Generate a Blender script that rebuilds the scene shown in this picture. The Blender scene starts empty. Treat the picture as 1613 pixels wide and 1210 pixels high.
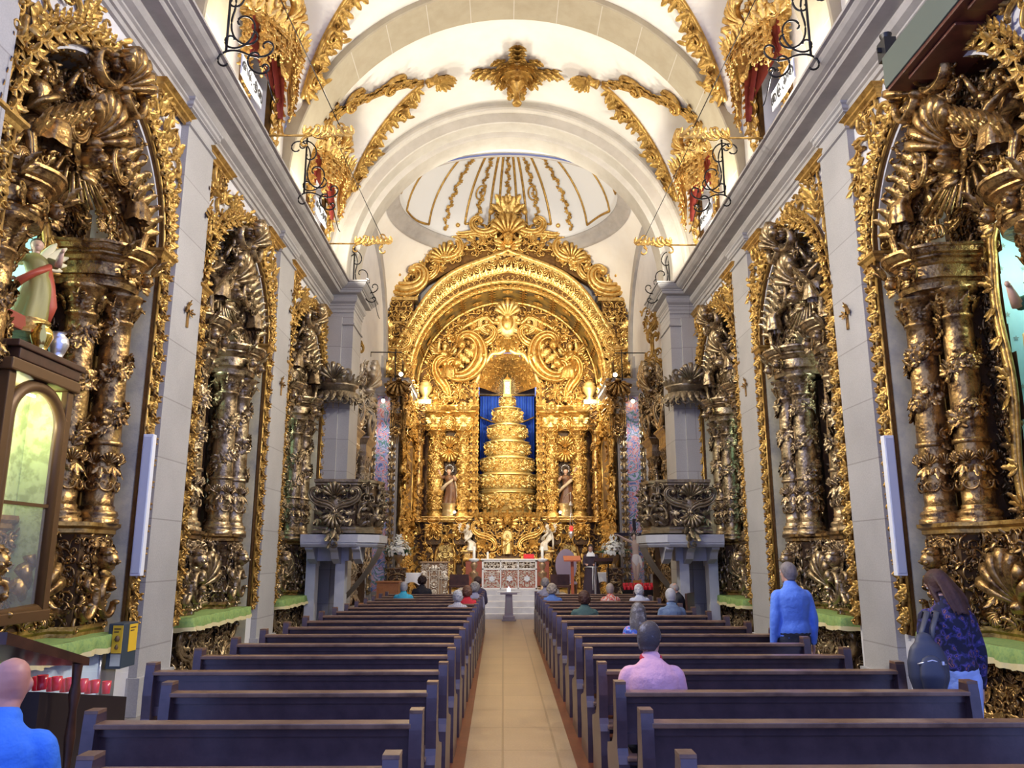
import bpy, bmesh, math, random
import numpy as np
from mathutils import Matrix, Vector
PI = math.pi
D = bpy.data
SC = bpy.context.scene
COL = SC.collection
rng = np.random.default_rng(7)

# ------------------------------------------------------------------ camera
cam = D.cameras.new('camera')
cam.sensor_width = 36.0
cam.lens = 1249.0 / 1613.0 * 36.0
cam.clip_end = 200
cam_o = D.objects.new('camera', cam)
COL.objects.link(cam_o)
cam_o.location = (0, 0, 1.78)
cam_o.rotation_euler = (math.radians(90 + 12.25), 0, math.radians(-0.62))
SC.camera = cam_o

# ------------------------------------------------------------------ view, world, lights
SC.view_settings.view_transform = 'Standard'
SC.view_settings.look = 'None'
SC.view_settings.gamma = 1.0
SC.view_settings.use_curve_mapping = False
SC.view_settings.exposure = 0.06
SC.cycles.max_bounces = 8
SC.cycles.diffuse_bounces = 4
SC.cycles.glossy_bounces = 4
SC.cycles.transmission_bounces = 4
SC.cycles.transparent_max_bounces = 6
SC.cycles.sample_clamp_indirect = 4.0
SC.cycles.use_denoising = True
w = D.worlds.new('daylight')
SC.world = w
w.use_nodes = True
w.node_tree.nodes['Background'].inputs[0].default_value = (0.31, 0.41, 1.0, 1)
w.node_tree.nodes['Background'].inputs[1].default_value = 1.5


def area(name, loc, target, size, power, color, sy=None, spread=None):
    l = D.lights.new(name, 'AREA')
    l.energy = power
    l.color = color
    l.size = size
    if sy:
        l.shape = 'RECTANGLE'
        l.size_y = sy
    if spread:
        l.spread = math.radians(spread)
    o = D.objects.new(name, l)
    COL.objects.link(o)
    o.location = loc
    d = Vector(target) - Vector(loc)
    o.rotation_euler = d.to_track_quat('-Z', 'Y').to_euler()
    return o


def spot(name, loc, target, power, color, angle=60, blend=0.6, radius=0.08):
    l = D.lights.new(name, 'SPOT')
    l.energy = power
    l.color = color
    l.spot_size = math.radians(angle)
    l.spot_blend = blend
    l.shadow_soft_size = radius
    o = D.objects.new(name, l)
    COL.objects.link(o)
    o.location = loc
    d = Vector(target) - Vector(loc)
    o.rotation_euler = d.to_track_quat('-Z', 'Y').to_euler()
    return o


def point(name, loc, power, color, radius=0.1):
    l = D.lights.new(name, 'POINT')
    l.energy = power
    l.color = color
    l.shadow_soft_size = radius
    o = D.objects.new(name, l)
    COL.objects.link(o)
    o.location = loc
    return o


WARM = (1.0, 0.87, 0.64)
WHITE = (1.0, 0.95, 0.86)
COOL = (0.80, 0.88, 1.0)
# added up-lights, unseen behind the nave cornices, to wash the vault
for yy, pw_ in ((5.6, 165), (10.05, 165), (14.55, 165), (17.3, 95)):
    for sx, xx in ((1, -3.75), (-1, 4.15)):
        area('added_vault_fill', (xx, yy, 8.32), (0.2 + sx * 0.2, yy, 13.2), 0.25, pw_, (1.0, 0.92, 0.78), 0.9)
# added unseen lights above the cornices to brighten the altars opposite
for yy in (6.2, 9.9, 14.5):
    for sx, xx in ((1, -3.6), (-1, 4.0)):
        spot('added_nave_fill', (xx, yy, 8.25), (0.2 + sx * 4.6, yy - 1.2, 3.6), 760, (1.0, 0.93, 0.80), 88, radius=0.04)
        spot('added_nave_fill', (xx, yy, 8.25), (0.2 + sx * 4.6, yy + 3.0, 3.6), 760, (1.0, 0.94, 0.84), 88, radius=0.04)
# spots added above the pier cornices to whiten the chancel arch soffit
for xx in (-3.4, 3.75):
    spot('added_arch_fill', (xx, 18.75, 8.5), (0.2 - xx * 0.75, 18.95, 11.2), 420, WHITE, 110, radius=0.05)
# chancel: added unseen lights behind the arch for dome, retable and altar
for xx in (-3.2, 3.5):
    spot('added_dome_fill', (xx, 20.2, 8.6), (0.15, 24.2, 14.5), 800, WHITE, 100)
    spot('added_retable_fill', (xx, 20.0, 8.4), (0.15 - 0.2 * xx, 28.5, 9.2), 2100, WARM, 62, radius=0.04)
    spot('added_retable_fill', (xx, 20.6, 6.3), (0.15 - 0.4 * xx, 29.5, 4.4), 1700, WARM, 58, radius=0.04)
    spot('added_altar_fill', (xx * 0.9, 20.4, 7.0), (0.15, 26.2, 1.3), 700, WHITE, 50)
for xx in (-2.9, 3.2):
    point('added_alcove_fill', (xx, 28.4, 7.6), 130, WARM, 0.06)  # added light without a fixture, catches the columns from the side
point('added_throne_fill', (0.15, 29.5, 9.2), 60, WARM, 0.06)  # added light over the throne, no fixture there


# ------------------------------------------------------------------ materials
MATS = {}


def mat(name, col, rough=0.5, metal=0.0, bump=None, vary=None, spec=None, coat=None, emit=None, alpha=None, trans=None):
    """bump=(scale,strength,distance); vary=(scale, other colour, lo, hi)"""
    if name in MATS:
        return MATS[name]
    m = D.materials.new(name)
    m.use_nodes = True
    nt = m.node_tree
    b = nt.nodes['Principled BSDF']
    b.inputs['Base Color'].default_value = (*col, 1)
    b.inputs['Roughness'].default_value = rough
    b.inputs['Metallic'].default_value = metal
    if spec is not None:
        b.inputs['Specular IOR Level'].default_value = spec
    if coat:
        b.inputs['Coat Weight'].default_value = coat
        b.inputs['Coat Roughness'].default_value = 0.12
    if emit:
        b.inputs['Emission Color'].default_value = (*emit[0], 1)
        b.inputs['Emission Strength'].default_value = emit[1]
    if trans:
        b.inputs['Transmission Weight'].default_value = trans
    if alpha is not None:
        b.inputs['Alpha'].default_value = alpha
    tc = nt.nodes.new('ShaderNodeTexCoord')
    if vary:
        n = nt.nodes.new('ShaderNodeTexNoise')
        n.inputs['Scale'].default_value = vary[0]
        n.inputs['Detail'].default_value = 6
        n.inputs['Roughness'].default_value = 0.65
        nt.links.new(tc.outputs['Object'], n.inputs['Vector'])
        r = nt.nodes.new('ShaderNodeValToRGB')
        r.color_ramp.elements[0].position = vary[2]
        r.color_ramp.elements[1].position = vary[3]
        r.color_ramp.elements[0].color = (*col, 1)
        r.color_ramp.elements[1].color = (*vary[1], 1)
        nt.links.new(n.outputs['Fac'], r.inputs['Fac'])
        nt.links.new(r.outputs['Color'], b.inputs['Base Color'])
    if bump:
        n2 = nt.nodes.new('ShaderNodeTexNoise')
        n2.inputs['Scale'].default_value = bump[0]
        n2.inputs['Detail'].default_value = 4
        nt.links.new(tc.outputs['Object'], n2.inputs['Vector'])
        bp = nt.nodes.new('ShaderNodeBump')
        bp.inputs['Strength'].default_value = bump[1]
        bp.inputs['Distance'].default_value = bump[2]
        nt.links.new(n2.outputs['Fac'], bp.inputs['Height'])
        nt.links.new(bp.outputs['Normal'], b.inputs['Normal'])
    MATS[name] = m
    return m


def brick_mat(name, c1, c2, mortar, sx, sy, msize=0.006, rough=0.6, axis='XY', spec=0.5, speck=60):
    """stone courses from a brick texture, speckled; axis picks which object axes carry the courses"""
    if name in MATS:
        return MATS[name]
    m = D.materials.new(name)
    m.use_nodes = True
    nt = m.node_tree
    b = nt.nodes['Principled BSDF']
    b.inputs['Roughness'].default_value = rough
    b.inputs['Specular IOR Level'].default_value = spec
    tc = nt.nodes.new('ShaderNodeTexCoord')
    sp = nt.nodes.new('ShaderNodeSeparateXYZ')
    cb = nt.nodes.new('ShaderNodeCombineXYZ')
    nt.links.new(tc.outputs['Object'], sp.inputs[0])
    nt.links.new(sp.outputs[axis[0]], cb.inputs[0])
    nt.links.new(sp.outputs[axis[1]], cb.inputs[1])
    br = nt.nodes.new('ShaderNodeTexBrick')
    br.inputs['Scale'].default_value = 1.0
    br.inputs['Brick Width'].default_value = sx
    br.inputs['Row Height'].default_value = sy
    br.inputs['Mortar Size'].default_value = msize
    br.inputs['Color1'].default_value = (*c1, 1)
    br.inputs['Color2'].default_value = (*c2, 1)
    br.inputs['Mortar'].default_value = (*mortar, 1)
    nt.links.new(cb.outputs[0], br.inputs['Vector'])
    n = nt.nodes.new('ShaderNodeTexNoise')
    n.inputs['Scale'].default_value = speck
    n.inputs['Detail'].default_value = 5
    nt.links.new(tc.outputs['Object'], n.inputs['Vector'])
    n3 = nt.nodes.new('ShaderNodeTexNoise')
    n3.inputs['Scale'].default_value = 1.3
    n3.inputs['Detail'].default_value = 5
    nt.links.new(tc.outputs['Object'], n3.inputs['Vector'])
    add = nt.nodes.new('ShaderNodeMath')
    add.operation = 'ADD'
    nt.links.new(n.outputs['Fac'], add.inputs[0])
    nt.links.new(n3.outputs['Fac'], add.inputs[1])
    r = nt.nodes.new('ShaderNodeValToRGB')
    r.color_ramp.elements[0].position = 0.35
    r.color_ramp.elements[1].position = 0.7
    r.color_ramp.elements[0].color = (0.78, 0.78, 0.78, 1)
    r.color_ramp.elements[1].color = (1.05, 1.05, 1.05, 1)
    hf = nt.nodes.new('ShaderNodeMath')
    hf.operation = 'MULTIPLY'
    hf.inputs[1].default_value = 0.5
    nt.links.new(add.outputs[0], hf.inputs[0])
    nt.links.new(hf.outputs[0], r.inputs['Fac'])
    mx = nt.nodes.new('ShaderNodeMix')
    mx.data_type = 'RGBA'
    mx.blend_type = 'MULTIPLY'
    mx.inputs['Factor'].default_value = 1.0
    nt.links.new(br.outputs['Color'], mx.inputs[6])
    nt.links.new(r.outputs['Color'], mx.inputs[7])
    nt.links.new(mx.outputs[2], b.inputs['Base Color'])
    bp = nt.nodes.new('ShaderNodeBump')
    bp.inputs['Strength'].default_value = 0.25
    bp.inputs['Distance'].default_value = 0.01
    nt.links.new(hf.outputs[0], bp.inputs['Height'])
    nt.links.new(bp.outputs['Normal'], b.inputs['Normal'])
    MATS[name] = m
    return m


GOLD = mat('bright_gilding', (0.80, 0.53, 0.17), 0.30, 0.75, (24, 0.55, 0.02), (9, (0.36, 0.18, 0.035), 0.46, 0.68))
PALEGOLD = mat('pale_gilding', (0.88, 0.72, 0.32), 0.42, 0.6, (25, 0.4, 0.015), (8, (0.75, 0.48, 0.12), 0.4, 0.75))
OLDGOLD = mat('aged_gilding', (0.46, 0.28, 0.095), 0.26, 0.78, (24, 0.5, 0.02), (9, (0.11, 0.055, 0.02), 0.46, 0.62))
OCHREGOLD = mat('ochre_gilding', (0.56, 0.34, 0.085), 0.34, 0.6, (22, 0.5, 0.02), (8, (0.24, 0.12, 0.025), 0.44, 0.68))
SILVERGOLD = mat('worn_silvery_gilding', (0.43, 0.32, 0.18), 0.26, 0.75, (24, 0.5, 0.02), (9, (0.13, 0.08, 0.035), 0.46, 0.62))
SHADEGROUND = mat('shade_brown_ground', (0.07, 0.038, 0.016), 0.55, 0.1, (15, 0.4, 0.02), (5, (0.14, 0.075, 0.025), 0.4, 0.75))  # shade in the gaps between carvings, put into the backing colour
GOLDSHADEGROUND = mat('shade_brown_gilt_ground', (0.20, 0.10, 0.025), 0.45, 0.5, (15, 0.4, 0.02), (6, (0.09, 0.04, 0.012), 0.4, 0.7))  # same gap shade as a browner backing under the gilded ornaments
PLASTER = mat('white_plaster', (0.83, 0.80, 0.73), 0.75, 0, (6, 0.08, 0.02), (1.2, (0.78, 0.74, 0.66), 0.4, 0.7))
WALLWHITE = mat('lime_wash', (0.68, 0.67, 0.67), 0.8, 0, (9, 0.12, 0.02), (1.5, (0.58, 0.57, 0.58), 0.42, 0.75))
STONE = brick_mat('grey_granite', (0.46, 0.445, 0.43), (0.415, 0.40, 0.385), (0.30, 0.285, 0.27), 3.0, 0.74, 0.008, 0.6, 'YZ')
STONEF = brick_mat('grey_granite_face', (0.46, 0.445, 0.43), (0.415, 0.40, 0.385), (0.30, 0.285, 0.27), 3.0, 0.74, 0.008, 0.6, 'XZ')
STONEP = mat('plain_granite', (0.42, 0.395, 0.37), 0.6, 0, (70, 0.2, 0.005), (2.5, (0.32, 0.30, 0.28), 0.4, 0.75))
RIBSTONE = mat('warm_granite', (0.40, 0.345, 0.24), 0.65, 0, (60, 0.2, 0.005), (2.5, (0.34, 0.285, 0.19), 0.4, 0.75))
ARCHSTONE = mat('pale_arch_granite', (0.60, 0.56, 0.48), 0.65, 0, (60, 0.2, 0.005), (2.5, (0.50, 0.46, 0.38), 0.4, 0.75))
JAMB = mat('weathered_yellow_lit_jamb', (0.68, 0.62, 0.40), 0.6, 0, (40, 0.25, 0.01), (1.6, (0.30, 0.29, 0.25), 0.42, 0.7))  # yellow light falling on the jambs is put into the stone colour
IRON = mat('black_iron', (0.025, 0.023, 0.022), 0.45, 0.6)
PEW = mat('dark_pew_wood', (0.095, 0.058, 0.060), 0.30, 0, (30, 0.15, 0.004), (7, (0.05, 0.03, 0.034), 0.35, 0.7), spec=0.8)
PEWRAIL = mat('worn_pew_rail_wood', (0.27, 0.155, 0.085), 0.3, 0, (30, 0.15, 0.004), (5, (0.11, 0.055, 0.03), 0.35, 0.7), spec=0.6)
WOOD = mat('oak_wood', (0.36, 0.18, 0.07), 0.4, 0, (30, 0.15, 0.004), (9, (0.26, 0.12, 0.045), 0.35, 0.7))
DARKWOOD = mat('dark_walnut', (0.085, 0.035, 0.018), 0.35, 0, (30, 0.15, 0.004), (6, (0.04, 0.018, 0.01), 0.35, 0.7))
REDWOOD = mat('red_brown_wood', (0.16, 0.045, 0.02), 0.35, 0, (30, 0.15, 0.004), (6, (0.09, 0.025, 0.012), 0.35, 0.7))
GREENCLOTH = mat('green_damask', (0.26, 0.37, 0.10), 0.8, 0, (60, 0.3, 0.004), (30, (0.18, 0.30, 0.09), 0.45, 0.6))
FRINGE = mat('cream_fringe', (0.68, 0.58, 0.30), 0.8, 0, (80, 0.5, 0.004))
WHITECLOTH = mat('white_linen', (0.82, 0.83, 0.86), 0.8, 0, (12, 0.3, 0.01))
BLUECLOTH = mat('blue_silk', (0.06, 0.19, 0.78), 0.55, 0, (3, 0.3, 0.02))
CRIMSON = mat('crimson_cloth', (0.24, 0.028, 0.018), 0.7, 0, (8, 0.3, 0.02))
WHITEPAINT = mat('white_paint', (0.80, 0.82, 0.85), 0.4)
SILVER = mat('silver', (0.75, 0.75, 0.78), 0.28, 0.85, (40, 0.3, 0.01))
CYAN = mat('pale_cyan_niche_paint', (0.42, 0.74, 0.76), 0.7, 0, (6, 0.05, 0.01), (2, (0.50, 0.78, 0.78), 0.4, 0.7))
STAR = mat('grey_star_paint', (0.28, 0.36, 0.33), 0.7)
GLASS = mat('clear_glass', (1, 1, 1), 0.02, 0, alpha=0.06, spec=0.3)
BLACK = mat('black_plastic', (0.02, 0.02, 0.022), 0.4)
CAST = mat('brushed_steel', (0.6, 0.6, 0.62), 0.3, 0.9)
LED = mat('lit_led_strip', (1, 1, 1), 0.5, 0, emit=((1.0, 1.0, 0.95), 9.0))
LEDWARM = mat('lit_spot_bulb', (1, 0.9, 0.7), 0.5, 0, emit=((1.0, 0.80, 0.5), 25.0))
FLAME = mat('candle_flame', (1, 0.7, 0.3), 0.5, 0, emit=((1.0, 0.65, 0.3), 12.0))
REDGLASS = mat('red_votive_glass', (0.60, 0.015, 0.035), 0.15, 0, emit=((1.0, 0.03, 0.06), 0.04))
WAX = mat('white_wax', (0.88, 0.86, 0.80), 0.5)
LEAFGREEN = mat('dark_leaf', (0.03, 0.10, 0.035), 0.5)
PETAL = mat('white_petal', (0.92, 0.94, 0.88), 0.7)
SKIN = mat('skin', (0.62, 0.36, 0.26), 0.5, 0, (60, 0.08, 0.003), (9, (0.56, 0.30, 0.21), 0.4, 0.7))


# ------------------------------------------------------------------ mesh builder
class MB:
    """collects pieces and links them as ONE mesh object"""

    def __init__(s):
        s.V, s.Q, s.T, s.mq, s.mt, s.sq, s.st, s.n = [], [], [], [], [], [], [], 0

    def add(s, V, Q=None, T=None, m=0, sm=True):
        V = np.asarray(V, float).reshape(-1, 3)
        if Q is not None and len(Q):
            Q = np.asarray(Q, np.int64).reshape(-1, 4)
            s.Q.append(Q + s.n)
            s.mq.append(np.full(len(Q), m))
            s.sq.append(np.full(len(Q), sm))
        if T is not None and len(T):
            T = np.asarray(T, np.int64).reshape(-1, 3)
            s.T.append(T + s.n)
            s.mt.append(np.full(len(T), m))
            s.st.append(np.full(len(T), sm))
        s.V.append(V)
        s.n += len(V)
        return s

    def mesh(s, name, mats):
        me = D.meshes.new(name)
        V = np.concatenate(s.V) if s.V else np.zeros((0, 3))
        Q = np.concatenate(s.Q) if s.Q else np.zeros((0, 4), np.int64)
        T = np.concatenate(s.T) if s.T else np.zeros((0, 3), np.int64)
        me.vertices.add(len(V))
        me.vertices.foreach_set('co', V.astype(np.float32).ravel())
        me.loops.add(Q.size + T.size)
        me.polygons.add(len(Q) + len(T))
        me.loops.foreach_set('vertex_index', np.concatenate([Q.ravel(), T.ravel()]).astype(np.int32))
        me.polygons.foreach_set('loop_start', np.concatenate([np.arange(len(Q)) * 4, Q.size + np.arange(len(T)) * 3]).astype(np.int32))
        mi = np.concatenate(s.mq + s.mt) if (s.mq or s.mt) else np.zeros(0)
        smo = np.concatenate(s.sq + s.st) if (s.sq or s.st) else np.zeros(0)
        me.polygons.foreach_set('material_index', mi.astype(np.int32))
        me.polygons.foreach_set('use_smooth', smo.astype(bool))
        for m in (mats if isinstance(mats, (list, tuple)) else [mats]):
            me.materials.append(m)
        me.update(calc_edges=True)
        me.validate()
        return me

    def build(s, name, mats, parent=None, loc=(0, 0, 0), rot=None, label=None):
        o = D.objects.new(name, s.mesh(name, mats))
        COL.objects.link(o)
        o.location = loc
        if rot:
            o.rotation_euler = rot
        if parent:
            o.parent = parent
        if label:
            o['label'] = label
        return o


def tag(o, label, cat, group=None, kind=None):
    if label:
        o['label'] = label
    if cat:
        o['category'] = cat
    if group:
        o['group'] = group
    if kind:
        o['kind'] = kind
    return o


def struct(mb, name, mats, **k):
    o = mb.build(name, mats, **k)
    o['kind'] = 'structure'
    return o


def empty(name, loc, rz=0, scale=1.0):
    o = D.objects.new(name, None)
    COL.objects.link(o)
    o.empty_display_size = 0.2
    o.location = loc
    o.rotation_euler = (0, 0, rz)
    o.scale = (scale,) * 3
    return o


KIDS = {}


def copy_tree(o, parent=None, deep=True):
    c = o.copy()
    COL.objects.link(c)
    if parent is not None:
        c.parent = parent
    for ch in o.children:
        copy_tree(ch, c)
    return c


# ------------------------------------------------------------------ shapes
BOXQ = [[0, 3, 2, 1], [4, 5, 6, 7], [0, 1, 5, 4], [1, 2, 6, 5], [2, 3, 7, 6], [3, 0, 4, 7]]


def box(mb, x0, x1, y0, y1, z0, z1, m=0, M=None):
    V = np.array([[x0, y0, z0], [x1, y0, z0], [x1, y1, z0], [x0, y1, z0], [x0, y0, z1], [x1, y0, z1], [x1, y1, z1], [x0, y1, z1]], float)
    if M is not None:
        V = V @ np.asarray(M)[:3, :3].T + np.asarray(M)[:3, 3]
    mb.add(V, BOXQ, m=m, sm=False)


def bbox(mb, x0, x1, y0, y1, z0, z1, b=0.01, m=0, M=None):
    """box with bevelled edges"""
    bm = bmesh.new()
    bmesh.ops.create_cube(bm, size=1)
    for v in bm.verts:
        v.co = Vector(((x0 + x1) / 2 + v.co.x * (x1 - x0), (y0 + y1) / 2 + v.co.y * (y1 - y0), (z0 + z1) / 2 + v.co.z * (z1 - z0)))
    bmesh.ops.bevel(bm, geom=bm.edges[:], offset=b, segments=2, affect='EDGES', profile=0.6)
    frombm(mb, bm, m, False, M)


def frombm(mb, bm, m=0, sm=True, M=None):
    bm.verts.index_update()
    V = np.array([v.co[:] for v in bm.verts])
    if M is not None:
        V = V @ np.asarray(M)[:3, :3].T + np.asarray(M)[:3, 3]
    Q, T = [], []
    for f in bm.faces:
        ix = [v.index for v in f.verts]
        if len(ix) == 4:
            Q.append(ix)
        else:
            for i in range(1, len(ix) - 1):
                T.append([ix[0], ix[i], ix[i + 1]])
    mb.add(V, Q, T, m, sm)
    bm.free()


def grid_q(nu, nv, wrap=False):
    """quads of a (nu x nv) vertex grid, row-major in u; wrap closes v"""
    i, j = np.meshgrid(np.arange(nu - 1), np.arange(nv if wrap else nv - 1), indexing='ij')
    j2 = (j + 1) % nv
    return np.stack([i * nv + j, i * nv + j2, (i + 1) * nv + j2, (i + 1) * nv + j], -1).reshape(-1, 4)


def lathe(mb, prof, c=(0, 0, 0), seg=24, m=0, a0=0, a1=2 * PI, mod=None, caps=True):
    """profile [(r,z)] turned about z; mod(ang, r, z) may change the radius"""
    P = np.asarray(prof, float)
    full = abs(a1 - a0 - 2 * PI) < 1e-6
    A = np.linspace(a0, a1, seg + (0 if full else 1), endpoint=not full)
    R = P[:, 0][:, None] * np.ones(len(A))
    if mod is not None:
        R = mod(A[None, :], R, P[:, 1][:, None])
    V = np.stack([c[0] + R * np.cos(A), c[1] + R * np.sin(A), c[2] + P[:, 1][:, None] + 0 * R], -1)
    mb.add(V, grid_q(len(P), len(A), full), m=m)
    n = len(A)
    if full and caps:
        for k in (0, len(P) - 1):
            if P[k, 0] > 1e-4:
                ring = V[k]
                cc = ring.mean(0)
                T = [[i, (i + 1) % n, n] for i in range(n)]
                if k == 0:
                    T = [t[::-1] for t in T]
                mb.add(np.vstack([ring, cc]), T=T, m=m, sm=False)


def sweep(mb, path, a, b=None, seg=8, n=None, m=0, closed=False, caps=True):
    """elliptic tube along path; a: half width across n, b: half height along n; n: reference normal (3,) or (N,3)"""
    P = np.asarray(path, float)
    N = len(P)
    a = np.broadcast_to(np.asarray(a, float), N)
    b = a if b is None else np.broadcast_to(np.asarray(b, float), N)
    if closed:
        t = np.roll(P, -1, 0) - np.roll(P, 1, 0)
    else:
        t = np.gradient(P, axis=0)
    t /= np.linalg.norm(t, axis=1)[:, None] + 1e-12
    if n is None:
        ref = np.array([0, 0, 1.0]) if abs(t[:, 2]).mean() < 0.8 else np.array([1.0, 0, 0])
        n = ref
    n = np.broadcast_to(np.asarray(n, float), P.shape)
    s = np.cross(t, n)
    s /= np.linalg.norm(s, axis=1)[:, None] + 1e-12
    u = np.cross(s, t)
    A = np.linspace(0, 2 * PI, seg, endpoint=False)
    V = P[:, None] + s[:, None] * (a[:, None] * np.cos(A))[..., None] + u[:, None] * (b[:, None] * np.sin(A))[..., None]
    if closed:
        V = np.concatenate([V, V[:1]])
    Q = grid_q(len(V), seg, True)
    T = []
    if caps and not closed:
        V2 = np.vstack([V.reshape(-1, 3), P[0], P[-1]])
        k = len(V) * seg
        for i in range(seg):
            T.append([(i + 1) % seg, i, k])
            T.append([(len(V) - 1) * seg + i, (len(V) - 1) * seg + (i + 1) % seg, k + 1])
        mb.add(V2, Q, T, m)
    else:
        mb.add(V, Q, m=m)


def prof_sweep(mb, prof, path, out, up, m=0, closed=False, sm=False):
    """moulding: profile points (d,h) carried along path; out/up: direction vectors per path point (or one)"""
    P = np.asarray(path, float)
    out = np.broadcast_to(np.asarray(out, float), P.shape)
    up = np.broadcast_to(np.asarray(up, float), P.shape)
    pr = np.asarray(prof, float)
    V = P[:, None] + out[:, None] * pr[None, :, 0, None] + up[:, None] * pr[None, :, 1, None]
    if closed:
        V = np.concatenate([V, V[:1]])
    # separate the strips so hard edges stay crisp
    if sm:
        mb.add(V, grid_q(len(V), len(pr)), m=m)
    else:
        for j in range(len(pr) - 1):
            mb.add(V[:, j:j + 2], grid_q(len(V), 2), m=m, sm=len(P) > 6)


def poly(mb, pts, m=0):
    """flat polygon, fan from its centre (star-shaped outlines)"""
    P = np.asarray(pts, float)
    n = len(P)
    mb.add(np.vstack([P, P.mean(0)]), T=[[i, (i + 1) % n, n] for i in range(n)], m=m, sm=False)


def slab(mb, pts2, d0, d1, f, m=0):
    """outline (a,b) given thickness d0..d1 through f(a,b,d)->xyz"""
    n = len(pts2)
    A = np.array([f(a, b, d0) for a, b in pts2])
    B = np.array([f(a, b, d1) for a, b in pts2])
    poly(mb, A[::-1], m)
    poly(mb, B, m)
    mb.add(np.vstack([A, B]), [[i, (i + 1) % n, n + (i + 1) % n, n + i] for i in range(n)], m=m, sm=False)


def sphere(mb, c, r, m=0, nu=8, nv=10, M=None):
    r = np.broadcast_to(np.asarray(r, float), 3)
    th = np.linspace(0, PI, nu + 1)
    ph = np.linspace(0, 2 * PI, nv, endpoint=False)
    V = np.stack([np.sin(th)[:, None] * np.cos(ph), np.sin(th)[:, None] * np.sin(ph), np.cos(th)[:, None] + 0 * ph], -1).reshape(-1, 3) * r
    if M is not None:
        V = V @ np.asarray(M).T
    mb.add(V + np.asarray(c, float), grid_q(nu + 1, nv, True), m=m)


# ------------------------------------------------------------------ carved ornaments (unit size, x right, y up, z out)
def _curve(kf, n=26):
    s = np.linspace(-1, 1, n)
    th = np.cumsum(kf(s)) * (2 / n)
    th -= th[n // 2]
    P = np.stack([np.cumsum(np.cos(th)), np.cumsum(np.sin(th))], 1) * (2 / n)
    P -= (P.max(0) + P.min(0)) / 2
    P /= np.abs(P).max() * 2
    return np.c_[P, np.zeros(n)]


def _proto(f):
    mb = MB()
    f(mb)
    V = np.concatenate(mb.V)
    return V, (np.concatenate(mb.Q) if mb.Q else np.zeros((0, 4), int)), (np.concatenate(mb.T) if mb.T else np.zeros((0, 3), int))


def leaf(mb, L=1.0, W=0.42, curl=0.35, lobes=3, x0=(0, 0, 0), ang=0, n=9, lift=0.04):
    t = np.linspace(0, 1, n)
    w = W * np.sin(PI * np.clip(t * 0.92 + 0.06, 0, 1)) ** 0.75 * (1 + 0.34 * np.cos(2 * PI * lobes * t + PI))
    s = np.array([-1, -0.5, 0, 0.5, 1.0])
    X = np.outer(w, s) * 0.5
    Y = np.outer(t * L, np.ones(5)) + np.abs(s) * 0.06 * L
    Z = lift + np.outer(np.sin(PI * t) * 0.10, [0.2, 1.0, 0.55, 1.0, 0.2]) + np.outer(curl * t ** 2.2, np.ones(5))
    Y = Y - np.outer(np.clip(t - 0.75, 0, 1) * 0.9 * curl * L, np.ones(5))
    ca, sa = math.cos(ang), math.sin(ang)
    V = np.stack([X * ca - Y * sa + x0[0], X * sa + Y * ca + x0[1], Z + x0[2]], -1)
    mb.add(V, grid_q(n, 5))


def _cs(mb):
    P = _curve(lambda s: 2.2 + 9.5 * np.abs(s) ** 2.2)
    t = np.linspace(-1, 1, len(P))
    wd = 0.085 * (1.15 - 0.6 * np.abs(t))
    P[:, 2] = 0.10 + 0.08 * np.abs(t) ** 3
    sweep(mb, P, wd, wd * 1.25, 6, (0, 0, 1))
    for e in (0, -1):
        sphere(mb, P[e] + [0, 0, 0.04], 0.075, nu=4, nv=6)


def _ss(mb):
    P = _curve(lambda s: (1.6 + 10.5 * np.abs(s) ** 2.0) * np.sign(s + 1e-6))
    t = np.linspace(-1, 1, len(P))
    wd = 0.08 * (1.2 - 0.65 * np.abs(t))
    P[:, 2] = 0.09 + 0.1 * np.abs(t) ** 3
    sweep(mb, P, wd, wd * 1.25, 6, (0, 0, 1))
    for e in (0, -1):
        sphere(mb, P[e] + [0, 0, 0.04], 0.075, nu=4, nv=6)
    leaf(mb, 0.42, 0.24, 0.22, 2, (0.02, 0.0, 0.08), 0.6, 6)


def _spiral(mb):
    P = _curve(lambda s: 0.6 + 15 * ((s + 1) / 2) ** 1.5, 30)
    t = np.linspace(0, 1, len(P))
    wd = 0.10 * (1.05 - 0.75 * t)
    P[:, 2] = 0.08 + 0.16 * t ** 2
    sweep(mb, P, wd, wd * 1.2, 6, (0, 0, 1))
    sphere(mb, P[-1] + [0, 0, 0.03], 0.08, nu=4, nv=6)
    leaf(mb, 0.5, 0.3, 0.2, 2, P[8] + [0, 0, 0.02], 2.4, 6)
    leaf(mb, 0.4, 0.26, 0.2, 2, P[2] + [0, 0, 0.02], 0.9, 6)


def _leaf(mb):
    leaf(mb, 1.0, 0.62, 0.32, 4, (0, -0.5, 0.02), 0, 13)


def _tri(mb):
    leaf(mb, 0.95, 0.42, 0.35, 3, (0, -0.45, 0.08), 0, 9)
    leaf(mb, 0.8, 0.36, 0.25, 3, (0, -0.45, 0.02), 0.75, 8)
    leaf(mb, 0.8, 0.36, 0.25, 3, (0, -0.45, 0.02), -0.75, 8)


def _ros(mb):
    for k in range(6):
        leaf(mb, 0.5, 0.36, 0.08, 1, (0, 0, 0.05), k * PI / 3, 5)
    sphere(mb, (0, 0, 0.14), (0.16, 0.16, 0.12), nu=5, nv=8)


def _bead(mb):
    sphere(mb, (0, 0, 0.3), 0.5, nu=5, nv=8)


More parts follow.
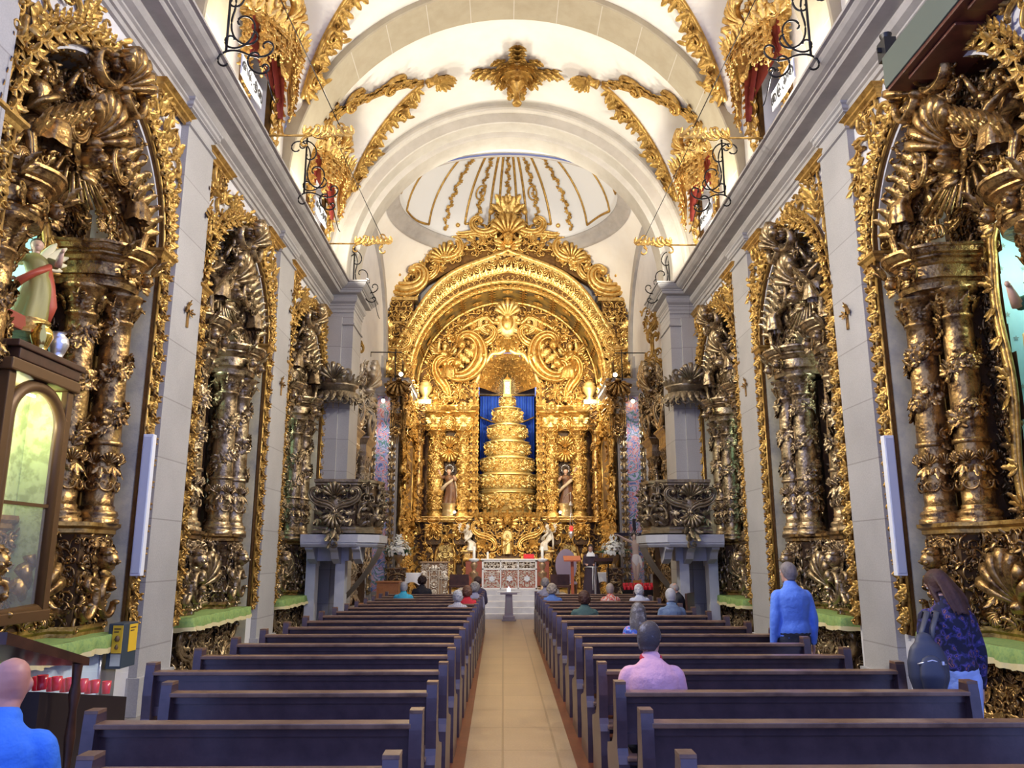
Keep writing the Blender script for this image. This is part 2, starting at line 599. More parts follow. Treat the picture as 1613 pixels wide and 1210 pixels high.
def _shell(mb):
    for k in range(-3, 4):
        a = k * 0.36
        P = np.array([[math.sin(a) * r, -0.4 + math.cos(a) * r, 0.06 + 0.24 * math.sin(r / 0.9 * 2.2)] for r in np.linspace(0.08, 0.9 - 0.04 * abs(k), 6)])
        sweep(mb, P, np.linspace(0.03, 0.13, 6), np.linspace(0.03, 0.08, 6), 6, (0, 0, 1))
    sphere(mb, (0, -0.42, 0.12), (0.17, 0.13, 0.13), nu=4, nv=7)


def _cherub(mb):
    sphere(mb, (0, 0.05, 0.25), (0.23, 0.27, 0.25), nu=7, nv=9)
    sphere(mb, (0, -0.0, 0.50), (0.05, 0.06, 0.06), nu=4, nv=6)
    for sx in (-1, 1):
        sphere(mb, (0.11 * sx, -0.02, 0.42), (0.08, 0.08, 0.07), nu=4, nv=6)
        sphere(mb, (0.14 * sx, 0.24, 0.28), (0.13, 0.11, 0.15), nu=4, nv=6)
        for k in range(3):
            leaf(mb, 0.62 - 0.1 * k, 0.24, 0.12, 2, (0.12 * sx, -0.08 - 0.08 * k, 0.06), -sx * (1.25 + 0.33 * k), 6)
    sphere(mb, (0, 0.32, 0.25), (0.17, 0.1, 0.17), nu=4, nv=6)


PROTO = {k: _proto(f) for k, f in dict(c=_cs, s=_ss, sp=_spiral, leaf=_leaf, tri=_tri, ros=_ros, bead=_bead, shell=_shell, cherub=_cherub).items()}


def put(mb, kind, P, EU, EV, EN, scale, rot=0.0, flip=1.0, relief=1.0, m=0):
    """instances of one ornament: P,EU,EV,EN (N,3); scale, rot, flip (N,)"""
    V, Q, T = PROTO[kind]
    P = np.atleast_2d(P)
    N = len(P)
    EU, EV, EN = (np.broadcast_to(np.atleast_2d(e), (N, 3)) for e in (EU, EV, EN))
    scale, rot, flip, relief = (np.broadcast_to(np.asarray(x, float), N) for x in (scale, rot, flip, relief))
    c, s = np.cos(rot)[:, None], np.sin(rot)[:, None]
    X = V[None, :, 0] * flip[:, None]
    Y = V[None, :, 1]
    x = (X * c - Y * s) * scale[:, None]
    y = (X * s + Y * c) * scale[:, None]
    z = V[None, :, 2] * (scale * relief)[:, None]
    W = P[:, None] + x[..., None] * EU[:, None] + y[..., None] * EV[:, None] + z[..., None] * EN[:, None]
    nv = len(V)
    off = (np.arange(N) * nv)[:, None, None]
    mb.add(W.reshape(-1, 3), (Q[None] + off).reshape(-1, 4) if len(Q) else None, (T[None] + off).reshape(-1, 3) if len(T) else None, m)


def plane_map(o, eu, ev, en=None):
    o, eu, ev = (np.asarray(k, float) for k in (o, eu, ev))
    en = np.cross(eu, ev) if en is None else np.asarray(en, float)

    def f(u, v):
        u, v = np.asarray(u, float), np.asarray(v, float)
        one = np.ones((len(u), 1))
        return o + u[:, None] * eu + v[:, None] * ev, one * eu, one * ev, one * en
    return f


def cyl_map(c, r, a_mid, sgn=1):
    """vertical cylinder: u is arc length from a_mid, v is height; r may be a function of v"""
    def f(u, v):
        u, v = np.asarray(u, float), np.asarray(v, float)
        rr = r(v) if callable(r) else np.full(len(u), r)
        a = a_mid + sgn * u / rr
        en = np.stack([np.cos(a), np.sin(a), 0 * a], 1)
        eu = np.stack([-np.sin(a), np.cos(a), 0 * a], 1) * sgn
        return np.asarray(c, float) + en * rr[:, None] + np.array([0, 0, 1.0]) * v[:, None], eu, np.tile([0, 0, 1.0], (len(u), 1)), en
    return f


def arch_map(c, eh, en, r, flipv=1):
    """band along an arch in the plane (eh, z), facing en: u = angle from the crown times r, v = radial offset"""
    c, eh, en = (np.asarray(k, float) for k in (c, eh, en))
    ez = np.array([0, 0, 1.0])

    def f(u, v):
        u, v = np.asarray(u, float), np.asarray(v, float)
        a = PI / 2 - u / r
        rad = np.cos(a)[:, None] * eh + np.sin(a)[:, None] * ez
        tan = np.sin(a)[:, None] * eh - np.cos(a)[:, None] * ez
        return c + rad * (r + v)[:, None], tan, rad, np.tile(en, (len(u), 1))
    return f


def soffit_map(c, eh, ed, r, ins=1):
    """inside of a barrel: u = arc length from the crown, v = depth along ed, facing the axis"""
    c, eh, ed = (np.asarray(k, float) for k in (c, eh, ed))
    ez = np.array([0, 0, 1.0])

    def f(u, v):
        u, v = np.asarray(u, float), np.asarray(v, float)
        a = PI / 2 - u / r
        rad = np.cos(a)[:, None] * eh + np.sin(a)[:, None] * ez
        tan = np.sin(a)[:, None] * eh - np.cos(a)[:, None] * ez
        return c + rad * r + v[:, None] * ed, tan, np.tile(ed, (len(u), 1)), -rad * ins
    return f


MIX = (('c', 0.24), ('s', 0.2), ('sp', 0.26), ('tri', 0.16), ('leaf', 0.06), ('ros', 0.05), ('shell', 0.03))


def carve(mb, mp, u0, u1, v0, v1, cell, seed=1, sym=True, mask=None, relief=1.0, mix=MIX, grow=1.45, m=0, beads=True):
    """fill a field with scrollwork; sym mirrors it about the middle of u0..u1"""
    r = np.random.default_rng(abs(int(seed)))
    uc = (u0 + u1) / 2
    ua = uc if sym else u0
    nu = max(1, int(round((u1 - ua) / cell)))
    nv = max(1, int(round((v1 - v0) / cell)))
    du, dv = (u1 - ua) / nu, (v1 - v0) / nv
    I, J = np.meshgrid(np.arange(nu), np.arange(nv), indexing='ij')
    U = (ua + (I + 0.5 + r.uniform(-0.25, 0.25, I.shape)) * du).ravel()
    W = (v0 + (J + 0.5 + r.uniform(-0.25, 0.25, I.shape)) * dv).ravel()
    n = len(U)
    kinds = r.choice(len(mix), n, p=np.array([k[1] for k in mix]) / sum(k[1] for k in mix))
    rot = r.uniform(0, 2 * PI, n)
    fl = r.choice([-1.0, 1.0], n)
    scl = min(du, dv) * grow * r.uniform(0.8, 1.2, n)
    rel = relief * r.uniform(0.8, 1.3, n)
    sets = [(kinds == i, mix[i][0]) for i in range(len(mix))]
    if beads:
        nb = n * 2
        ub = r.uniform(ua, u1, nb)
        vb = r.uniform(v0, v1, nb)
    for sg in ((1, -1) if sym else (1,)):
        for sel, k in sets:
            u, v = uc + sg * (U[sel] - uc) if sym else U[sel], W[sel]
            ok = np.ones(len(u), bool) if mask is None else mask(u, v)
            if not ok.any():
                continue
            P, EU, EV, EN = mp(u[ok], v[ok])
            put(mb, k, P, EU, EV, EN, scl[sel][ok], rot[sel][ok] * sg, fl[sel][ok] * sg, rel[sel][ok], m)
        if beads:
            u = uc + sg * (ub - uc) if sym else ub
            ok = np.ones(nb, bool) if mask is None else mask(u, vb)
            if ok.any():
                P, EU, EV, EN = mp(u[ok], vb[ok])
                put(mb, 'bead', P, EU, EV, EN, cell * 0.17, 0, 1, 1, m)


def row(mb, mp, kind, us, vs, scale, rot=0.0, flip=1.0, relief=1.0, m=0):
    us = np.atleast_1d(np.asarray(us, float))
    vs = np.broadcast_to(np.asarray(vs, float), us.shape)
    P, EU, EV, EN = mp(us, vs)
    put(mb, kind, P, EU, EV, EN, scale, rot, flip, relief, m)


def scroll_path(cx, cy, pts):
    return np.array(pts)


def bigscroll(mb, mp, u, v, size, rot=0, flip=1, thick=1.0, m=0, kind='C'):
    """large moulded scroll with three ribs, on the surface mp"""
    if kind == 'C':
        P = _curve(lambda s: 2.0 + 10.5 * np.abs(s) ** 2.4, 60)
    elif kind == 'S':
        P = _curve(lambda s: (1.2 + 11 * np.abs(s) ** 2.2) * np.sign(s + 1e-6), 60)
    else:
        P = _curve(lambda s: 0.4 + 16 * ((s + 1) / 2) ** 1.6, 60)
    t = np.linspace(-1, 1, 60)
    tt = np.abs(t) if kind in 'CS' else (t + 1) / 2
    wd = 0.07 * (1.25 - 0.75 * tt) * size * thick
    X, Y = P[:, 0] * flip * size, P[:, 1] * size
    U = u + X * math.cos(rot) - Y * math.sin(rot)
    Vv = v + X * math.sin(rot) + Y * math.cos(rot)
    Q, EU, EV, EN = mp(U, Vv)
    tan = np.gradient(np.c_[U, Vv], axis=0)
    tan /= np.linalg.norm(tan, axis=1)[:, None]
    side = -tan[:, 1:2] * EU + tan[:, 0:1] * EV
    h = (0.05 + 0.12 * tt ** 2)[:, None] * size
    for k, (off, wk) in enumerate(((-0.8, 0.35), (0, 0.6), (0.8, 0.35))):
        sweep(mb, Q + EN * h + side * (off * wd)[:, None], wd * wk, wd * (0.9 if k == 1 else 0.7), 7, EN, m)
    for e in ((0, -1) if kind in 'CS' else (-1,)):
        sphere(mb, Q[e] + EN[e] * (h[e] + wd[e] * 0.7), wd[e] * 1.6, m, 6, 8)
# ------------------------------------------------------------------ the building
XL, XR, XC = -4.18, 4.58, 0.20
PIERS = [(5.15, 6.05), (9.6, 10.5), (14.05, 15.05)]
BAYS = [(6.05, 9.6), (10.5, 14.05), (15.05, 18.4)]
BAYC = [7.78, 12.28, 16.73]
HALF, SPRING = 1.5, 5.4


def SIDE(sg):
    """local (d towards the nave, y, z) -> world for the left (1) or right (-1) wall"""
    def f(V):
        V = np.array(V, float)
        V[..., 0] = (XL + V[..., 0]) if sg > 0 else (XR - V[..., 0])
        return V
    return f


# floor
mb = MB()
AISLE = [(-0.30, 0.3), (0.60, 0.3), (0.64, 7.0), (0.735, 20.6), (0.735, 24), (-0.44, 24), (-0.435, 20.6), (-0.33, 7.0)]


def strip(mb, xa, xb, ya, yb, m):
    mb.add([[xa, ya, 0], [xb, ya, 0], [xb, yb, 0], [xa, yb, 0]], [[0, 1, 2, 3]], m=m, sm=False)


def quad(mb, a, b, c, d, m=0):
    mb.add([a, b, c, d], [[0, 1, 2, 3]], m=m, sm=False)


for ya, yb, la, lb, ra, rb in ((0.3, 7.0, -0.30, -0.33, 0.60, 0.64), (7.0, 20.6, -0.33, -0.435, 0.64, 0.735)):
    quad(mb, (la, ya, 0), (ra, ya, 0), (rb, yb, 0), (lb, yb, 0), 0)
    quad(mb, (-2.9, ya, 0), (la, ya, 0), (lb, yb, 0), (-2.9, yb, 0), 1)
    quad(mb, (ra, ya, 0), (3.3, ya, 0), (3.3, yb, 0), (rb, yb, 0), 1)
    quad(mb, (-5.9, ya, 0), (-2.9, ya, 0), (-2.9, yb, 0), (-5.9, yb, 0), 2)
    quad(mb, (3.3, ya, 0), (6.3, ya, 0), (6.3, yb, 0), (3.3, yb, 0), 2)
quad(mb, (-5.9, 20.6, 0), (6.3, 20.6, 0), (6.3, 24, 0), (-5.9, 24, 0), 0)
TILE = brick_mat('worn_granite_slabs', (0.50, 0.36, 0.20), (0.46, 0.33, 0.185), (0.34, 0.24, 0.13), 1.0, 0.5, 0.012, 0.32, 'YX', 0.5, 45)
TILE.node_tree.nodes['Brick Texture'].offset = 0.0
FLOORWOOD = mat('red_brown_floor_boards', (0.22, 0.065, 0.025), 0.35, 0, (20, 0.2, 0.004), (5, (0.12, 0.035, 0.015), 0.35, 0.7))
SIDEFLOOR = brick_mat('grey_side_slabs', (0.30, 0.27, 0.24), (0.27, 0.24, 0.21), (0.18, 0.16, 0.14), 1.2, 0.6, 0.01, 0.4, 'YX')
struct(mb, 'floor', [TILE, FLOORWOOD, SIDEFLOOR])

# steps and dais of the chancel
mb = MB()
MARBLE = mat('pale_marble_steps', (0.66, 0.65, 0.66), 0.35, 0, (30, 0.1, 0.004), (3, (0.52, 0.51, 0.53), 0.4, 0.7))
for i in range(3):
    bbox(mb, -4.28, 4.58, 23.75 + 0.36 * i, 28.2, -0.02 if i == 0 else 0.15 * i - 0.02, 0.15 * (i + 1), 0.012)
bbox(mb, -4.28, 4.58, 28.0, 33.0, 0.2, 0.451, 0.01)
struct(mb, 'chancel_steps', [MARBLE])
mb = MB()
bbox(mb, -1.75, 2.05, 25.15, 27.85, 0.44, 0.60, 0.012)
bbox(mb, -1.45, 1.75, 25.5, 27.84, 0.59, 0.75, 0.012)
struct(mb, 'altar_platform', [MARBLE])

# nave side walls with the three arched recesses
AR = np.linspace(PI, 0, 33)
for sg, nm in ((1, 'wall_left'), (-1, 'wall_right')):
    F = SIDE(sg)
    mb = MB()
    for (y0, y1), yc in zip(BAYS, BAYC):
        for ya, yb in ((y0, yc - HALF), (yc + HALF, y1)):
            mb.add(F([[-0.1, ya, 0], [-0.1, yb, 0], [-0.1, yb, 7.6], [-0.1, ya, 7.6]]), [[0, 1, 2, 3]], sm=False)
        ay, az = yc + HALF * np.cos(AR), SPRING + HALF * np.sin(AR)
        top = np.stack([-0.1 + 0 * ay, ay, 7.6 + 0 * ay], 1)
        low = np.stack([-0.1 + 0 * ay, ay, az], 1)
        mb.add(F(np.stack([low, top], 1)), grid_q(33, 2), sm=False)
        # jamb and soffit
        oy = np.r_[yc - HALF, ay, yc + HALF]
        oz = np.r_[0, az, 0]
        ring = np.stack([np.stack([d + 0 * oy, oy, oz], 1) for d in (-0.1, -1.15)], 1)
        mb.add(F(ring), grid_q(len(oy), 2), m=1)
        mb.add(F([[-1.9, yc - 1.8, 0], [-1.9, yc + 1.8, 0], [-1.9, yc + 1.8, 7.2], [-1.9, yc - 1.8, 7.2]]), [[0, 1, 2, 3]], m=2, sm=False)
        # the outer ring of the recess behind
        for ya in (yc - 1.8, yc + 1.8):
            mb.add(F([[-1.9, ya, 0], [-1.1, ya, 0], [-1.1, ya, 7.2], [-1.9, ya, 7.2]]), [[0, 1, 2, 3]], m=2, sm=False)
    # wall strip above the cornice, open at the windows
    for (y0, y1), yc in zip(BAYS, BAYC):
        for ya, yb, za, zb in ((y0 - 0.5, yc - 0.65, 7.6, 8.71), (yc + 0.65, y1 + 0.5, 7.6, 8.71), (yc - 0.65, yc + 0.65, 7.6, 8.35)):
            mb.add(F([[-0.1, ya, za], [-0.1, yb, za], [-0.1, yb, zb], [-0.1, ya, zb]]), [[0, 1, 2, 3]], sm=False)
        # window embrasure
        E0 = [(yc - 0.65, 8.35), (yc + 0.65, 8.35), (yc + 0.65, 10.3), (yc - 0.65, 10.3), (yc - 0.65, 8.35)]
        a = np.array([[-0.1, p, q] for p, q in E0])
        b = np.array([[-0.55, yc + (p - yc) * 0.8, 9.3 + (q - 9.3) * 0.92] for p, q in E0])
        mb.add(F(np.stack([a, b], 1)), grid_q(5, 2), m=0, sm=False)
    struct(mb, nm, [WALLWHITE, JAMB, SHADEGROUND])

    # pilasters
    for k, (y0, y1) in enumerate(PIERS):
        p = MB()
        V = F([[-0.12, y0, 0], [0.0, y0, 0], [0.0, y1, 0], [-0.12, y1, 0], [-0.12, y0, 7.6], [0.0, y0, 7.6], [0.0, y1, 7.6], [-0.12, y1, 7.6]])
        p.add(V, BOXQ, sm=False)
        V = F([[-0.12, y0 - 0.04, 0], [0.05, y0 - 0.04, 0], [0.05, y1 + 0.04, 0], [-0.12, y1 + 0.04, 0], [-0.12, y0 - 0.04, 0.42], [0.05, y0 - 0.04, 0.42], [0.05, y1 + 0.04, 0.42], [-0.12, y1 + 0.04, 0.42]])
        p.add(V, BOXQ, sm=False)
        path = F([[-0.1, y0, 0], [0.0, y0, 0], [0.0, y1, 0], [-0.1, y1, 0]])
        o3 = np.array([[0, -1, 0], [sg, -1, 0], [sg, 1, 0], [0, 1, 0]], float)
        for pr_ in ([(0, 7.36), (0.03, 7.37), (0.03, 7.40), (0, 7.41)], [(0, 7.60), (0.035, 7.61), (0.035, 7.63), (0.06, 7.65), (0.06, 7.70), (0.085, 7.72), (0.085, 7.75), (0.02, 7.76), (0.02, 7.9)]):
            prof_sweep(p, pr_, path, o3, (0, 0, 1))
        struct(p, 'pilaster', [STONE])

    # entablature
    c = MB()
    path = F([[-0.1, y, 0] for y in (4.2, 18.36)])
    prof = [(0, 7.52), (0.04, 7.53), (0.04, 7.60), (0.07, 7.61), (0.07, 7.68), (0.10, 7.70), (0.10, 7.73), (0.05, 7.735), (0.09, 7.75), (0.16, 7.79), (0.19, 7.85), (0.18, 7.90), (0.14, 7.93), (0.14, 7.95),
            (0.34, 7.97), (0.36, 8.0), (0.36, 8.03), (0.40, 8.035), (0.40, 8.06), (0.46, 8.08), (0.52, 8.12), (0.55, 8.16), (0.55, 8.19), (0.60, 8.19), (0.60, 8.23), (-0.1, 8.26)]
    prof_sweep(c, prof, path, (sg, 0, 0), (0, 0, 1))
    struct(c, 'cornice', [STONEP])

    # chancel-arch pier with its own capital and cornice
    p = MB()
    V = F([[-0.2, 18.38, 0], [0.56, 18.38, 0], [0.56, 19.45, 0], [-0.2, 19.45, 0], [-0.2, 18.38, 8.15], [0.56, 18.38, 8.15], [0.56, 19.45, 8.15], [-0.2, 19.45, 8.15]])
    p.add(V, BOXQ, sm=False)
    V = F([[-0.2, 18.30, 0], [0.30, 18.30, 0], [0.30, 18.4, 0], [-0.2, 18.4, 0], [-0.2, 18.30, 7.4], [0.30, 18.30, 7.4], [0.30, 18.4, 7.4], [-0.2, 18.4, 7.4]])
    p.add(V, BOXQ, sm=False)
    path = F([[-0.1, 18.36, 0], [0.56, 18.36, 0], [0.56, 19.45, 0], [-0.1, 19.45, 0]])
    o3 = np.array([[0, -1, 0], [sg, -1, 0], [sg, 1, 0], [0, 1, 0]], float)
    pr2 = [(max(0, d * 0.62 - 0.02), z) for d, z in prof[:-1]] + [(-0.2, 8.26)]
    prof_sweep(p, pr2, path, o3, (0, 0, 1))
    for pr_ in ([(0, 7.20), (0.035, 7.21), (0.035, 7.25), (0, 7.26)],):
        prof_sweep(p, pr_, path, o3, (0, 0, 1))
    struct(p, 'chancel_pier', [STONEF])

# vault: barrel with pointed lunettes cut in over the windows
VZ, VR = 8.7, 4.5


def lun_z(dy):
    return 12.69 - 2.35 * (np.abs(dy) / 1.7) ** 1.12


mb = MB()
for (y0, y1), yc in zip(BAYS, BAYC):
    ys = np.unique(np.r_[np.linspace(y0 - 0.1, y1 + 0.1, 61), yc - 0.65, yc + 0.65])
    al = np.unique(np.r_[np.linspace(0, PI / 2, 90), math.atan2(10.3 - VZ, VR - 0.02)])
    for sg in (1, -1):
        Yg, Ag = np.meshgrid(ys, al, indexing='ij')
        zl = lun_z(Yg - yc)
        inside = (VZ + VR * np.sin(Ag)) < zl
        rl = np.minimum((VR - 0.02) / np.maximum(np.cos(Ag), 1e-3), (zl - VZ) / np.maximum(np.sin(Ag), 1e-3))
        R = np.where(inside, np.maximum(rl, VR), VR)
        V = np.stack([XC - sg * R * np.cos(Ag), Yg, VZ + R * np.sin(Ag)], -1)
        Q = grid_q(len(ys), len(al))
        cen = V.reshape(-1, 3)[Q].mean(1)
        ain = Ag.reshape(-1)[Q].mean(1)
        keep = ~((np.abs(cen[:, 1] - yc) < 0.649) & (cen[:, 2] < 10.3) & (ain < 0.6))
        mb.add(V, Q[keep], sm=True)
struct(mb, 'ceiling', [PLASTER])

# transverse ribs of the vault
for k, (y0, y1) in enumerate(PIERS):
    mb = MB()
    A = np.linspace(-0.12, PI + 0.12, 61)
    path = np.stack([XC + 4.5 * np.cos(A), 0 * A + y0, 8.75 + 4.5 * np.sin(A)], 1)
    inw = np.stack([-np.cos(A), 0 * A, -np.sin(A)], 1)
    pr_ = [(-0.1, 0), (0.15, 0), (0.17, 0.03), (0.17, y1 - y0 - 0.03), (0.15, y1 - y0), (-0.1, y1 - y0)]
    prof_sweep(mb, pr_, path, inw, (0, 1, 0))
    for a in np.linspace(0.08, PI - 0.08, 15):
        for r_, m_ in ((4.5 - 0.173, 1),):
            q = np.array([[XC + r_ * math.cos(a + e), yy, 8.75 + r_ * math.sin(a + e)] for yy in (y0 + 0.03, y1 - 0.03) for e in (-0.0022, 0.0022)])
            mb.add(q, [[0, 1, 3, 2]], m=m_, sm=False)
    struct(mb, 'vault_rib', [RIBSTONE, mat('pale_stone_joint', (0.52, 0.48, 0.40), 0.7)])
# chancel arch
mb = MB()
A = np.linspace(-0.1, PI + 0.1, 73)
path = np.stack([0.15 + 4.0 * np.cos(A), 0 * A + 18.4, 8.62 + 4.0 * np.sin(A)], 1)
outw = np.stack([np.cos(A), 0 * A, np.sin(A)], 1)
pr_ = [(0.75, -0.02), (0.44, -0.02), (0.43, -0.10), (0.36, -0.12), (0.31, -0.10), (0.28, -0.04), (0.27, 0.0), (0.02, 0.0), (0.0, 0.03), (0.0, 0.44), (-0.09, 0.46), (-0.14, 0.48), (-0.14, 1.1), (0.6, 1.1)]
prof_sweep(mb, pr_, path, outw, (0, 1, 0))
struct(mb, 'chancel_arch', [ARCHSTONE])

# chancel walls
CX, CY, CR, CZ = 0.15, 24.55, 3.90, 12.98
for x, nm in ((-4.25, 'wall_chancel_left'), (4.58, 'wall_chancel_right')):
    mb = MB()
    quad(mb, (x, 19.3, 0), (x, 29.0, 0), (x, 29.0, 13.2), (x, 19.3, 13.2))
    # blind arch and pilaster strips
    sgx = 1 if x < 0 else -1
    A = np.linspace(0, PI, 41)
    P = np.stack([0 * A + x, 24.0 + 3.2 * np.cos(A), 8.6 + 3.2 * np.sin(A)], 1)
    outw = np.stack([0 * A, np.cos(A), np.sin(A)], 1)
    prof_sweep(mb, [(0, 0), (0, 0.10), (0.45, 0.10), (0.45, 0)], P, outw, (sgx, 0, 0), m=1)
    for yy in (20.35, 26.8):
        box(mb, x, x + sgx * 0.10, yy, yy + 0.45, 7.5, 8.6, 1) if sgx > 0 else box(mb, x + sgx * 0.10, x, yy, yy + 0.45, 7.5, 8.6, 1)
    struct(mb, nm, [WALLWHITE, STONEP])
mb = MB()
oy = np.r_[PI, np.linspace(PI, 0, 33), 0]
A = np.linspace(PI, 0, 33)
ax, az = CX + 3.9 * np.cos(A), 8.15 + 3.9 * np.sin(A)
mb.add(np.stack([np.stack([ax, 28.93 + 0 * ax, az], 1), np.stack([ax, 28.93 + 0 * ax, 0 * ax + 13.2], 1)], 1), grid_q(33, 2), sm=False)
for xa, xb in ((-4.4, CX - 3.9), (CX + 3.9, 4.7)):
    quad(mb, (xa, 28.93, 0), (xb, 28.93, 0), (xb, 28.93, 13.2), (xa, 28.93, 13.2))
struct(mb, 'wall_back', [WALLWHITE])
# pendentives, ring cornice and dome
mb = MB()
T = np.linspace(0, 2 * PI, 97)
ct, st = np.cos(T), np.sin(T)
k = np.minimum(4.44 / np.maximum(np.abs(ct), 1e-6), np.where(st > 0, 4.40, 5.1) / np.maximum(np.abs(st), 1e-6))
rows = []
for q in np.linspace(0, 1, 8):
    rr = CR + (k - CR) * q
    zz = CZ - (k - CR) * np.where(st > 0.0, 1.55, 1.55 * np.clip(1 + st * 1.35, 0, 1)) * q ** 1.5
    rows.append(np.stack([CX + rr * ct, CY + rr * st, zz], 1))
mb.add(np.array(rows), grid_q(8, 97))
struct(mb, 'pendentive', [PLASTER])
mb = MB()
lathe(mb, [(CR + 0.12, CZ - 0.12), (CR - 0.02, CZ - 0.10), (CR - 0.04, CZ + 0.02), (CR - 0.10, CZ + 0.05), (CR - 0.12, CZ + 0.13), (CR - 0.24, CZ + 0.18), (CR - 0.30, CZ + 0.26), (CR - 0.30, CZ + 0.31), (CR - 0.1, CZ + 0.32)], (CX, CY, 0), 96, caps=False)
struct(mb, 'dome_ring', [STONEP])
DR, DH, DZ = 3.76, 3.0, CZ + 0.27
mb = MB()
pr_ = [(DR * math.cos(t), DZ + DH * math.sin(t)) for t in np.linspace(0, PI / 2, 24)]
pr_[-1] = (0.001, DZ + DH)
lathe(mb, pr_, (CX, CY, 0), 96, caps=False)
struct(mb, 'dome', [mat('white_dome_plaster', (0.80, 0.81, 0.81), 0.75)])


def dome_pt(th, ph, off=0.0):
    """ph: elevation parameter, th: azimuth (0 = straight back, positive to the right)"""
    th, ph = np.asarray(th, float), np.asarray(ph, float)
    n = np.stack([np.cos(ph) * np.sin(th) / DR, np.cos(ph) * np.cos(th) / DR, np.sin(ph) / DH], -1)
    n /= np.linalg.norm(n, axis=-1, keepdims=True)
    P = np.stack([CX + DR * np.cos(ph) * np.sin(th), CY + DR * np.cos(ph) * np.cos(th), DZ + DH * np.sin(ph)], -1)
    return P - n * off, -n


# gilded panel frames and garlands on the dome
def dome_line(mb, pts, wdt=0.045):
    P, N = dome_pt([p[0] for p in pts], [p[1] for p in pts], 0.02)
    sweep(mb, P, wdt, 0.03, 6, N)


dome_root = tag(empty('dome_gilding', (0, 0, 0)), 'gilded panel mouldings and leaf garlands on the white dome over the chancel', 'ornament')
for k, (ta, tb, lo) in enumerate([(-0.46, -0.20, 0.24), (-0.10, 0.10, 0.06), (0.20, 0.46, 0.24), (-1.25, -0.88, 0.10), (0.88, 1.25, 0.10), (-1.75, -1.45, 0.2), (1.45, 1.75, 0.2)]):
    mb = MB()
    up = np.linspace(lo, 1.35, 14)
    pts = [(ta, q) for q in up[::-1]]
    n_ = 8
    for i in range(n_ + 1):
        s = i / n_
        pts.append((ta + (tb - ta) * s, lo - 0.03 * math.sin(PI * s) * (1 if k % 2 else -1)))
    pts += [(tb, q) for q in up]
    dome_line(mb, pts)
    mb.build('panel_moulding', [OCHREGOLD], dome_root)
for k, th in enumerate((0.0, -0.33, 0.33, -0.68, 0.68)):
    mb = MB()
    r_ = np.random.default_rng(40 + k)
    n_ = 30
    ph = np.linspace(0.12, 1.2, n_)
    tt = th + 0.02 * np.sin(np.arange(n_) * 1.7)
    P, N = dome_pt(tt, ph, 0.03)
    sweep(mb, P, 0.018, 0.018, 5, N)
    EV = np.gradient(P, axis=0)
    EV /= np.linalg.norm(EV, axis=1)[:, None]
    EU = np.cross(EV, N)
    for rep in range(2):
        put(mb, 'tri', P, EU, EV, N, r_.uniform(0.10, 0.18, n_), r_.uniform(-1.5, 1.5, n_), 1, 0.8)
    put(mb, 'ros', P[::4] - N[::4] * -0.02, EU[::4], EV[::4], N[::4], 0.15)
    if abs(abs(th) - 0.33) < 0.01:
        c = 14
        A = np.linspace(0, 2 * PI, 22, endpoint=False)
        ring = P[c] + 0.16 * np.cos(A)[:, None] * EU[c] + 0.26 * np.sin(A)[:, None] * EV[c] + 0.03 * N[c]
        sweep(mb, ring, 0.03, 0.03, 6, N[c], closed=True)
    mb.build('garland', [OCHREGOLD], dome_root)
# ------------------------------------------------------------------ pews
def extr(mb, pts, x0, x1, m=0):
    """(y,z) outline given thickness along x"""
    slab(mb, pts, x0, x1, lambda a, b, d: (d, a, b), m)


def make_pew(L):
    root = empty('pew', (0, 0, 0))
    # back bottom seat front: an S-shaped end slab
    prof = [(-0.075, 0.985), (-0.02, 1.0), (0.035, 0.99), (0.05, 0.9), (0.055, 0.75), (0.085, 0.64), (0.17, 0.56), (0.33, 0.52), (0.42, 0.50), (0.445, 0.44), (0.43, 0.36), (0.40, 0.22), (0.42, 0.08), (0.45, 0.0),
            (-0.17, 0.0), (-0.165, 0.30), (-0.15, 0.48), (-0.11, 0.53), (-0.09, 0.57), (-0.095, 0.75), (-0.085, 0.9)]
    for x in (0.0, L - 0.07):
        e = MB()
        extr(e, prof, x, x + 0.07, 0)
        box(e, x - 0.002, x + 0.072, -0.07, 0.03, 0.985, 1.004, 1)
        e.build('bench_end', [PEW, PEWRAIL], root)
    r = MB()
    bbox(r, 0.06, L - 0.06, -0.085, 0.035, 0.905, 0.935, 0.006)
    r.build('top_rail', [PEWRAIL], root)
    b = MB()
    box(b, 0.06, L - 0.06, -0.012, 0.02, 0.64, 0.91)
    box(b, 0.06, L - 0.06, -0.03, 0.03, 0.855, 0.905)
    box(b, 0.06, L - 0.06, -0.028, 0.03, 0.58, 0.655)
    b.build('backrest', [PEW], root)
    s_ = MB()
    bbox(s_, 0.06, L - 0.06, 0.02, 0.43, 0.425, 0.46, 0.008)
    s_.build('seat', [PEW], root)
    k = MB()
    bbox(k, 0.06, L - 0.06, -0.165, -0.03, 0.50, 0.525, 0.006)
    k.build('book_ledge', [PEWRAIL], root)
    k = MB()
    bbox(k, 0.06, L - 0.06, -0.42, -0.20, 0.15, 0.19, 0.008)
    for x in (0.08, L - 0.14):
        box(k, x, x + 0.06, -0.40, -0.16, 0.0, 0.15)
    k.build('kneeler', [PEW], root)
    return root


def ordinal(n):
    return ['front', 'second', 'third', 'fourth', 'fifth', 'sixth', 'seventh', 'eighth', 'ninth', 'tenth', 'eleventh', 'twelfth', 'thirteenth', 'fourteenth', 'fifteenth', 'sixteenth', 'rearmost'][n]


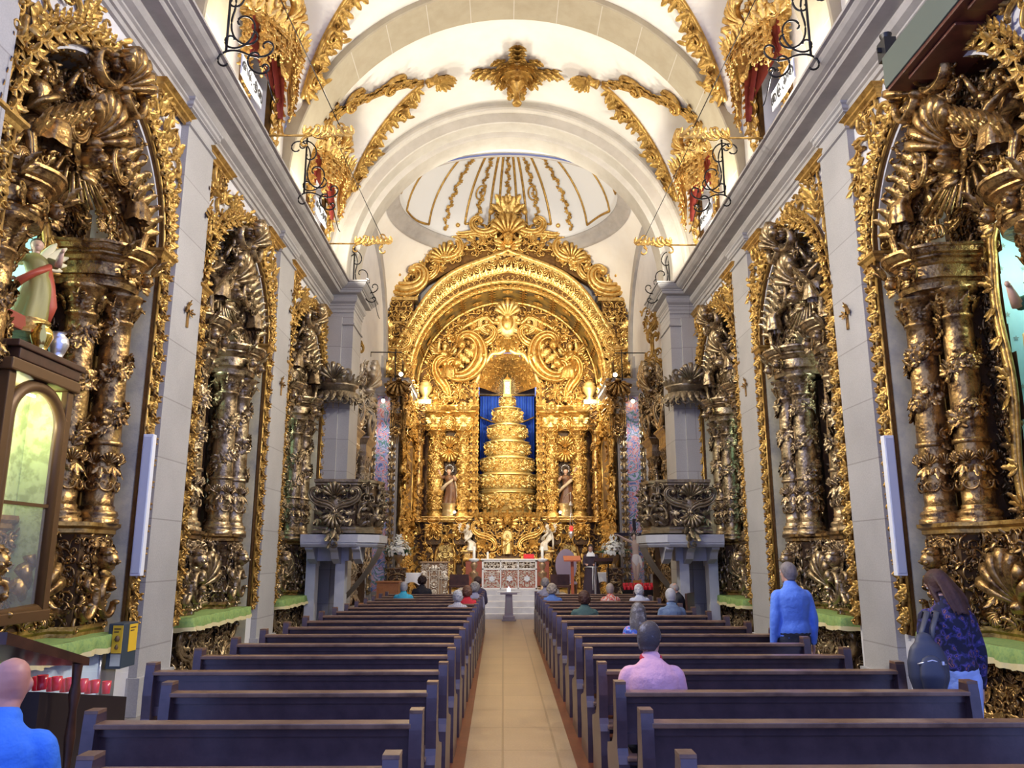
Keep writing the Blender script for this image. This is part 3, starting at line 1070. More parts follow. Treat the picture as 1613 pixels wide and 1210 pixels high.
pewR = make_pew(2.45)
pewL = make_pew(2.38)
pewS = make_pew(1.84)
pewT = make_pew(1.36)
usedp = [False] * 4
NROW = 17
for k in range(NROW):
    for sd in 'LR':
        short = 0 if sd == 'R' else {0: 3, 1: 2, 2: 2}.get(k, 1)
        src = (pewR, pewL, pewS, pewT)[short]
        o = src if not usedp[short] else copy_tree(src)
        usedp[short] = True
        if sd == 'L':
            x0 = -0.44 - (2.45, 2.38, 1.84, 1.36)[short]
        else:
            x0 = 0.755
        o.location = (x0, 3.7 + k, 0)
        o.scale = (1, 1, 0.95)
        o.name = 'pew'
        row_ = ordinal(NROW - 1 - k)
        lab = f"dark wooden pew left of the aisle, {row_} row" if sd == 'L' else f"dark wooden pew right of the aisle, {row_} row"
        if k < NROW - 1:
            lab += ' from the altar' if k > 0 else ', nearest the camera'
        else:
            lab += ', nearest the altar'
        tag(o, lab, 'pew', 'pews left of the aisle' if sd == 'L' else 'pews right of the aisle')

# ------------------------------------------------------------------ carved figures


def statue(mb, M, h=1.0, seated=False, wings=False, reach=(0.5, 0.2), m=(0, 0, 0, 0), seed=0):
    """draped figure, feet at the origin facing +x in local space; M 4x4; m: skin, robe, cloak, hair"""
    M = np.asarray(M, float)

    def A(V):
        return np.asarray(V, float) * h @ M[:3, :3].T + M[:3, 3]
    r = np.random.default_rng(abs(int(seed)))
    zs = np.linspace(0, 0.80, 15)
    base = np.interp(zs, [0, 0.25, 0.48, 0.58, 0.70, 0.77, 0.80], [0.17, 0.145, 0.125, 0.098, 0.135, 0.10, 0.045])
    th = np.linspace(0, 2 * PI, 26, endpoint=False)
    fold = 1 + (0.14 * np.sin(6 * th[None] + 4 * zs[:, None] + seed) + 0.08 * np.sin(11 * th[None] - 7 * zs[:, None])) * np.clip(1 - zs[:, None] / 0.72, 0.12, 1)
    X = base[:, None] * np.cos(th) * fold * 0.85
    Y = base[:, None] * np.sin(th) * fold * 1.1
    Z = zs[:, None] + 0 * th
    lean = 0.05 * np.sin(zs * 4)[:, None]
    if seated:
        fz = np.clip((0.42 - zs) / 0.42, 0, 1)[:, None]
        X = X + 0.26 * np.sin(np.clip(fz * 2.2, 0, 1) * PI / 2) - 0.06
        X = X * 1.0
    mb.add(A(np.stack([X, Y + lean, Z], -1).reshape(-1, 3)), grid_q(15, 26, True), m=m[1])
    # cloak across
    P = np.array([[-0.05, 0.14, 0.74], [0.10, 0.10, 0.62], [0.15, -0.02, 0.52], [0.12, -0.14, 0.42], [0.02, -0.20, 0.30]])
    sweep(mb, A(P), np.array([0.05, 0.07, 0.075, 0.07, 0.03]) * h, np.array([0.03, 0.035, 0.04, 0.04, 0.02]) * h, 7, m=m[2])
    P = np.array([[-0.10, 0.12, 0.74], [-0.13, 0.17, 0.5], [-0.12, 0.20, 0.25], [-0.14, 0.16, 0.05]])
    sweep(mb, A(P), np.array([0.06, 0.09, 0.11, 0.10]) * h, np.array([0.03, 0.04, 0.04, 0.03]) * h, 7, m=m[2])
    # head, hair, arms
    sphere(mb, A([[0.015, 0.0, 0.895]])[0], 0.068 * h, m[0], 7, 9)
    sphere(mb, A([[0.03, 0, 0.865]])[0], 0.048 * h, m[0], 5, 8)
    sphere(mb, A([[0.083, 0, 0.885]])[0], 0.014 * h, m[0], 4, 6)
    sphere(mb, A([[-0.012, 0, 0.915]])[0], 0.074 * h, m[3], 6, 9)
    sphere(mb, A([[-0.045, 0, 0.86]])[0], 0.052 * h, m[3], 5, 8)
    sweep(mb, A([[0, 0, 0.77], [0.01, 0, 0.86]]), 0.036 * h, seg=8, m=m[0])
    for sx, up in ((1, reach[0]), (-1, reach[1])):
        sh = np.array([0.0, 0.125 * sx, 0.735])
        el = sh + [0.07, 0.09 * sx, -0.13 + 0.16 * up]
        ha = el + [0.13, -0.02 * sx + 0.05 * sx * up, 0.02 + 0.22 * up]
        sweep(mb, A([sh, (sh + el) / 2 + [0, 0.01 * sx, 0], el]), np.array([0.052, 0.055, 0.046]) * h, seg=8, m=m[1])
        sweep(mb, A([el, (el + ha) / 2, ha]), np.array([0.046, 0.036, 0.022]) * h, seg=8, m=m[0])
        sphere(mb, A([ha + [0.025, 0, 0.01]])[0], np.array([0.032, 0.022, 0.026]) * h, m[0], 5, 7)
    if wings:
        for sx in (1, -1):
            for k in range(5):
                a = 0.5 + 0.28 * k
                d = np.array([-0.25, sx * math.sin(a), math.cos(a)])
                d /= np.linalg.norm(d)
                L_ = 0.42 - 0.05 * abs(k - 1)
                P = np.array([[-0.09, 0.05 * sx, 0.72]]) + np.linspace(0, L_, 6)[:, None] * d
                sweep(mb, A(P), np.array([0.03, 0.05, 0.055, 0.05, 0.04, 0.012]) * h, 0.012 * h, 6, A([d])[0] * 0 + M[:3, 0], m[3] if len(m) < 5 else m[4])


def TR(x, y, z, rz=0.0, s=1.0):
    return np.array(Matrix.Translation((x, y, z)) @ Matrix.Rotation(rz, 4, 'Z') @ Matrix.Scale(s, 4))


# ------------------------------------------------------------------ side altars in the nave recesses
def twisted_column(mb, c, z0, z1, r, m=0, seed=0, cell=0.13, band=True, leaves=True):
    H = z1 - z0
    base = [(r * 1.45, 0), (r * 1.45, 0.05), (r * 1.25, 0.06), (r * 1.38, 0.09), (r * 1.3, 0.13), (r * 1.08, 0.15), (r * 1.12, 0.18), (r, 0.2)]
    body = [(r * (1.0 + 0.12 * math.sin(PI * t * 0.85)) if t < 0.33 else r * (1.06 - 0.14 * (t - 0.33)), 0.2 + (H - 0.55) * t) for t in np.linspace(0, 1, 16)]
    ring = 0.2 + (H - 0.55) * 0.33
    cap = [(r * 1.08, H - 0.34), (r * 1.1, H - 0.31), (r * 0.94, H - 0.29), (r * 1.0, H - 0.2), (r * 1.3, H - 0.06), (r * 1.55, H - 0.04), (r * 1.55, H)]
    lathe(mb, [(a, b + z0) for a, b in base + body + cap], (c[0], c[1], 0), 20, m)
    lathe(mb, [(r * 1.05, z0 + ring - 0.03), (r * 1.2, z0 + ring - 0.02), (r * 1.2, z0 + ring + 0.02), (r * 1.05, z0 + ring + 0.03)], (c[0], c[1], 0), 20, m)
    rr = np.random.default_rng(abs(int(seed)))
    # spiral garland
    t = np.linspace(0, 1, 70)
    a = seed * 1.3 + t * 2 * PI * 2.3
    zz = z0 + ring + 0.06 + (H - 0.47 - ring) * t
    R = r * 1.1
    P = np.stack([c[0] + R * np.cos(a), c[1] + R * np.sin(a), zz], 1)
    sweep(mb, P, 0.022, 0.022, 6, m=m)
    mp = cyl_map((c[0], c[1], 0), r * 1.04, 0.0)
    n = 64 if leaves else 20
    t = np.linspace(0.01, 0.99, n)
    a = seed * 1.3 + t * 2 * PI * 2.3
    zz = z0 + ring + 0.06 + (H - 0.47 - ring) * t
    for k, kd in enumerate(('tri', 'leaf', 'tri')):
        row(mb, mp, kd, a * r * 1.04 + rr.uniform(-0.03, 0.03, n), zz + rr.uniform(-0.09, 0.09, n), r * rr.uniform(0.6, 0.95, n), rr.uniform(0, 6.3, n), 1, 1.0, m)
    # ornament of the lower third
    nl = 8
    for k, zf in enumerate((0.30, 0.52, 0.74)):
        us = np.linspace(0, 2 * PI, nl, endpoint=False) * r * 1.04 + (k % 2) * PI / nl * r
        row(mb, mp, ('c', 'tri', 'shell')[k], us, z0 + 0.2 + (ring - 0.2) * zf, r * 0.9, (0, PI, 0)[k], 1, 1.0, m)
    # capital leaves and volutes
    mpc = cyl_map((c[0], c[1], 0), r * 1.0, 0.0)
    us = np.linspace(0, 2 * PI, 8, endpoint=False) * r
    row(mb, mpc, 'leaf', us, z1 - 0.21, r * 1.1, 0, 1, 1.6, m)
    row(mb, mpc, 'sp', us[::2] + 0.4 * r, z1 - 0.1, r * 0.85, 0.6, 1, 2.6, m)


def make_altarpiece(goldm, tone2, seed, detail=1.0, niche=CYAN, inner=(-0.30, 0.76), ent0=0.50):
    """local frame: x towards the nave (0 = wall face), y along the wall, z up"""
    root = empty('altarpiece', (0, 0, 0))
    EN, EU, EV = (1, 0, 0), (0, 1, 0), (0, 0, 1)
    G = [goldm, SHADEGROUND, tone2]
    # back panel with the niche opening
    mb = MB()
    dpl = -0.80
    ys = np.unique(np.r_[np.linspace(-1.52, 1.52, 39), -0.5, 0.5])
    zs = np.unique(np.r_[np.linspace(0.9, 6.95, 75)])
    Yg, Zg = np.meshgrid(ys, zs, indexing='ij')
    V = np.stack([np.full(Yg.shape, dpl), Yg, Zg], -1).reshape(-1, 3)
    Q = grid_q(len(ys), len(zs))
    cen = V[Q].mean(1)

    def in_niche(y, z, g=0.0):
        hw = 0.46 + 0.05 * np.cos((z - 2.6) * 3.3) + g
        topz = 5.05
        return (np.abs(y) < hw) & (z > 2.25 - g) & (z < topz) | ((np.abs(y) < hw) & (z >= topz) & (((y / 0.47) ** 2 + ((z - topz) / (0.45 + g)) ** 2) < 1))

    def in_arch(y, z, g=0.0):
        return (np.abs(y) < HALF - g) & ((z < SPRING) | (y ** 2 + (z - SPRING) ** 2 < (HALF - g) ** 2))
    keep = ~in_niche(cen[:, 1], cen[:, 2]) & in_arch(cen[:, 1], cen[:, 2], -0.05)
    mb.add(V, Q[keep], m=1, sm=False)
    mpn = plane_map((dpl, 0, 0), EU, EV, EN)
    cell = 0.19 / detail
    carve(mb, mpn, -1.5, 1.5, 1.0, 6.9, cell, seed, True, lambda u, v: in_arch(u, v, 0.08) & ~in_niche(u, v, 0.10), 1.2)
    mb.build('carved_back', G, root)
    # niche
    mb = MB()
    hw = 0.62
    for a, b in (((-1.55, -hw, 2.1), (-1.55, hw, 5.7)),):
        quad(mb, (-1.6, -hw, 2.1), (-1.6, hw, 2.1), (-1.6, hw, 5.7), (-1.6, -hw, 5.7), 0)
    for y in (-hw, hw):
        quad(mb, (-1.6, y, 2.1), (dpl - 0.02, y, 2.1), (dpl - 0.02, y, 5.7), (-1.6, y, 5.7), 0)
    quad(mb, (-1.6, -hw, 5.7), (dpl - 0.02, -hw, 5.7), (dpl - 0.02, hw, 5.7), (-1.6, hw, 5.7), 0)
    quad(mb, (-1.6, -hw, 2.1), (dpl - 0.02, -hw, 2.1), (dpl - 0.02, hw, 2.1), (-1.6, hw, 2.1), 1)
    rr = np.random.default_rng(3)

    def star(c, e1, e2, R=0.035):
        pts = [np.array(c) + (R if i % 2 == 0 else R * 0.42) * (math.cos(i * PI / 5) * np.array(e2) + math.sin(i * PI / 5) * np.array(e1)) for i in range(10)]
        poly(mb, pts, 2)
    for i in range(5):
        for j in range(12):
            star((-1.592, -0.5 + 0.25 * i + 0.06 * (j % 2), 2.5 + 0.27 * j), (0, 1, 0), (0, 0, 1))
    for y, s_ in ((-hw + 0.008, 1), (hw - 0.008, -1)):
        for i in range(3):
            for j in range(12):
                star((-1.45 + 0.25 * i + 0.06 * (j % 2), y, 2.5 + 0.27 * j), (s_, 0, 0), (0, 0, 1))
    mb.build('niche_lining', [niche, tone2, STAR], root)
    # niche frame: moulded, leafy
    mb = MB()
    zz = np.linspace(2.25, 5.05, 26)
    hwz = 0.50 + 0.05 * np.cos((zz - 2.6) * 3.3)
    A = np.linspace(PI, 0, 17)[1:-1]
    fr = [(-h_, z_) for h_, z_ in zip(hwz, zz)] + [(0.50 * math.cos(a), 5.05 + 0.47 * math.sin(a)) for a in A] + [(h_, z_) for h_, z_ in zip(hwz[::-1], zz[::-1])]
    fr = np.array(fr)
    P = np.stack([np.full(len(fr), dpl + 0.07), fr[:, 0], fr[:, 1]], 1)
    for off, wd in ((0, 0.045), (0.055, 0.028), (-0.05, 0.022)):
        tn = np.gradient(fr, axis=0)
        tn /= np.linalg.norm(tn, axis=1)[:, None]
        Pn = P + off * np.stack([0 * tn[:, 0], tn[:, 1], -tn[:, 0]], 1)
        sweep(mb, Pn, wd, wd, 7, EN)
    idx = np.arange(1, len(fr) - 1, 3)
    mpf = plane_map((dpl + 0.09, 0, 0), EU, EV, EN)
    row(mb, mpf, 'tri', fr[idx, 0] * 1.03, fr[idx, 1], 0.17, rr.uniform(0, 6.3, len(idx)), 1, 1.3)
    row(mb, mpf, 'cherub', [0.0], [5.62], 0.5, 0, 1, 1.2)
    mb.build('niche_frame', [tone2], root)
    # predella
    mb = MB()
    box(mb, dpl - 0.05, -0.34, -1.46, 1.46, 0.96, 2.05, 1)
    for yy in (-1.05, 1.05):
        box(mb, -0.4, -0.10, yy - 0.36, yy + 0.36, 0.96, 2.06, 1)
        mpp = plane_map((-0.10, yy, 0), EU, EV, EN)
        carve(mb, mpp, -0.34, 0.34, 1.05, 1.98, cell * 0.85, seed + 3, True, None, 1.3)
        row(mb, mpp, 'cherub', [0], [1.72], 0.4, 0, 1, 1.3)
        row(mb, mpp, 'c', [-0.2, 0.2], [1.35, 1.35], 0.42, [1.57, -1.57], [1, -1], 1.5)
        for sg in (1, -1):
            mps = plane_map((-0.25, yy + sg * 0.36, 0), (-sg, 0, 0), EV, (0, sg, 0))
            carve(mb, mps, -0.13, 0.13, 1.05, 1.95, cell * 0.85, seed + 5, False, None, 1.0)
    mpp = plane_map((-0.34, 0, 0), EU, EV, EN)
    carve(mb, mpp, -0.68, 0.68, 1.1, 2.0, cell, seed + 4, True, None, 1.4)
    row(mb, mpp, 'shell', [0], [1.55], 0.6, 0, 1, 1.3)
    for z_, ext in ((0.97, 0.03), (2.02, 0.05)):
        path = [(dpl, -1.46, z_), (-0.34, -1.46, z_), (-0.34, -1.41, z_), (-0.10, -1.41, z_), (-0.10, -0.69, z_), (-0.34, -0.69, z_), (-0.34, 0.69, z_), (-0.10, 0.69, z_), (-0.10, 1.41, z_), (-0.34, 1.41, z_), (-0.34, 1.46, z_), (dpl, 1.46, z_)]
        o_ = [(0, -1, 0), (1, -1, 0), (1, -1, 0), (1, -1, 0), (1, 1, 0), (1, 1, 0), (1, -1, 0), (1, -1, 0), (1, 1, 0), (1, 1, 0), (1, 1, 0), (0, 1, 0)]
        prof_sweep(mb, [(0, -0.02), (ext * 0.6, 0.0), (ext * 0.6, 0.04), (ext * 1.3, 0.07), (ext * 1.3, 0.11), (-0.3, 0.115)], path, o_, (0, 0, 1), m=2)
    mb.build('predella', G, root)
    # four columns and outer pilaster strips
    for i, (dd, yy) in enumerate(((-0.22, -1.24), (-0.22, 1.24), (inner[0], -inner[1]), inner)):
        mb = MB()
        twisted_column(mb, (dd, yy), 2.13, 4.74, 0.165, 0, seed + i)
        mb.build('column', [goldm], root)
    for sg in (-1, 1):
        mb = MB()
        y0_, y1_ = sorted((sg * 1.40, sg * 1.49))
        box(mb, -0.62, -0.50, y0_, y1_, 2.13, 4.5, 2)
        box(mb, -0.64, -0.46, y0_ - 0.01, y1_ + 0.01, 2.13, 2.3, 2)
        mpp = plane_map((-0.5, sg * 1.445, 0), EU, EV, EN)
        row(mb, mpp, 'leaf', [-0.02, 0.02], [4.55, 4.6], 0.2, 0, 1, 1.5)
        mb.build('side_pilaster', G, root)
        # a carved strip between each pair of columns
        mb = MB()
        yc = sg * 1.0
        mpp = plane_map((-0.62, yc, 0), EU, EV, EN)
        y0_, y1_ = yc - 0.10, yc + 0.10
        box(mb, dpl, -0.64, y0_, y1_, 2.1, 4.7, 1)
        zz = np.linspace(2.35, 4.55, 16)
        for kd, rt in (('tri', 0.8), ('tri', -0.8), ('ros', 0)):
            row(mb, mpp, kd, 0.05 * np.sin(zz * 7 + rt), zz, 0.22, rt + PI * (np.arange(16) % 2), 1, 1.4)
        mb.build('carved_drop', G, root)
        # entablature on one pair of columns
        mb = MB()
        z_ = 4.74
        y0_, y1_ = sorted((sg * ent0, sg * 1.49))
        path = [(dpl, y0_ + 0.03, 0), (-0.25, y0_ + 0.03, 0), (-0.14, y0_ + 0.10, 0)] + [(-0.10 + 0.12 * math.sin(PI * t), y0_ + 0.10 + (y1_ - y0_ - 0.2) * t, 0) for t in np.linspace(0.1, 0.9, 9)] + [(-0.14, y1_ - 0.10, 0), (-0.25, y1_ - 0.03, 0), (dpl, y1_ - 0.03, 0)]
        o_ = [(0, -1, 0), (0.7, -0.7, 0), (0.9, -0.4, 0)] + [(1, 0, 0)] * 9 + [(0.9, 0.4, 0), (0.7, 0.7, 0), (0, 1, 0)]
        pr_ = [(-0.3, 0), (0.0, 0), (0.02, 0.06), (0.0, 0.07), (0.02, 0.10), (0.05, 0.11), (0.0, 0.13), (0.0, 0.27), (0.03, 0.29), (0.06, 0.33), (0.10, 0.35), (0.10, 0.37), (0.14, 0.39), (0.17, 0.44), (0.19, 0.45), (0.19, 0.48), (-0.3, 0.5)]
        prof_sweep(mb, pr_, np.array(path) + [0, 0, z_], o_, (0, 0, 1))
        mpp = plane_map((0.0, (y0_ + y1_) / 2, 0), EU, EV, EN)
        row(mb, mpp, 'c', np.linspace(-0.3, 0.3, 4), z_ + 0.2, 0.15, 1.57, 1, 1.2, 2)
        row(mb, mpp, 'tri', [-0.38, 0.0, 0.38], z_ + 0.42, 0.22, 0, 1, 2.0)
        for yy in (sg * 1.24, sg * inner[1]):
            row(mb, plane_map((-0.02, 0, 0), EU, EV, EN), 'cherub', [yy], [z_ + 0.18], 0.28, 0, 1, 1.2)
        mb.build('entablature', G, root)
        # sloping pediment scroll with an outer volute
        mb = MB()
        t = np.linspace(0, 1, 24)
        py = sg * (1.42 - 0.95 * t)
        pz = 5.30 + 0.75 * t ** 0.8 + 0.10 * np.sin(t * PI)
        P = np.stack([-0.22 - 0.15 * t, py, pz], 1)
        for off, a_, b_ in ((0, 0.16, 0.05), (0.07, 0.19, 0.03), (-0.09, 0.12, 0.04), (-0.17, 0.10, 0.03)):
            sweep(mb, P + [0, 0, off], b_, a_, 8, (1, 0, 0))
        mpp = plane_map((-0.05, 0, 0), EU, EV, EN)
        bigscroll(mb, mpp, sg * 1.30, 5.36, 0.42, 0.4 * sg, sg, 1.5, 0, 'SP')
        bigscroll(mb, mpp, sg * 0.46, 6.05, 0.40, -0.8 * sg, sg, 1.3, 0, 'C')
        us = sg * np.linspace(0.5, 1.25, 7)
        row(mb, mpp, 'tri', us, np.interp(np.abs(us), [0.47, 1.42], [6.2, 5.55]), 0.30, -0.5 * sg, 1, 1.6)
        mpq = plane_map((-0.25, 0, 0), EU, EV, EN)
        carve(mb, mpq, *sorted((sg * 0.5, sg * 1.2)), 5.3, 5.8, cell, seed + 9, False, None, 1.4)
        mb.build('pediment_scroll', G, root)
        # angel on the scroll
        mb = MB()
        statue(mb, TR(-0.18, sg * 0.92, 5.58, 0.35 * sg), 0.92, True, True, (0.9, 0.3) if sg < 0 else (0.3, 0.9), (0, 0, 0, 0), seed + sg)
        mb.build('carved_angel', [goldm], root)
    # crest in the head of the arch
    mb = MB()
    mpp = plane_map((-0.30, 0, 0), EU, EV, EN)
    sphere(mb, (-0.55, 0, 6.15), (0.35, 0.62, 0.45), 1, 10, 14)
    carve(mb, mpp, -0.75, 0.75, 5.75, 6.75, cell * 0.95, seed + 11, True, lambda u, v: (u / 0.8) ** 2 + ((v - 6.2) / 0.6) ** 2 < 1, 1.8)
    row(mb, mpp, 'shell', [0], [6.35], 0.62, 0, 1, 2.0)
    row(mb, mpp, 'cherub', [-0.42, 0.42, 0], [6.1, 6.1, 5.88], 0.42, 0, 1, 1.8)
    mpp = plane_map((-0.02, 0, 0), EU, EV, EN)
    carve(mb, mpp, -0.55, 0.55, 6.45, 7.10, cell * 0.95, seed + 12, True, None, 1.7)
    row(mb, mpp, 'c', [-0.3, 0.3], [6.8, 6.8], 0.5, [0.4, -0.4], [1, -1], 2.0)
    row(mb, mpp, 'shell', [0], [6.95], 0.5, 0, 1, 2.2)
    for k in range(9):
        a = (k - 4) * 0.22
        sweep(mb, [(-0.3, 0.15 * math.sin(a), 6.0), (-0.15, 0.95 * math.sin(a), 6.0 - 0.6 * math.cos(a))], [0.012, 0.03], seg=5)
    mb.build('carved_crest', G, root)
    # altar table below
    mb = MB()
    box(mb, -0.8, -0.12, -1.15, 1.15, 0.0, 0.92, 1)
    mpp = plane_map((-0.12, 0, 0), EU, EV, EN)
    carve(mb, mpp, -1.1, 1.1, 0.08, 0.86, cell, seed + 14, True, None, 1.0)
    for sg in (-1, 1):
        bigscroll(mb, mpp, sg * 0.95, 0.45, 0.7, 0.2 * sg, sg, 1.2, 0, 'S')
        mps = plane_map((-0.4, sg * 1.15, 0), (-sg, 0, 0), EV, (0, sg, 0))
        carve(mb, mps, -0.25, 0.25, 0.08, 0.86, cell, seed + 15, False, None, 1.0)
    bbox(mb, -0.85, 0.02, -1.22, 1.22, 0.90, 0.962, 0.01, 2)
    bbox(mb, -0.85, -0.04, -1.22, 1.22, 0.0, 0.08, 0.01, 2)
    mb.build('altar_table', G, root)
    return root


def make_cloth(seed=0):
    """green altar cloth with a scalloped cream fringe; local frame of the altar"""
    mb = MB()
    n = 60
    xs = [-0.30, -0.05, 0.03]
    ys = np.linspace(-1.26, 1.26, n)
    z0 = 0.975
    V = np.array([[[x, y, z0 + 0.004 * math.sin(9 * y + 5 * x)] for y in ys] for x in (-0.5, -0.25, 0.035)])
    mb.add(V, grid_q(3, n), m=0)
    # drop: front and the two ends
    per = [(-0.5, -1.26)] + [(0.035, y) for y in ys] + [(-0.5, 1.26)]
    per = []
    for x in np.linspace(-0.5, 0.035, 9)[:-1]:
        per.append((x, -1.26, 0, -1))
    for y in ys:
        per.append((0.035, y, 1, 0))
    for x in np.linspace(0.035, -0.5, 9)[1:]:
        per.append((x, 1.26, 0, 1))
    per = np.array(per)
    s_ = np.arange(len(per))
    wv = 0.018 * np.sin(s_ * 0.9) + 0.01 * np.sin(s_ * 2.3 + seed)
    drop = 0.135 + 0.012 * np.sin(s_ * 0.45)
    rows = []
    for q, (o_, dz) in enumerate(((0, 0), (0.012, -0.01), (0.02, -0.6), (0.026, -0.98))):
        k = o_ + wv * abs(dz) * 1.0
        rows.append(np.stack([per[:, 0] + per[:, 2] * k, per[:, 1] + per[:, 3] * k, z0 + (dz * drop if q > 1 else dz) + 0 * wv], 1))
    mb.add(np.array(rows), grid_q(4, len(per)), m=0)
    k0 = 0.028 + wv
    k1 = 0.03 + wv * 1.2
    zz0 = z0 - drop * 0.9
    a = np.stack([per[:, 0] + per[:, 2] * k0, per[:, 1] + per[:, 3] * k0, zz0 + 0 * wv], 1)
    b = np.stack([per[:, 0] + per[:, 2] * k1, per[:, 1] + per[:, 3] * k1, zz0 - 0.055 - 0.008 * np.sin(s_ * 1.5)], 1)
    mb.add(np.array([a, b]), grid_q(2, len(per)), m=1)
    return mb.mesh('altar_cloth', [GREENCLOTH, FRINGE])


def side_place(o, sg, yc, dx=0.0):
    o.location = (XL - dx if sg > 0 else XR + dx, yc, 0)
    o.rotation_euler = (0, 0, 0 if sg > 0 else PI)


cloth_me = make_cloth()
near_a = make_altarpiece(OLDGOLD, OCHREGOLD, 11, 1.6, inner=(-0.45, 0.86), ent0=0.66)
far_a = make_altarpiece(SILVERGOLD, OLDGOLD, 23, 1.35)
where = {0: 'nearest the camera', 1: 'middle', 2: 'farthest'}
first = {0: near_a, 1: far_a}
for b in range(3):
    for sg in (1, -1):
        src = near_a if b == 0 else far_a
        key = 0 if b == 0 else 1
        if first.get(key) is not None:
            o, first[key] = first[key], None
        else:
            o = copy_tree(src)
        side_place(o, sg, BAYC[b], 0.10)
        o.scale = (1, 0.92 if b == 0 else 0.89, 1)
        o.name = 'altarpiece'
        side = 'left' if sg > 0 else 'right'
        tag(o, [f'bronze-gold carved side altar in the {side} wall recess nearest the camera', f'carved gilded side altar in the middle recess of the {side} wall',
                f'narrow-seen carved side altar in the {side} wall recess beside the pulpit'][b], 'altar', 'side altars of the nave')
        c = D.objects.new('altar_cloth', cloth_me)
        COL.objects.link(c)
        side_place(c, sg, BAYC[b])
        tag(c, f'green fringed altar cloth on the {side} side altar, {["nearest the camera", "in the middle recess", "beside the pulpit"][b]}', 'cloth', 'green cloths on the side altars')
        # lit strip inside the niche
        s_ = MB()
        box(s_, -0.02, 0.02, -0.012, 0.012, -1.35, 1.35)
        l = s_.build('led_strip', [LED])
        l.location = ((XL - 1.05) if sg > 0 else (XR + 1.05), BAYC[b] + 0.585, 3.75)
        tag(l, f'lit white light strip inside the niche of the {side} side altar, {["nearest the camera", "middle recess", "beside the pulpit"][b]}', 'light', 'light strips in the altar niches')
        point('niche_lamp', ((XL - 1.15) if sg > 0 else (XR + 1.15), BAYC[b], 4.9), 20 if b == 0 else 24, (0.92, 1.0, 0.86), 0.15)


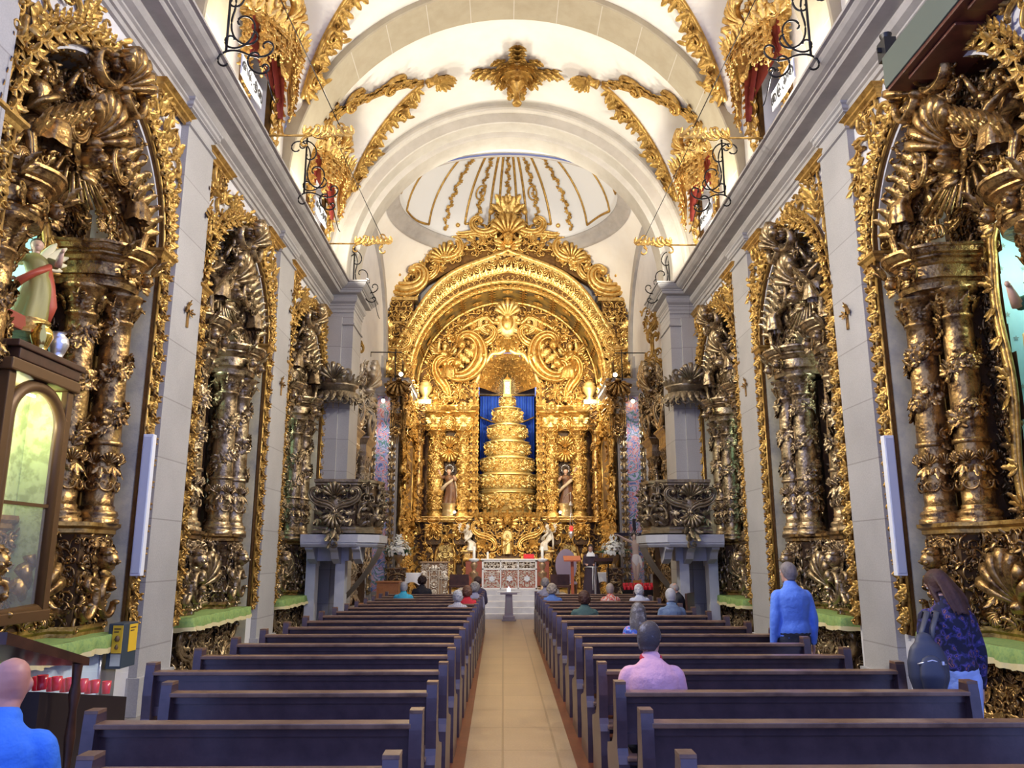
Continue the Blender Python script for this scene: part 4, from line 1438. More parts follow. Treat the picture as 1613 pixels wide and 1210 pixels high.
# ------------------------------------------------------------------ gilded surrounds of the recesses
def make_surround(goldm, seed):
    root = empty('arch_surround', (0, 0, 0))
    EN, EU, EV = (1, 0, 0), (0, 1, 0), (0, 0, 1)
    G = [goldm, GOLDSHADEGROUND, PLASTER]
    for sg in (-1, 1):
        mb = MB()
        yy = sg * (HALF + 0.12)
        box(mb, -0.11, -0.06, yy - 0.12, yy + 0.12, 0.9, 5.38, 1)
        mpp = plane_map((-0.06, yy, 0), EU, EV, EN)
        zz = np.linspace(1.0, 5.25, 34)
        alt = np.arange(34) % 2
        row(mb, mpp, 's', 0.01 * (alt - 0.5), zz, 0.21, PI / 2 + 0.5 * (alt - 0.5), np.where(alt, 1.0, -1.0), 1.5)
        row(mb, mpp, 'leaf', 0.05 * (1 - 2 * alt), zz + 0.05, 0.13, 0.9 * (1 - 2 * alt), 1, 1.5)
        row(mb, mpp, 'tri', 0.04 * (2 * alt - 1), zz + 0.02, 0.13, 2.2 * (2 * alt - 1), 1, 1.5)
        for e in (-0.105, 0.105):
            sweep(mb, [(-0.045, yy + e, 0.9), (-0.045, yy + e, 5.38)], 0.02, seg=6)
        for e in np.arange(1.1, 5.3, 0.62):
            row(mb, mpp, 'ros', [0], [e], 0.22, 0, 1, 1.4)
        mb.build('carved_jamb', G, root)
        mb = MB()
        prof_sweep(mb, [(0, -0.06), (0.03, -0.05), (0.05, 0.0), (0.08, 0.03), (0.08, 0.06), (0, 0.07)], [(-0.5, yy - sg * 0.13, 5.42), (-0.06, yy - sg * 0.13, 5.42), (-0.06, yy + sg * 0.14, 5.42), (-0.12, yy + sg * 0.14, 5.42)],
                   [(0, -sg, 0), (1, -sg, 0), (1, sg, 0), (0, sg, 0)], (0, 0, 1))
        box(mb, -0.5, -0.06, yy - 0.13, yy + 0.13, 5.37, 5.48)
        mb.build('impost', G, root)
    mb = MB()
    A = np.linspace(0, PI, 41)
    P = np.stack([0 * A - 0.11, HALF * np.cos(A), SPRING + 0.05 + HALF * np.sin(A)], 1)
    o_ = np.stack([0 * A, np.cos(A), np.sin(A)], 1)
    prof_sweep(mb, [(0, 0), (0, 0.05), (0.24, 0.05), (0.24, 0)], P, o_, EN, m=1)
    for r_ in (0.02, 0.22):
        sweep(mb, P + o_ * r_ + [0.065, 0, 0], 0.022, seg=6)
    mpa = arch_map((-0.06, 0, SPRING + 0.05), EU, EN, HALF)
    us = np.linspace(-PI / 2 * HALF + 0.1, PI / 2 * HALF - 0.1, 34)
    us = np.linspace(-PI / 2 * HALF + 0.06, PI / 2 * HALF - 0.06, 44)
    alt = np.arange(44) % 2
    row(mb, mpa, 's', us, 0.12, 0.21, 0.5 * (alt - 0.5), np.where(alt, 1.0, -1.0), 1.5)
    row(mb, mpa, 'tri', us + 0.05, 0.12 + 0.05 * (2 * alt - 1), 0.15, PI * (1 - alt), 1, 1.5)
    row(mb, mpa, 'leaf', us, 0.25, 0.16, 0, 1, 1.3)
    # gilded band on the soffit
    mpsf = soffit_map((-0.14, 0, SPRING + 0.05), EU, (-1, 0, 0), HALF - 0.005)
    row(mb, mpsf, 's', us, 0.12, 0.24, 0.4, np.where(alt, 1.0, -1.0), 0.9)
    row(mb, mpsf, 'tri', us, 0.22, 0.18, PI * alt, 1, 0.9)
    row(mb, mpsf, 'leaf', us + 0.05, 0.30, 0.2, 0, 1, 0.7)
    rg = np.stack([np.stack([-0.12 - q + 0 * A, (HALF - 0.012) * np.cos(A), SPRING + 0.05 + (HALF - 0.012) * np.sin(A)], 1) for q in (0, 0.42)], 1)
    mb.add(rg, grid_q(41, 2), m=1)
    mb.build('carved_arch', G, root)
    # spandrels
    rr_ = HALF + 0.30
    for sg in (-1, 1):
        mb = MB()
        carve(mb, plane_map((-0.09, 0, 0), EU, EV, EN), *sorted((0.02 * sg, 1.76 * sg)), 5.6, 7.36, 0.20, seed, False, lambda u, v: (u ** 2 + (v - SPRING) ** 2 > (rr_ + 0.05 * np.sin(u * 9)) ** 2) & (np.sin(u * 7.3 + v * 5) > -0.8), 1.2, grow=1.35, beads=False)
        mb.build('carved_spandrel', G, root)
    for sg in (-1, 1):
        mb = MB()
        y0_, y1_ = sorted((sg * 1.05, sg * 1.79))
        path = [(-0.1, y0_, 7.36), (-0.06, y0_, 7.36), (-0.06, y1_, 7.36), (-0.1, y1_, 7.36)]
        prof_sweep(mb, [(0, 0), (0.03, 0.01), (0.03, 0.05), (0.07, 0.08), (0.07, 0.11), (0.12, 0.15), (-0.05, 0.16)], path, [(0, -1, 0), (1, -1, 0), (1, 1, 0), (0, 1, 0)], (0, 0, 1))
        mb.build('top_moulding', G, root)
    return root


sur = make_surround(OCHREGOLD, 5)
k = 0
for b in range(3):
    for sg in (1, -1):
        o = sur if k == 0 else copy_tree(sur)
        k += 1
        side_place(o, sg, BAYC[b])
        o.name = 'arch_surround'
        side = 'left' if sg > 0 else 'right'
        tag(o, f'gilded leafwork around the {["nearest", "middle", "farthest"][b]} arched recess of the {side} wall', 'ornament', 'gilded surrounds of the wall recesses')


# ------------------------------------------------------------------ clerestory windows with gilded canopies
def make_window():
    root = empty('window', (0, 0, 0))
    mb = MB()
    box(mb, -0.56, -0.52, -0.56, 0.56, 8.42, 10.25)
    for y in (-0.18, 0.18):
        box(mb, -0.53, -0.50, y - 0.015, y + 0.015, 8.42, 10.25, 1)
    for z in (8.9, 9.35, 9.8):
        box(mb, -0.53, -0.50, -0.56, 0.56, z - 0.015, z + 0.015, 1)
    mb.build('pane', [mat('dark_window_glass', (0.10, 0.085, 0.07), 0.25, 0, (2, 0.2, 0.02), (1.5, (0.19, 0.15, 0.11), 0.35, 0.7)), DARKWOOD], root)
    mb = MB()
    EN, EU, EV = (1, 0, 0), (0, 1, 0), (0, 0, 1)
    for sg in (-1, 1):
        y0_, y1_ = sorted((sg * 0.64, sg * 0.80))
        box(mb, -0.11, -0.04, y0_, y1_, 8.3, 10.35, 1)
        mpp = plane_map((-0.04, sg * 0.72, 0), EU, EV, EN)
        zz = np.linspace(8.4, 10.2, 14)
        row(mb, mpp, 'tri', 0 * zz, zz, 0.24, PI * (np.arange(14) % 2), 1, 1.2)
        row(mb, mpp, 'leaf', [sg * 0.10] * 3, [8.5, 8.75, 9.0], 0.3, -sg * 0.5, 1, 1.2)
    mb.build('gilded_frame', [OCHREGOLD, GOLDSHADEGROUND], root)
    return root


def make_canopy():
    root = empty('window_canopy', (0, 0, 0))
    EN, EU, EV = (1, 0, 0), (0, 1, 0), (0, 0, 1)
    G = [GOLD, GOLDSHADEGROUND]
    # bowed cornice
    mb = MB()
    t = np.linspace(-1, 1, 31)
    py = 0.98 * t
    pd = -0.1 + 0.62 * np.sqrt(np.clip(1 - t ** 2, 0, 1)) * (1 + 0.10 * np.cos(6 * t))
    P = np.stack([pd, py, 0 * t], 1)
    nn = np.stack([np.sqrt(np.clip(1 - t ** 2, 0.05, 1)), t * 0.9, 0 * t], 1)
    prof_sweep(mb, [(-0.25, 10.42), (0.0, 10.40), (0.03, 10.46), (0.02, 10.5), (0.06, 10.56), (0.09, 10.6), (0.09, 10.64), (-0.3, 10.75)], P, nn, (0, 0, 1))

    def mpb(u, v):
        u, v = np.asarray(u, float), np.asarray(v, float)
        s = np.clip(u, -1, 1)
        c = np.stack([np.interp(s, t, pd) + 0.02, 0.98 * s, v], 1)
        n_ = np.stack([np.interp(s, t, nn[:, 0]), np.interp(s, t, nn[:, 1]), 0 * s], 1)
        n_ /= np.linalg.norm(n_, axis=1)[:, None]
        return c, np.cross(np.tile([0, 0, 1.0], (len(u), 1)), n_), np.tile([0, 0, 1.0], (len(u), 1)), n_
    us = np.linspace(-0.95, 0.95, 15)
    row(mb, mpb, 'tri', us, 10.56, 0.3, 0, 1, 1.5)
    row(mb, mpb, 'c', us * 0.98, 10.5, 0.2, 1.57, 1, 1.5)
    mb.build('canopy_cornice', G, root)
    # crest
    mb = MB()
    mpp = plane_map((0.22, 0, 0), EU, EV, EN)
    hh = lambda u: 10.68 + 0.62 * np.cos(np.clip(u / 0.9, -1, 1) * PI / 2)
    carve(mb, mpp, -0.85, 0.85, 10.62, 11.25, 0.2, 8, True, lambda u, v: v < hh(u), 1.8)
    mpq = plane_map((0.0, 0, 0), EU, EV, EN)
    carve(mb, mpq, -0.9, 0.9, 10.62, 11.1, 0.22, 9, True, lambda u, v: v < hh(u), 1.8)
    row(mb, mpp, 'shell', [0], [11.15], 0.6, 0, 1, 2)
    row(mb, mpp, 'c', [-0.4, 0.4], [10.9, 10.9], 0.5, [0.7, -0.7], [1, -1], 2)
    mb.build('carved_crest', G, root)
    # hanging lambrequins: stepped pendants with drops
    mb = MB()
    r_ = np.random.default_rng(6)
    for i, s in enumerate(np.linspace(-0.97, 0.97, 15)):
        L_ = (0.34 + 0.95 * abs(s) ** 2.2) * r_.uniform(0.85, 1.15)
        c, eu, ev, en = mpb(np.array([s]), np.array([10.42]))
        for q in (-1, 0, 1):
            n_ = 7
            tt = np.linspace(0, 1, n_)
            lq = L_ * (1.0 if q == 0 else 0.78)
            Pq = c + eu * (q * 0.045) + np.array([0, 0, -1.0]) * (tt * lq)[:, None] + en * (0.02 * np.sin(tt * 9 + i) + (0.03 if q == 0 else 0))[:, None]
            sweep(mb, Pq, np.interp(tt, [0, 0.5, 0.8, 1], [0.032, 0.026, 0.034, 0.008]), seg=6, m=0)
        zz = np.arange(10.36, 10.42 - L_ * 0.85, -0.16)
        if len(zz):
            row(mb, mpb, 'tri', np.full(len(zz), s), zz, 0.2, PI + r_.uniform(-0.5, 0.5, len(zz)), 1, 1.3)
            row(mb, mpb, 'c', np.full(len(zz), s), zz - 0.06, 0.13, r_.uniform(0, 6, len(zz)), 1, 1.6)
        sphere(mb, (c + [0, 0, -L_ - 0.03])[0], 0.03, 0, 5, 6)
    mb.build('lambrequin', G, root)
    mb = MB()
    for sg in (-1, 1):
        n_ = 12
        tt = np.linspace(0, 1, n_)
        V = []
        for q in np.linspace(0, 1, 9):
            yy = sg * (0.95 - (0.62 * (1 - tt) ** 1.3 + 0.06) * q)
            V.append(np.stack([0.08 + 0.05 * math.sin(q * 17) + 0 * tt, yy, 10.45 - 0.85 * tt], 1))
        mb.add(np.array(V), grid_q(9, n_))
    quad(mb, (0.02, -0.85, 9.95), (0.02, 0.85, 9.95), (0.02, 0.85, 10.5), (0.02, -0.85, 10.5))
    mb.build('crimson_drape', [CRIMSON], root, label='crimson drape under the gilded canopy')
    return root


win = make_window()
can = make_canopy()
k = 0
for b in range(3):
    for sg in (1, -1):
        side = 'left' if sg > 0 else 'right'
        for src, nm, lb, ct in ((win, 'window', 'dark paned window in a gilded frame high on the {} wall, {}', 'window'), (can, 'window_canopy', 'gilded window canopy with hanging pendants high on the {} wall, {}', 'canopy')):
            o = src if k == 0 else copy_tree(src)
            side_place(o, sg, BAYC[b])
            o.name = nm if nm != 'window' else f'window_{b * 2 + (1 if sg > 0 else 2)}'
            if nm == 'window':
                o['kind'] = 'structure'
            else:
                tag(o, lb.format(side, ['nearest the camera', 'above the middle recess', 'beside the chancel arch'][b]), ct, 'gilded canopies over the windows')
        k += 1


# ------------------------------------------------------------------ gilded edges of the lunettes and the ceiling boss
def groin_pts(yc, sg, half, n=26, off=0.03):
    dy = np.linspace(0.03, 1.62, n) * half
    zl = lun_z(dy)
    al = np.arcsin(np.clip((zl - VZ) / VR, -1, 1))
    R = VR - off
    P = np.stack([XC - sg * R * np.cos(al), yc + dy, VZ + R * np.sin(al)], 1)
    N = np.stack([sg * np.cos(al), 0 * al, -np.sin(al)], 1)
    return P, N


for b in (1, 2):
    for sg in (1, -1):
        side = 'left' if sg > 0 else 'right'
        root = empty('lunette_moulding', (0, 0, 0))
        for half in (-1, 1):
            mb = MB()
            P, N = groin_pts(BAYC[b], sg, half)
            sweep(mb, P, 0.05, 0.05, 8, N)
            T_ = np.gradient(P, axis=0)
            T_ /= np.linalg.norm(T_, axis=1)[:, None]
            S_ = np.cross(N, T_)
            S_ = S_ * np.sign((S_ @ np.array([0, half, 0.35 * 1.0])))[:, None]
            sweep(mb, P + S_ * 0.06, 0.025, 0.03, 6, N)
            for c, ln in ((6, 4), (15, 4), (22, 3)):
                ii = np.arange(max(c - ln, 1), min(c + ln, len(P) - 1))
                hgt = 0.12 + 0.20 * np.cos((ii - c) / ln * PI / 2)
                put(mb, 'tri', P[ii] + S_[ii] * hgt[:, None] * 0.8, T_[ii], S_[ii], N[ii], 0.34, 0.5 * np.sin(ii * 2.0), 1, 1.1)
                put(mb, 'c', P[ii] + S_[ii] * hgt[:, None] * 0.55, T_[ii], S_[ii], N[ii], 0.26, ii * 1.1, 1, 1.2)
                put(mb, 'sp', P[[c]] + S_[[c]] * 0.2, T_[[c]], S_[[c]], N[[c]], 0.5, 0.3, half, 1.3)
            mb.build('gilded_rib', [OCHREGOLD], root)
        mb = MB()
        P, N = groin_pts(BAYC[b], sg, 1)
        p0, n0 = P[0], N[0]
        ex = np.array([sg * 1.0, 0, 0]) - n0 * (sg * n0[0])
        ex /= np.linalg.norm(ex)
        ey = np.array([0, 1.0, 0])
        c0 = p0 + ex * 0.12 + n0 * 0.05
        Pq = np.array([c0 + ex * q for q in np.linspace(-0.05, 0.26, 8)])
        sweep(mb, Pq, np.array([0.08, 0.14, 0.12, 0.09, 0.08, 0.10, 0.15, 0.17]), 0.10, 10, n0)
        for k_, a in enumerate(np.linspace(-1.3, 1.3, 9)):
            d = ex * math.cos(a) + ey * math.sin(a)
            put(mb, 'tri', (c0 + ex * 0.26 + d * 0.18)[None], np.cross(d, n0)[None], d[None], n0[None], 0.42 - 0.06 * abs(a), 0, 1, 1.3)
        mb.build('leaf_spray', [OCHREGOLD], root)
        tag(root, f'gilded moulding edging the pointed vault opening on the {side}, {"beside the chancel arch" if b == 2 else "nearer the camera"}', 'moulding', 'gilded mouldings of the vault')

root = empty('ceiling_boss', (0.30, 17.0, 13.18))
mb = MB()
mpc = plane_map((0, 0, 0), (1, 0, 0), (0, -1, 0), (0, 0, -1))
for k_, (a, L_) in enumerate([(0, 0.95), (PI / 2, 0.95), (PI, 0.95), (-PI / 2, 0.95), (PI / 4, 0.6), (3 * PI / 4, 0.6), (-PI / 4, 0.6), (-3 * PI / 4, 0.6)]):
    n_ = max(2, int(L_ / 0.16))
    q = np.linspace(0.2, L_, n_)
    row(mb, mpc, 'tri', q * math.cos(a), q * math.sin(a), 0.40 if k_ < 4 else 0.32, a - PI / 2, 1, 1.4)
    row(mb, mpc, 'leaf', q * math.cos(a) + 0.07 * math.sin(a), q * math.sin(a) - 0.07 * math.cos(a), 0.34, a - PI / 2 - 0.8, 1, 1.2)
    row(mb, mpc, 'leaf', q * math.cos(a) - 0.07 * math.sin(a), q * math.sin(a) + 0.07 * math.cos(a), 0.34, a - PI / 2 + 0.8, 1, 1.2)
mb.build('leaf_cross', [OCHREGOLD], root)
mb = MB()
lathe(mb, [(0.42, 0), (0.40, -0.08), (0.30, -0.16), (0.24, -0.25), (0.26, -0.30), (0.19, -0.38), (0.10, -0.52), (0.07, -0.6), (0.06, -0.68), (0.09, -0.82), (0.12, -0.88), (0.10, -0.92), (0.001, -0.90)], (0, 0, 0), 20)
mpc2 = cyl_map((0, 0, 0), 0.30, 0)
row(mb, mpc2, 'leaf', np.linspace(0, 2 * PI, 10, endpoint=False) * 0.30, -0.16, 0.36, PI, 1, 1.4)
row(mb, cyl_map((0, 0, 0), 0.2, 0), 'leaf', np.linspace(0, 2 * PI, 8, endpoint=False) * 0.2, -0.38, 0.26, PI, 1, 1.2)
mb.build('pendant', [OCHREGOLD], root)
tag(root, 'gilded leafy ceiling boss with pendant in the middle of the white vault', 'ornament')
# ------------------------------------------------------------------ the great retable of the chancel
RX, RY = 0.15, 27.8
G3 = [GOLD, SHADEGROUND, PALEGOLD, GOLDSHADEGROUND]
ret = tag(empty('retable', (RX, 0, 0)), 'towering gilded carved retable filling the back of the chancel behind the altar', 'altarpiece')
EU, EV, EN = (1, 0, 0), (0, 0, 1), (0, -1, 0)


def fmap(y, x=0.0, z=0.0):
    return plane_map((x, y, z), EU, EV, EN)


R0, RZ = 3.50, 8.15
# front arch: broad carved band
mb = MB()
A = np.linspace(0, PI, 61)


def ogee(a):
    """outer radius of the front band, lifted to a point at the crown"""
    return 4.15 + 0.75 * np.exp(-np.abs(a - PI / 2) / 0.30) + 0.10 * np.cos(6 * a)


P = np.stack([R0 * np.cos(A), 0 * A + RY, RZ + R0 * np.sin(A)], 1)
Po = np.stack([ogee(A) * np.cos(A), 0 * A + RY, RZ + ogee(A) * np.sin(A)], 1)
mb.add(np.stack([P, Po], 1), grid_q(61, 2), m=3, sm=False)
mb.add(np.stack([Po, Po + [0, 0.5, 0]], 1), grid_q(61, 2), m=3)
for q, wd in ((0.02, 0.07), (0.30, 0.035), (0.97, 0.09)):
    sweep(mb, P * (1 - q) + Po * q + [0, -0.05, 0], wd, 0.07, 8, (0, -1, 0))
mpa = arch_map((0, RY - 0.02, RZ), EU, EN, R0)
us = np.linspace(-PI / 2 * R0 + 0.1, PI / 2 * R0 - 0.1, 54)
aa = PI / 2 - us / R0
vm = (ogee(aa) - R0)
row(mb, mpa, 'c', us, 0.16, 0.24, us * 3, 1, 1.2)
row(mb, mpa, 'tri', us, vm * 0.42, 0.30, 0, 1, 1.2)
row(mb, mpa, 'ros', us[::2], vm[::2] * 0.62, 0.30, 0, 1, 1.2)
row(mb, mpa, 'shell', us[1::2], vm[1::2] * 0.68, 0.34, PI, 1, 1.2)
row(mb, mpa, 'tri', us, vm * 0.85, 0.26, PI, 1, 1.2, 2)
front_arch = mb.build('front_arch', G3, ret)
# red inlays of the arch band
mb = MB()
for u_ in us[1::2]:
    a = PI / 2 - u_ / R0
    r_ = R0 + (ogee(a) - R0) * 0.80
    sphere(mb, (r_ * math.cos(a), RY - 0.03, RZ + r_ * math.sin(a)), (0.075, 0.05, 0.075), 0, 4, 7)
mb.build('red_inlay', [CRIMSON], front_arch, label='red lacquered studs')
# shoulders and legs of the front
for sg in (-1, 1):
    mb = MB()
    x0_, x1_ = sorted((sg * 3.45, sg * 4.30))
    box(mb, x0_, x1_, RY, RY + 0.5, 7.5, 11.0, 3)
    mpp = fmap(RY - 0.02, sg * 3.9)
    carve(mb, mpp, -0.42, 0.42, 10.15, 10.9, 0.2, 70, True, None, 1.4)
    box(mb, *sorted((sg * 3.3, sg * 4.4)), RY - 0.12, RY + 0.5, 10.92, 11.05, 0)
    box(mb, *sorted((sg * 3.36, sg * 4.34)), RY - 0.08, RY + 0.5, 10.05, 10.12, 0)
    carve(mb, mpp, -0.42, 0.42, 7.6, 10.0, 0.22, 71, False, lambda u, v: (v - 7.6) < 4, 1.5)
    bigscroll(mb, mpp, 0.18 * sg, 9.4, 1.1, 0.3 * sg, sg, 1.3, 0, 'C')
    bigscroll(mb, mpp, 0.22 * sg, 8.5, 0.9, -0.5 * sg, sg, 1.2, 0, 'S')
    row(mb, mpp, 'leaf', [0.42 * sg] * 6, np.linspace(7.9, 10.0, 6), 0.5, -0.9 * sg, 1, 1.4)
    mb.build('front_leg', G3, ret)
# crown above the front arch
mb = MB()
mpp = fmap(RY + 0.10)
crest = lambda u: 13.0 + 1.9 * np.exp(-(u / 1.0) ** 2) + 0.25 * np.cos(u * 4)
slab(mb, [(u, 12.2) for u in (-1.9, 1.9)] + [(u, float(crest(np.array(u))) - 0.15) for u in np.linspace(1.9, -1.9, 31)], RY + 0.12, RY + 0.4, lambda a, b, d: (a, d, b), 3)
carve(mb, fmap(RY + 0.1), -1.7, 1.7, 12.75, 14.9, 0.25, 72, True, lambda u, v: v < crest(u) - 0.1, 1.6)
bigscroll(mb, mpp, -0.72, 14.05, 1.25, 0.5, -1, 1.6, 0, 'C')
bigscroll(mb, mpp, 0.72, 14.05, 1.25, -0.5, 1, 1.6, 0, 'C')
bigscroll(mb, mpp, -1.5, 13.55, 1.1, 0.2, -1, 1.4, 0, 'S')
bigscroll(mb, mpp, 1.5, 13.55, 1.1, -0.2, 1, 1.4, 0, 'S')
row(mb, fmap(RY - 0.05), 'shell', [0], [13.75], 0.9, 0, 1, 1.6)
row(mb, fmap(RY - 0.05), 'cherub', [0], [13.15], 0.75, 0, 1, 1.6)
row(mb, fmap(RY), 'tri', [-0.3, 0, 0.3, -0.15, 0.15], [14.75, 15.0, 14.75, 14.6, 14.6], 0.6, [0.6, 0, -0.6, 0.3, -0.3], 1, 1.4)
mb.build('carved_crest', G3, ret)
for sg in (-1, 1):
    # scrolled shields on the haunches
    mb = MB()
    mpp = fmap(RY + 0.02)
    slab(mb, [(sg * u, v) for u, v in ((1.75, 12.35), (3.1, 11.55), (3.15, 12.6), (2.6, 13.35), (2.0, 13.3))], RY + 0.05, RY + 0.35, lambda a, b, d: (a, d, b), 3)
    bigscroll(mb, mpp, sg * 2.45, 13.0, 1.35, 0.15 * sg, -sg, 1.6, 0, 'C')
    bigscroll(mb, mpp, sg * 2.95, 12.15, 0.95, -0.9 * sg, sg, 1.4, 0, 'C')
    carve(mb, mpp, *sorted((sg * 1.8, sg * 3.1)), 12.1, 13.4, 0.24, 73 + sg, False, lambda u, v: v > 14.0 - 0.75 * np.abs(u) - 0.15, 1.5)
    row(mb, mpp, 'shell', [sg * 2.45], [12.75], 0.7, -0.4 * sg, 1, 1.5)
    mb.build('crown_scroll', G3, ret)
    mb = MB()
    bigscroll(mb, fmap(RY - 0.02), sg * 3.75, 11.75, 1.35, 0.0, sg, 2.2, 0, 'C')
    slab(mb, [(sg * u, v) for u, v in ((3.3, 11.05), (4.3, 11.05), (4.25, 11.9), (3.9, 12.3), (3.4, 12.2))], RY + 0.05, RY + 0.4, lambda a, b, d: (a, d, b), 3)
    carve(mb, fmap(RY), *sorted((sg * 3.3, sg * 4.25)), 11.1, 12.1, 0.22, 75, False, None, 1.3)
    mb.build('end_volute', G3, ret)
# barrel vault of the recess: gilded ribs and dark painted panels
mb = MB()
PANEL = mat('painted_vault_panel', (0.30, 0.20, 0.05), 0.45, 0.3, (8, 0.2, 0.02), (2.2, (0.09, 0.075, 0.05), 0.42, 0.62))
y1 = 30.4
Rg = np.stack([np.stack([(R0 + 0.05) * np.cos(A), 0 * A + yy, RZ + (R0 + 0.05) * np.sin(A)], 1) for yy in (RY, y1)], 1)
mb.add(Rg, grid_q(61, 2), m=1)
ms = soffit_map((0, RY, RZ), EU, (0, 1, 0), R0 + 0.03)
for q in (0.55, 2.35):
    yy = RY + q
    Pq = np.stack([R0 * np.cos(A), 0 * A + yy, RZ + R0 * np.sin(A)], 1)
    sweep(mb, Pq, 0.07, 0.07, 8, (0, 1, 0))
us2 = np.linspace(-PI / 2 * R0 + 0.1, PI / 2 * R0 - 0.1, 50)
row(mb, ms, 'tri', us2, 0.25, 0.34, PI / 2 * np.sign(us2), 1, 0.9)
row(mb, ms, 'c', us2, 0.45, 0.26, us2 * 4, 1, 0.9)
for u_ in np.linspace(-PI / 2 * R0, PI / 2 * R0, 10):
    Pq = ms(np.full(8, u_), np.linspace(0.6, 2.5, 8))[0]
    sweep(mb, Pq, 0.06, 0.06, 6)
    row(mb, ms, 'tri', np.full(7, u_), np.linspace(0.7, 2.4, 7), 0.3, PI, 1, 0.8)
um = np.linspace(-PI / 2 * R0, PI / 2 * R0, 10)
um = (um[1:] + um[:-1]) / 2
row(mb, ms, 'ros', um, 1.05, 0.45, 0, 1, 0.6)
row(mb, ms, 'ros', um, 1.9, 0.45, 0, 1, 0.6)
mb.build('recess_vault', [GOLD, PANEL], ret)
# side walls of the recess with a framed painting each
PAINT = mat('old_oil_painting', (0.12, 0.075, 0.05), 0.35, 0, (4, 0.15, 0.01), (1.6, (0.40, 0.26, 0.15), 0.40, 0.68))
for sg in (-1, 1):
    mb = MB()
    xw = sg * 3.52
    quad(mb, (xw, 25.6, 0.45), (xw, 30.4, 0.45), (xw, 30.4, 8.2), (xw, 25.6, 8.2), 1)
    mps = plane_map((xw - sg * 0.02, 0, 0), (0, sg, 0), EV, (-sg, 0, 0))
    y_a, y_b = sorted((sg * 25.7, sg * 29.4))

    def mk(u, v):
        yy = np.abs(u)
        return ~((yy > 26.35) & (yy < 28.95) & (v > 3.1) & (v < 6.2))
    carve(mb, mps, y_a, y_b, 0.6, 8.0, 0.27, 80, False, mk, 1.2)
    for z_ in (2.75, 6.9):
        prof_sweep(mb, [(0, -0.05), (0.08, 0), (0.08, 0.06), (0.16, 0.12), (0.16, 0.16), (0, 0.18)], [(xw, 25.6, z_), (xw, 30.3, z_)], (-sg, 0, 0), (0, 0, 1))
    mb.build('recess_wall', G3, ret)
    mb = MB()
    q = [(26.5, 3.2), (28.8, 3.2), (28.8, 5.7), (28.2, 6.05), (27.1, 6.05), (26.5, 5.7)]
    slab(mb, q, 0.05, 0.07, lambda a, b, d: (xw - sg * d, a, b), 0)
    painting = mb.build('painting', [PAINT], ret, label='dark oil painting in a carved gilded frame')
    mb = MB()
    fr = np.array([(xw - sg * 0.07, a, b) for a, b in q])
    sweep(mb, fr, 0.09, 0.07, 8, (1, 0, 0), closed=True)
    for k_ in range(6):
        pa, pb = fr[k_], fr[(k_ + 1) % 6]
        tt = np.linspace(0, 1, 8)[:, None]
        pp = pa * (1 - tt) + pb * tt
        put(mb, 'tri', pp + [-sg * 0.05, 0, 0], [0, sg, 0], [0, 0, 1], [-sg, 0, 0], 0.32, np.arange(8) * 1.3, 1, 1.2)
    mb.build('painting_frame', G3, painting)

# back wall: tympanum
YB = 30.3
NW, NT = 1.16, 8.25       # niche half width, spring of its head
mb = MB()
xs = np.unique(np.r_[np.linspace(-3.5, 3.5, 57), -NW, NW])
zs = np.unique(np.r_[np.linspace(0.45, 11.6, 91), 3.3])
Xg, Zg = np.meshgrid(xs, zs, indexing='ij')
V = np.stack([Xg, np.full(Xg.shape, YB), Zg], -1).reshape(-1, 3)
Q = grid_q(len(xs), len(zs))
cen = V[Q].mean(1)


def in_n(x, z, g=0.0):
    return (np.abs(x) < NW + g) & (z > 3.3) & (z < NT) | ((z >= NT) & ((x / (NW + g)) ** 2 + ((z - NT) / (1.35 + g)) ** 2 < 1))


def in_r(x, z, g=0.0):
    return (np.abs(x) < R0 - g) & ((z < RZ) | (x ** 2 + (z - RZ) ** 2 < (R0 - g) ** 2))


mb.add(V, Q[~in_n(cen[:, 0], cen[:, 2]) & in_r(cen[:, 0], cen[:, 2], -0.08)], m=3, sm=False)
carve(mb, fmap(YB - 0.02), -3.3, 3.3, 7.8, 11.5, 0.25, 90, True, lambda u, v: in_r(u, v, 0.12) & ~in_n(u, v, 0.10), 1.5)
# radiating mouldings over the tympanum
for k_, q in enumerate((2.45, 2.75)):
    t = np.linspace(0.35, PI - 0.35, 40)
    rr = q * (1 + 0.06 * np.sign(np.cos(6 * t)))
    sweep(mb, np.stack([rr * np.cos(t), 0 * t + YB - 0.12, RZ + 0.1 + rr * np.sin(t)], 1), 0.10, 0.14, 8, (0, -1, 0))
mb.build('tympanum', G3, ret)
mb = MB()
mpp = fmap(YB - 0.12)
